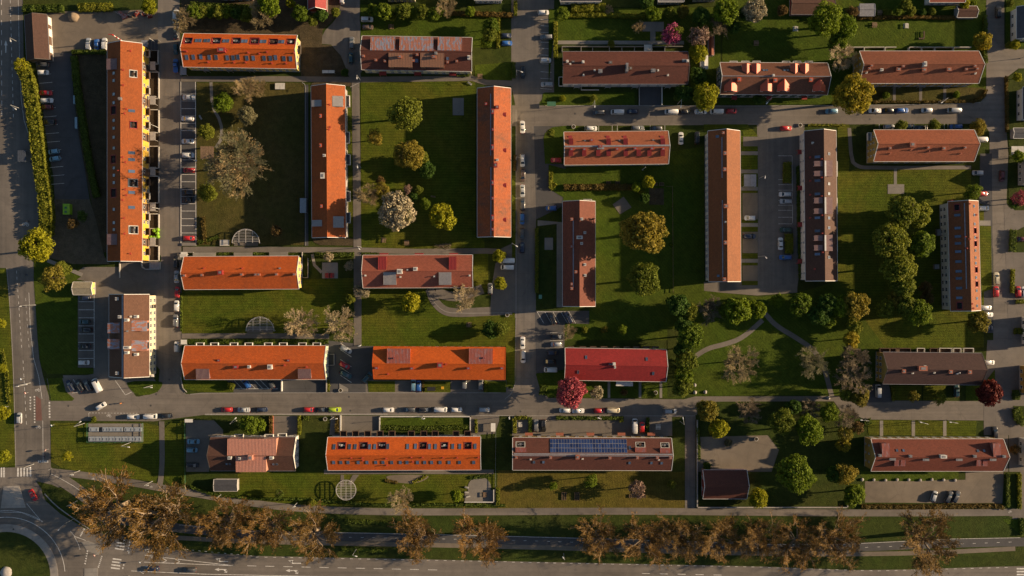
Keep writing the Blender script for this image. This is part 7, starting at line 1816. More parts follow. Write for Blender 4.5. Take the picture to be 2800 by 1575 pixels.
LAMPS = [
 (T0, (105, 398), (218, 435), 'left of the brown garage'), (T0, (150, 1075), (222, 1083), 'left of the upper long hedge'), (T8, (210, 135), (355, 123), 'left of the dark lawn'),
 (T8, (1555, 937), (1510, 920), 'on the half round grass island'), (T8, (170, 930), (255, 912), 'at the left edge of the junction'), (T8, (262, 910), (300, 895), 'right one of the pair before the crossing'), (T8, (838, 1250), (838, 1295), 'above the bin yard at its left'), (T8, (2340, 1240), (2345, 1268), 'above the bottom left garden'),
 (T9, (1020, 530), (1042, 520), 'at the end of the straight foot path'), (T9, (1655, 1250), (1658, 1222), 'on the green slope'), (T9, (790, 1250), (775, 1230), 'beside the lime green car'), (T9, (2510, 1250), (2512, 1225), 'right of the bin store'),
 (T2, (820, 1050), (800, 1040), 'below the strip lawn'), (T2, (1673, 1050), (1640, 1030), 'right of the garage ramp'), (T2, (2518, 1030), (2515, 1010), 'below the pointed dormer block'), (T2, (90, 710), (45, 745), 'by the driving black car'),
 (T3, (1688, 1040), (1680, 1015), 'at the dry front gardens'), (T6, (2508, 303), (2450, 315), 'upper one in the long car park lane'), (T6, (2512, 1098), (2440, 1093), 'lower one in the long car park lane'), (T6, (95, 117), (40, 135), 'by the white estate at the middle street'), (T6, (40, 985), (0, 970), 'by the small trees at the middle street'),
 (T4, (2055, 180), (1945, 148), 'beside the bays in the left courtyard'), (T5, (1005, 200), (1040, 212), 'along the straight foot path'), (T5, (1020, 1010), (1042, 1000), 'where two foot paths meet'), (T1, (1000, 768), (1035, 795), 'at the corner below the short street'),
 (TA, (865, 1245), (865, 1222), 'at the kerb above the solar block'), (TA, (1695, 1250), (1665, 1275), 'at the lane mouth'), (TB, (920, 1262), (918, 1240), 'left of the front lawns'), (TB, (1505, 1282), (1490, 1272), 'on the front lawns'), (TB, (1780, 1280), (1778, 1262), 'right on the front lawns'),
 (TC, (1270, 170), (1295, 125), 'below the bin yard'), (TC, (712, 447), (790, 405), 'at the start of the long foot path'), (TC, (1455, 552), (1510, 510), 'where the little path joins'), (TC, (695, 750), (765, 705), 'on the rough verge, upper'), (TC, (588, 985), (738, 880), 'on the rough verge beside the roundabout'), (TC, (1282, 1210), (1400, 1090), 'beside the zebra crossing'), (TC, (2150, 680), (2195, 640), 'below the grey shed'), (TC, (290, 375), (335, 340), 'at the left zebra crossing'), (TC, (70, 625), (-10, 670), 'on the concrete traffic island'),
 (TD, (375, 765), (410, 722), 'along the long foot path'), (TD, (985, 1250), (995, 1180), 'on the verge of the bottom road'), (TE, (510, 1270), (510, 1225), 'on the verge, right part'), (T3, (2515, 590), (2500, 580), 'at the right edge'),
]
for t_, hd, bs_, lab in LAMPS:
    T(*t_); lamp(hd, bs_, 'street lamp '+lab, 8.0)
# ---- bin yard: low walls, ten big containers with lids
nat()
def thing_box(name, label, cat, rc, h, mat, parts=None, group=None, legs=False, z=None):
    x0, y0, x1, y1 = rc; (ax, ay), (bx, by) = W((x0, y0), h), W((x1, y1), h); cx, cy = (ax+bx)/2, (ay+by)/2; w, d = abs(bx-ax), abs(by-ay)
    g = gz(cx, cy) if z is None else z
    root = empty(name, (cx, cy, g), 0, label, cat, group); return root, w, d
def container(x0, y0, x1, y1, label, mat, lid, group, h=1.35):
    root, w, d = thing_box('waste_container', label, 'waste container', (x0, y0, x1, y1), h, mat, group=group)
    m = MB(); m.box((0, 0, h*.5), (w*.94, d*.94, h), 0, 0, 1.04); m.build('body', mat, root)
    m = MB(); m.loft([[(-w/2, -d/2, h), (w/2, -d/2, h), (w/2, d/2, h), (-w/2, d/2, h)], [(-w/2, -d*.3, h+.22), (w/2, -d*.3, h+.22), (w/2, d*.3, h+.22), (-w/2, d*.3, h+.22)]]); m.build('lid', lid, root)
    for s in (-.3, .3):
        m = MB(); m.box((w*s, 0, h+.26), (.1, d*.5, .06)); m.build('handle', BLACKP, root)
BINL = plain('pale grey bin lid', (.27, .30, .33), .5); BINL2 = plain('dark bin lid', (.09, .10, .12), .5)
for i, (a, c) in enumerate(((245, 270), (281, 297), (298, 314), (314, 337), (341, 364), (366, 388))): container(a, 1168, c, 1180, '%s waste container from the left in the upper row of the bin yard' % ordinal(i), BINL2, BINL, 'upper row of waste containers')
for i in range(8): container(243+i*18, 1193.5, 260+i*18, 1207, '%s waste container from the left in the lower row of the bin yard' % ordinal(i), BINL2, BINL, 'lower row of waste containers')
def wall_line(name, label, pts, h, t, mat, cat='wall', cap=None, group=None):
    P = [W(p, h) for p in pts]; cx, cy = P[0]; root = empty(name, (cx, cy, gz(*P[0])), 0, label, cat, group); m = MB(); c = MB()
    for p, q in zip(P[:-1], P[1:]):
        L = math.hypot(q[0]-p[0], q[1]-p[1]); a = math.atan2(q[1]-p[1], q[0]-p[0]); mid = ((p[0]+q[0])/2-cx, (p[1]+q[1])/2-cy)
        m.box((*mid, h/2-.1), (L+t, t, h+.2), 0, a); c.box((*mid, h+.03), (L+t+.06, t+.08, .06), 0, a)
    m.build('wall', mat, root); c.build('coping', cap or mat, root)
def fence_line(label, pts, h=1.1, mat=None, step=2.4):
    P = [W(p) for p in pts]; cx, cy = P[0]; root = empty('fence', (cx, cy, gz(*P[0])), 0, label, 'fence')
    for p, q in zip(P[:-1], P[1:]):
        L = math.hypot(q[0]-p[0], q[1]-p[1]); a = math.atan2(q[1]-p[1], q[0]-p[0]); n = max(1, int(L/step))
        for i in range(n+1):
            m = MB(); m.box((p[0]+(q[0]-p[0])*i/n-cx, p[1]+(q[1]-p[1])*i/n-cy, h/2), (.08, .08, h)); m.build('post', mat or WOOD, root)
        for z in (h*.35, h*.85):
            m = MB(); m.box(((p[0]+q[0])/2-cx, (p[1]+q[1])/2-cy, z), (L, .04, .14), 0, a); m.build('rail', mat or WOOD, root)
fence_line('metal fence round the bin yard', [(242, 1157), (242, 1209), (392, 1209), (392, 1157)], 1.5, GREENP)
fence_line('thin fence through the middle courtyard', [(1822, 510), (1838, 510), (1840, 800)], 1.1)
fence_line('green fence beside the grey shed', [(507, 1148), (508, 1335)], 1.2, GREENP)
fence_line('thin fence right of the bottom orange block lawn', [(1356, 1180), (1354, 1380)], 1.1, STEEL)
wall_line('garden_wall', 'long low wall below the wooded garden', [(1907, 1150), (1907, 1388), (2318, 1388), (2318, 1370)], 1.0, .3, W_GREY)
wall_line('retaining_wall', 'pale wall at the left of the wide driveway', [(931, 1137), (931, 1178)], .8, .35, PLAST)
wall_line('retaining_wall', 'pale wall round the green slope', [(1038, 1176), (1038, 1139), (1286, 1139), (1286, 1185)], .7, .3, PLAST)
wall_line('retaining_wall', 'brick edged wall of the brown driveway', [(746, 1139), (746, 1188)], .7, .3, BRICK)
wall_line('retaining_wall', 'white kerb wall below the long yellow block', [(327, 718), (327, 758)], .5, .25, PLAST)
wall_line('planter_wall', 'pale wall of beds along the yellow block, top one', [(406, 137), (432, 137), (432, 175), (408, 175)], .6, .2, PLAST)
for i, (y0, y1) in enumerate(((197, 270), (300, 363), (400, 460), (482, 555), (585, 625), (672, 713))): wall_line('planter_wall', '%s walled bed from the top along the yellow block' % ordinal(i), [(408, y0), (434, y0), (434, y1), (408, y1)], .5, .2, PLAST, group='walled beds along the yellow block')
wall_line('planter_wall', 'curved white wall at the foot of the yellow block', [(386, 716), (388, 730), (396, 736), (436, 736), (437, 718)], .9, .2, PLAST)
wall_line('garden_wall', 'pale boundary wall of the dark front gardens', [(494, 1033), (500, 1062), (510, 1072)], .3, .2, KERB)
wall_line('terrace_wall', 'white walls at two sides of the round terrace', [(1271, 1373), (1350, 1373), (1350, 1340)], 1.2, .25, PLAST)
# ---- lime green sacks and hut, blue things
def sack(p, r, label):
    x, y = W(p, 1.0); q = random.Random(int(p[0]*3+p[1])); m = MB(); rings = []
    for z, k in ((0, .8), (.3, 1.0), (.8, 1.02), (1.1, .9), (1.25, .5), (1.3, .15)): rings.append([(r*k*math.cos(a*math.pi/6)*q.uniform(.93, 1.06), r*k*math.sin(a*math.pi/6)*q.uniform(.93, 1.06), z) for a in range(12)])
    root = empty('big_bag', (x, y, gz(x, y)), 0, label, 'sack', 'lime green sacks'); m.loft(rings); m.build('bag', LIME, root, smooth=True)
    for s in (-1, 1):
        m = MB(); m.tube([(s*.3, -.3, 1.15), (s*.32, -.15, 1.5), (s*.32, .15, 1.5), (s*.3, .3, 1.15)], .04, 5); m.build('loop', LIME, root)
for i, (x, y) in enumerate(((421, 630), (431, 628), (430, 638), (412, 649), (421, 650), (431, 647))): sack((x, y), .68, '%s lime green sack in the heap at the yellow block' % ordinal(i))
root = empty('playhouse', (*W((182, 572), 2), gz(*W((182, 572)))), 0, 'lime green hut with two roof hatches on the rough plot', 'hut')
m = MB(); m.box((0, 0, 1.1), (2.3, 3.7, 2.2)); m.build('body', LIME, root); m = MB(); m.loft([[(-1.25, -1.95, 2.2), (1.25, -1.95, 2.2), (1.25, 1.95, 2.2), (-1.25, 1.95, 2.2)], [(-.8, -1.9, 2.5), (.8, -1.9, 2.5), (.8, 1.9, 2.5), (-.8, 1.9, 2.5)]]); m.build('roof', LIME, root)
for y in (-1.0, .5):
    m = MB(); m.box((.0, y, 2.56), (.8, .7, .14)); m.build('roof_hatch', GREENP, root)
def bench(p, ang, label, mat=None, L=1.7):
    x, y = W(nx(p)); root = empty('bench', (x, y, gz(x, y)), R(ang), label, 'bench'); mt = mat or WOOD
    for i in range(3):
        m = MB(); m.box((0, -.2+i*.18, .45), (L, .14, .05)); m.build('seat_slat', mt, root)
    for i in range(2):
        m = MB(); m.box((0, .3, .62+i*.18), (L, .04, .13)); m.build('back_slat', mt, root)
    for s in (-1, 1):
        m = MB(); m.box((s*L*.4, 0, .22), (.08, .5, .44)); m.box((s*L*.4, .32, .6), (.06, .05, .5)); m.build('leg', STEEL, root)
def table_set(p, ang, label, mat=None):
    x, y = W(nx(p)); root = empty('picnic_table', (x, y, gz(x, y)), R(ang), label, 'picnic table'); mt = mat or WOOD
    for i in range(4):
        m = MB(); m.box((0, -.33+i*.22, .75), (1.8, .19, .05)); m.build('top_plank', mt, root)
    for s in (-1, 1):
        for k in (0, 1):
            m = MB(); m.box((0, s*(.68+k*.17), .45), (1.8, .14, .05)); m.build('seat_plank', mt, root)
        m = MB(); m.box((s*.6, 0, .42), (.1, 1.6, .08)); m.box((s*.6, 0, .37), (.1, .5, .74)); m.build('leg', mt, root)
T(*T0); bench((2310, 1325), 60, 'wooden bench on the lawn of the leftmost courtyard'); bench((1990, 1165), -60, 'pale bench beside the bay strip', STEEL)
T(*T5); bench((1755, 500), -10, 'bench near the shrubs of the second courtyard'); table_set((1265, 930), 80, 'picnic table at the foot of the white blossom tree'); table_set((1495, 955), 0, 'dark picnic table by the sunlit strip'); table_set((712, 1280), 90, 'left red bench set on the playground slab', REDP); table_set((752, 1280), 90, 'right red bench set on the playground slab', REDP)
T(*T1); table_set((1340, 268), 90, 'carpet beating frame on the top middle lawn'); table_set((2220, 760), 0, 'table on the small slab right of the grey box block'); bench((2118, 830), -35, 'white bench by the courtyard corner', PLAST)
T(*T3); bench((1540, 345), 90, 'dark upright part of the corner sofa on the top right lawn', W_BROWN, 2.4); bench((1515, 385), 180, 'dark lower part of the corner sofa on the top right lawn', W_BROWN, 2.0); table_set((1362, 260), 90, 'white table set on the top right lawn', PLAST); table_set((268, 290), 90, 'white table set under the huge green tree', PLAST); table_set((1050, 250), 0, 'timber table on the top right lawn'); table_set((1100, 128), 0, 'timber table beside the grey pavilion')
T(*T2); table_set((2415, 430), 0, 'wooden table on the garden lawn above the pointed dormers')
T(*T9); table_set((2110, 318), 90, 'table in front of the shrub clump on the mown lawn')
T(*TA); table_set((75, 1305), 90, 'white table on the first terrace above the solar block', PLAST); table_set((1445, 1330), 0, 'pale table on the terrace right of the red car', PLAST)
T(*TD); table_set((2262, 640), 90, 'table on the round terrace', WOOD)
for i, (x, y, a) in enumerate(((2088, 568, -15), (2088, 617, -5), (2102, 660, 15))): bench((x, y), a, '%s deck chair from the top at the round terrace' % ordinal(i), PLAST, 1.5)
def raised_bed(p, w, d, label):
    x, y = W(nx(p)); root = empty('raised_bed', (x, y, gz(x, y)), 0, label, 'raised bed', 'raised beds')
    for a, b_, c, e in ((0, d/2, w, .08), (0, -d/2, w, .08), (w/2, 0, .08, d), (-w/2, 0, .08, d), (0, 0, .06, d), (0, 0, w, .06)):
        m = MB(); m.box((a, b_, .2), (c, e, .42)); m.build('board', WOOD, root)
    m = MB(); m.box((0, 0, .15), (w*.96, d*.96, .3)); m.build('soil', EARTH, root)
T(*TE); raised_bed((515, 655), 1.7, 2.8, 'left raised bed on the brownish lawn'); raised_bed((643, 657), 1.7, 2.8, 'right raised bed on the brownish lawn'); raised_bed((1180, 655), 1.5, 1.2, 'raised bed under the pink tree on the brownish lawn'); raised_bed((1300, 655), 1.7, 1.2, 'raised bed right of the pink tree on the brownish lawn')
T(*T6); raised_bed((955, 362), 1.6, 1.0, 'first raised bed along the courtyard hedge'); raised_bed((1045, 362), 1.6, 1.0, 'second raised bed along the courtyard hedge'); raised_bed((1425, 375), 1.2, 1.0, 'raised bed right of the yellow tree'); raised_bed((1482, 375), 1.5, 1.2, 'last raised bed right of the yellow tree')
# ---- pergolas
def pergola(c, r, label, full=False, a0=0.0):
    x, y = W(c, 2.6); root = empty('pergola', (x, y, gz(x, y)), 0, label, 'pergola'); rm = r*S; h = 2.5
    n = 24; span = 2*math.pi if full else math.pi
    pts = [(rm*math.cos(a0+span*i/n), rm*math.sin(a0+span*i/n)) for i in range(n+1)]
    for p, q in zip(pts[:-1], pts[1:]):
        L = math.hypot(q[0]-p[0], q[1]-p[1]); m = MB(); m.box(((p[0]+q[0])/2, (p[1]+q[1])/2, h), (L+.05, .22, .18), 0, math.atan2(q[1]-p[1], q[0]-p[0])); m.build('ring_beam', PERG, root)
    for i in range(0, n+1, 4):
        m = MB(); m.box((pts[i][0]*.97, pts[i][1]*.97, h/2), (.14, .14, h)); m.build('post', PERG, root)
    k = 9 if not full else 12
    for i in range(1, k):
        yy = (-rm if full else 0)+(2*rm if full else rm)*i/k; w = math.sqrt(max(.01, rm*rm-yy*yy))
        m = MB(); m.box((0, yy, h+.13), (2*w, .1, .14)); m.build('slat', PERG, root)
    for xx in (-.5, 0, .5):
        w = math.sqrt(1-xx*xx)*rm; m = MB(); m.box((xx*rm, 0 if full else w/2, h+.02), (.12, 2*w if full else w, .16)); m.build('beam', PERG, root)
    return root
nat(); pergola((672, 664), 37, 'half round pergola at the foot of the leftmost courtyard'); pergola((711, 905), 38, 'half round pergola on the long lawn'); pergola((946, 1340), 27, 'round slatted pergola below the bottom orange block', True)
slab('terrace', circ((1311, 1335), 32, 40), COBBLE, 'top', label='round cobbled terrace'); slab('terrace', [(1271, 1345), (1348, 1340), (1348, 1373), (1271, 1373)], COBBLE, 'top', label='paved corner of the round terrace')
slab('rockery', chaikin([(1050, 1298), (1175, 1298), (1168, 1310), (1140, 1321), (1100, 1322), (1065, 1314)], 2), GRAVEL, 'top', label='stony rockery bed'); slab('path', [(932, 1298), (940, 1298), (942, 1330), (930, 1330)], PAVE, 'top', label='left path to the round pergola'); slab('path', [(965, 1298), (982, 1298), (962, 1326), (950, 1324)], PAVE, 'top', label='right path to the round pergola')
# ---- shelters, glass roofs, parasol, huts
def shelter(rc, label, h=2.3, mat=None, split=2, name='bike_shelter', cat='shelter'):
    root, w, d = thing_box(name, label, cat, rc, h, None)
    for i in range(split):
        m = MB(); m.box((-w/2+w*(i+.5)/split, 0, h), (w/split-.08, d, .08)); m.build('roof_panel', mat or STEEL, root)
    for sx in (-1, 1):
        for sy in (-1, 1):
            m = MB(); m.box((sx*(w/2-.1), sy*(d/2-.1), h/2), (.08, .08, h)); m.build('post', STEEL, root)
    m = MB(); m.box((0, d/2-.06, h*.5), (w, .04, h*.7)); m.build('back_panel', GLASS, root)
shelter((881, 192, 915, 200), 'bin shelter with two pale lids beside the short street', 1.5, plain('pale shelter roof', (.5, .5, .48), .6))
shelter((2034, 477, 2068, 510), 'bike shelter beside the upright orange block', 2.3, plain('grey acrylic', (.25, .25, .27), .3))
shelter((48, 411, 71, 442), 'bus shelter by the left road', 2.5, plain('dark acrylic', (.06, .07, .09), .2), 4, 'bus_shelter', 'bus shelter')
shelter((820, 542, 838, 582), 'pale canopy on the shaded path', 2.4, plain('pale canopy', (.3, .33, .36), .5), 1, 'canopy')
shelter((1342, 1157, 1355, 1180), 'white lidded bin store', 1.4, TRIM, 1, 'bin_store', 'bin store')
shelter((548, 400, 585, 434), 'brown slatted shed roof beside the courtyard path', 2.3, WOOD, 5, 'garden_shelter')
shelter((505, 1146, 527, 1155), 'white utility cabinet beside the lower street', 1.6, TRIM, 1, 'utility_cabinet', 'cabinet')
shelter((1496, 278, 1520, 290), 'green transformer hut on the strip lawn', 1.8, GREENP, 1, 'transformer_hut', 'hut')
shelter((1473, 806, 1482, 817), 'mint green bin cabinet by the street', 1.3, plain('mint plastic', (.12, .28, .2), .5), 1, 'bin_cabinet', 'cabinet')
shelter((494, 689, 512, 697), 'white cabinet at the corner of the middle left block', 1.3, TRIM, 1, 'bin_cabinet', 'cabinet'); shelter((494, 929, 511, 942), 'white cabinet at the corner of the balconied block', 1.3, TRIM, 1, 'bin_cabinet', 'cabinet')
shelter((492, 180, 510, 205), 'pale cabinet at the corner of the terraced block', 1.6, ZINC, 1, 'bin_cabinet', 'cabinet'); shelter((752, 227, 779, 244), 'square pale cover in the courtyard corner', .6, PLAST, 2, 'well_cover', 'cover'); shelter((1168, 1058, 1190, 1069), 'dark lidded box in the front garden', 1.2, BLACKP, 1, 'garden_box', 'box'); shelter((1206, 1057, 1214, 1064), 'yellow box in the front garden', 1.0, plain('yellow plastic', (.6, .33, .02), .5), 1, 'grit_box', 'box'); shelter((601, 656, 627, 672), 'pale slab bench by the courtyard pergola', .5, PLAST, 1, 'stone_bench', 'bench'); shelter((408, 717, 436, 735), 'pale covered steps at the foot of the yellow block', 1.2, ZINC, 1, 'covered_steps', 'steps'); shelter((386, 110, 404, 128), 'pale curved canopy at the top of the yellow block', 2.6, ZINC, 1, 'canopy'); shelter((406, 108, 432, 137), 'dark glazed canopy at the top of the yellow block', 2.6, plain('smoked acrylic', (.03, .035, .045), .2), 3, 'canopy'); shelter((497, 664, 536, 672), 'pale stone bench at the end of the bays', .5, CONC, 1, 'stone_bench', 'bench'); shelter((2765, 400, 2800, 425), 'pale awning at the right edge', 2.4, PLAST, 2, 'awning')
def parasol(p, w, label):
    x, y = W(nx(p), 2.5); root = empty('parasol', (x, y, gz(x, y)), 0, label, 'parasol'); m = MB(); k = w*S/2; ring = [(k, k), (-k, k), (-k, -k), (k, -k)]
    for i in range(4):
        a, c = ring[i], ring[(i+1) % 4]; m = MB(); m.quad([(a[0], a[1], 2.2), (c[0], c[1], 2.2), (0, 0, 2.9)]); m.quad([(a[0], a[1], 2.2), (c[0], c[1], 2.2), (c[0], c[1], 2.05), (a[0], a[1], 2.05)]); m.build('canopy_panel', PLAST, root)
    m = MB(); m.tube([(0, 0, 0), (0, 0, 2.9)], .04, 6); m.build('pole', STEEL, root)
T(*T2); parasol((1350, 480), 22, 'white square parasol on the back patio')
# ---- roundabout boulder, gravel heap, scrap pile, fountain bowls
def rock(p, r, label, mat, name='boulder', h=.7):
    x, y = W(p); q = random.Random(int(p[0])); m = MB()
    m.loft([[(r*k*math.cos(a*math.pi/7)*q.uniform(.85, 1.12), r*k*math.sin(a*math.pi/7)*q.uniform(.85, 1.12), z*h) for a in range(14)] for k, z in ((1.0, -.1), (.95, .3), (.6, .75), (.2, 1.0), (.02, 1.05))])
    o = m.build(name, mat, None, (x, y, gz(x, y)), smooth=True); tag(o, label, name.replace('_', ' ')); return o
rock((202, 47), 2.0, 'heap of sand in the top left yard', plain('sand', (.24, .18, .12), .9), 'sand_heap', 1.6); rock((17, 1565), 2.2, 'stone mound in the roundabout island', W_GREY, 'stone_mound', .8)
for i, (x, y) in enumerate(((1899, 1053), (1900, 1073), (1928, 1072), (2265, 1088))): rock((x, y), .7, '%s boulder from the left at the park entrance' % ordinal(i), W_GREY)
def planter(p, label, r=.6):
    x, y = W(p); root = empty('planter', (x, y, gz(x, y)), 0, label, 'planter'); m = MB(); m.loft([[(r*k*math.cos(a*math.pi/8), r*k*math.sin(a*math.pi/8), z) for a in range(16)] for k, z in ((.75, 0), (1, .6), (.82, .62), (.8, .45))], 0, False); m.build('bowl', PLAST, root); m = MB(); m.prism([(r*.8*math.cos(a*math.pi/8), r*.8*math.sin(a*math.pi/8)) for a in range(16)], .3, .5); m.build('soil', EARTH, root)
for p, l_ in (((1568, 347), 'round planter above the red dormer block'), ((2187, 343), 'round planter beside the dark upright block'), ((890, 1145), 'round planter at the hedged yard'), ((2067+0, 1200), 'round planter in the sandy yard edge'), ((932, 1067), 'round planter on the pale slab patch'), ((1387, 861), 'round planter at the kerb of the curved path'), ((1792, 1073), 'white round planter below the red roof')): planter(p, l_, .75)
def scrap(p, label, seed):
    """a junk heap: crates, a cart with wheels and bent bars"""
    q = random.Random(seed); x, y = W(p); root = empty('junk_item', (x, y, gz(x, y)), q.uniform(0, 3), label, 'junk', 'junk in the yard'); w, d, h = q.uniform(1.2, 2.4), q.uniform(1, 1.6), q.uniform(.6, 1.2)
    m = MB(); m.box((0, 0, h*.5), (w, d, h), 0, 0, .9); m.build('load', q.choice([W_RED, WOOD, LEAD, SH_REDW]), root)
    for i in range(3):
        m = MB(); m.tube([(q.uniform(-w, w)*.6, q.uniform(-d, d)*.6, h*.9), (q.uniform(-w, w)*.8, q.uniform(-d, d)*.8, h+q.uniform(.1, .5))], .06, 5); m.build('bar', STEEL, root)
    for s in (-1, 1):
        o = place(TYREM, 'wheel', root, (w*.3*s, d*.55, .32))
for i, (x, y) in enumerate(((332, 38), (342, 46), (357, 42), (375, 38), (395, 40), (410, 42))): scrap((x, y), '%s piece of junk from the left in the sandy yard heap' % ordinal(i), i)
# ---- woodpile in the second courtyard, stump, bins along lots
root = empty('brushwood_pile', (*W((1212, 673)), gz(*W((1212, 673)))), 0, 'pile of brushwood by the foot path in the second courtyard', 'brushwood'); q = random.Random(3)
for i in range(46):
    a = q.uniform(-.6, .6); x, y = q.uniform(-2.4, 2.4), q.uniform(-.8, .8); m = MB(); m.tube([(x-math.cos(a), y-math.sin(a), q.uniform(.1, .5)), (x+math.cos(a), y+math.sin(a), q.uniform(.1, .5))], .05, 4); m.build('stick', BARK_P if i % 2 else BARK, root)
# ---- flag masts and rotary poles
for p, h, l_ in (((430, 119), 7, 'white flagpole at the top of the yellow block'), ((435, 350), 7, 'white flagpole halfway along the yellow block'), ((1757, 464), 7, 'white flagpole below the red dormer block'), ((435, 571), 6, 'white post by the lower beds of the yellow block')):
    x, y = W(p); root = empty('flagpole', (x, y, gz(x, y)), 0, l_, 'flagpole'); m = MB(); m.tube([(0, 0, -.05), (0, 0, h)], [.09, .05], 8); m.build('mast', LAMPH, root); m = MB(); m.tube([(0, 0, h), (0, 0, h+.16)], [.1, .04], 8); m.build('knob', LAMPH, root); m = MB(); m.box((0, 0, .12), (.5, .5, .26)); m.build('base', STEEL, root)
def sign(p, label, mat=None, h=2.2, r=.4):
    x, y = W(p); root = empty('road_sign', (x, y, gz(x, y)), rnd.uniform(0, 3), label, 'road sign'); m = MB(); m.tube([(0, 0, 0), (0, 0, h)], .05, 6); m.build('post', STEEL, root); m = MB(); m.tube([(-.02, 0, h), (.02, 0, h)], r, 14); m.build('plate', mat or REDP, root); m = MB(); m.tube([(-.03, 0, h), (.03, 0, h)], r*.68, 14); m.build('plate_field', LAMPH, root)
for p, l_, mt in (((78, 1073), 'orange-framed sign at the left crossing', REDP), ((66, 1035), 'sign at the left road split', BLUEP), ((24, 1111), 'sign on the left verge', BLUEP), ((133, 1228), 'sign on the cycle track', REDP), ((142, 1281), 'blue sign at the path junction', BLUEP), ((2, 1331), 'sign at the left end of the traffic island', REDP), ((266, 1514), 'orange sign on the kerbed traffic island', REDP), ((389, 1533), 'blue sign beside the chevrons', BLUEP), ((354, 1573), 'sign at the bottom edge', BLUEP), ((149, 1161), 'small sign on the bin yard lawn', BLUEP)): sign(p, l_, mt)
# ---- people
SKIN = plain('skin', (.45, .26, .18), .6); 
def person(p, ang, label, top, legs, pose='walk', z0=0.0, parent=None):
    """one continuous skinned body, about 1.75 m"""
    x, y = W(p); me = bpy.data.meshes.new('body')
    J = {'pelvis': (0, 0, .95), 'chest': (.02, 0, 1.3), 'neck': (.03, 0, 1.5), 'head': (.05, 0, 1.62), 'crown': (.05, 0, 1.72), 'sl': (.02, .19, 1.42), 'sr': (.02, -.19, 1.42), 'hl': (0, .1, .9), 'hr': (0, -.1, .9)}
    if pose == 'walk': J.update(el=(-.1, .26, 1.15), wl=(.08, .27, .95), er=(.1, -.26, 1.15), wr=(.28, -.26, 1.0), kl=(.16, .1, .5), fl=(.2, .1, .08), tl=(.36, .1, .03), kr=(-.06, -.1, .5), fr=(-.3, -.1, .12), tr=(-.18, -.1, .03))
    else:            # riding: leaning to the handlebar, feet on pedals
        J = {k: (v[0]-.15+(v[2]-.95)*.5, v[1], v[2]) for k, v in J.items()}
        J.update(el=(.3, .28, 1.18), wl=(.5, .24, 1.05), er=(.3, -.28, 1.18), wr=(.5, -.24, 1.05), kl=(.28, .12, .78), fl=(.1, .12, .38), tl=(.26, .12, .34), kr=(.2, -.12, .55), fr=(.02, -.12, .18), tr=(.18, -.12, .16))
    names = list(J); ix = {n: i for i, n in enumerate(names)}
    E_ = [('pelvis', 'chest'), ('chest', 'neck'), ('neck', 'head'), ('head', 'crown'), ('chest', 'sl'), ('sl', 'el'), ('el', 'wl'), ('chest', 'sr'), ('sr', 'er'), ('er', 'wr'), ('pelvis', 'hl'), ('hl', 'kl'), ('kl', 'fl'), ('fl', 'tl'), ('pelvis', 'hr'), ('hr', 'kr'), ('kr', 'fr'), ('fr', 'tr')]
    me.from_pydata([J[n] for n in names], [(ix[a], ix[c]) for a, c in E_], [])
    me.materials.append(top)
    root = empty('person', (x, y, gz(x, y)+z0), R(ang), label, 'person')
    o = place(me, 'body', root); sk = o.modifiers.new('skin', 'SKIN')
    rad = {'pelvis': (.15, .12), 'chest': (.17, .13), 'neck': (.06, .06), 'head': (.1, .095), 'crown': (.08, .08), 'sl': (.075, .075), 'sr': (.075, .075), 'el': (.055, .055), 'er': (.055, .055), 'wl': (.042, .042), 'wr': (.042, .042), 'hl': (.095, .095), 'hr': (.095, .095), 'kl': (.065, .065), 'kr': (.065, .065), 'fl': (.05, .05), 'fr': (.05, .05), 'tl': (.045, .035), 'tr': (.045, .035)}
    for n in names: me.skin_vertices[0].data[ix[n]].radius = rad[n]
    me.skin_vertices[0].data[ix['pelvis']].use_root = True
    sb = o.modifiers.new('sub', 'SUBSURF'); sb.levels = 1; sb.render_levels = 1
    h = J['head']; m = MB(); m.loft([[(h[0]-.02+.115*k*math.cos(a*math.pi/6), .11*k*math.sin(a*math.pi/6), h[2]+z) for a in range(12)] for k, z in ((1.0, .0), (1.08, .06), (.9, .13), (.5, .17), (.05, .18))]); m.build('hair', BARK, root, smooth=True)
    m = MB(); zt = J['pelvis'][2]-.02
    for s in 'lr':
        m.tube([J['h'+s], J['k'+s], J['f'+s]], [.12, .085, .065], 8)
    m.build('trousers', legs, root, smooth=True)
    return root
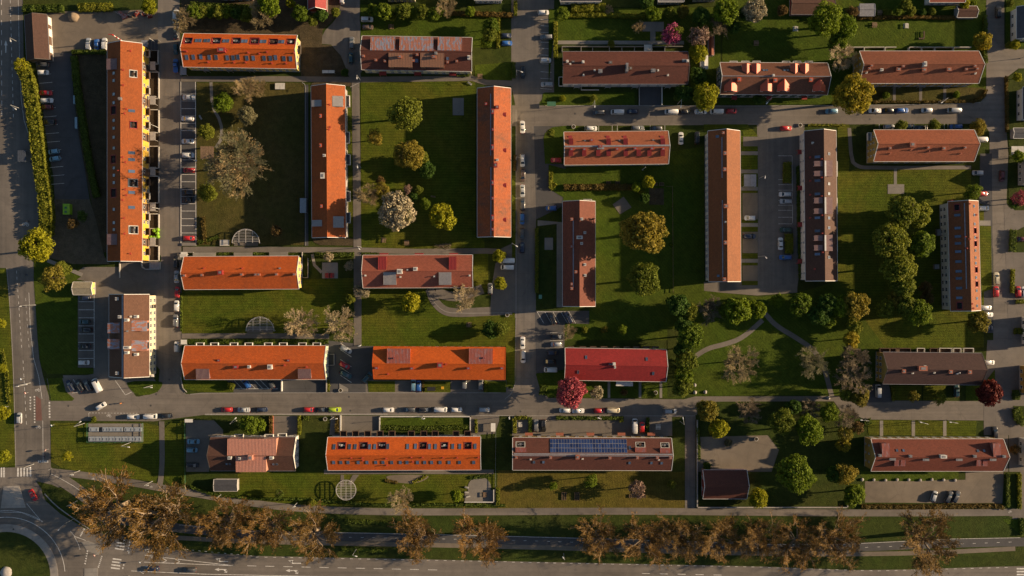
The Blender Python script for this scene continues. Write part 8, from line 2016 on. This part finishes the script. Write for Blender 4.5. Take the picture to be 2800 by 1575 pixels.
def bicycle(p, ang, label):
    x, y = W(p); root = empty('bicycle', (x, y, gz(x, y)), R(ang), label, 'bicycle')
    for cx in (-.52, .52):
        m = MB(); ring = [(cx+.33*math.cos(a*math.pi/9), 0, .34+.33*math.sin(a*math.pi/9)) for a in range(19)]; m.tube(ring, .022, 5, 0, False); m.build('wheel', TYRE, root)
    m = MB(); m.tube([(-.52, 0, .34), (-.1, 0, .3), (.36, 0, .75), (-.2, 0, .78), (-.1, 0, .3)], .02, 5); m.tube([(-.2, 0, .78), (-.52, 0, .34)], .016, 5); m.tube([(.52, 0, .34), (.34, 0, .95)], .02, 5); m.build('frame', REDP, root)
    m = MB(); m.tube([(.36, -.27, 1.0), (.34, 0, .96), (.36, .27, 1.0)], .018, 5); m.build('handlebar', STEEL, root); m = MB(); m.box((-.22, 0, .86), (.26, .16, .07), 0, 0, .7); m.build('saddle', BLACKP, root)
C_DARK = plain('dark cloth', (.03, .03, .035), .9); C_ORG = plain('orange cloth', (.4, .14, .04), .9); C_BLUE = plain('blue cloth', (.05, .08, .16), .9); C_BEI = plain('beige cloth', (.35, .28, .2), .9)
for p, a, lab, tp, lg in (((334, 1102), 200, 'on the lower street', C_ORG, C_DARK), ((124, 1247), 85, 'on the cycle track by the junction', C_BLUE, C_DARK)):
    bicycle(p, a, 'bicycle ridden '+lab); person(p, a, 'person in %s top riding a bicycle %s' % ('orange' if tp is C_ORG else 'blue', lab), tp, lg, 'ride', .02)
person((80, 606), 100, 'person in dark clothes walking on the left cycle path', C_DARK, C_DARK); person((86, 444), 70, 'person in dark clothes standing near the bus shelter', C_BLUE, C_DARK); person((75, 752), 90, 'person in dark jacket walking on the pavement left of the budding bushes', C_DARK, C_BLUE)
# ---- covered stacks by the car park hedge, red and white mast
for i, (y0, y1) in enumerate(((260, 284), (319, 352))):
    root, w, d = thing_box('covered_stack', '%s pale blue covered stack from the top beside the car park hedge' % ordinal(i), 'stack', (200+i*4, y0, 205+i*6, y1), .8, None); m = MB(); m.box((0, 0, .45), (w, d, .7), 0, 0, .9); m.build('cover', plain('pale blue sheet', (.25, .36, .42), .5), root)
    for s in (-.3, .3):
        m = MB(); m.box((0, d*s, .06), (w*1.05, .15, .12)); m.build('bearer', WOOD, root)
x, y = W((334, 112)); root = empty('hoist_mast', (x, y, gz(x, y)), 0, 'red and white hoist mast at the top gable of the yellow block', 'mast')
for i in range(6):
    m = MB(); m.box((0, 0, .7+i*1.4), (.3, .3, 1.38)); m.build('mast_section', REDP if i % 2 else LAMPH, root)
m = MB(); m.box((-.5, 0, 8.5), (1.4, .2, .2)); m.build('jib', REDP, root)
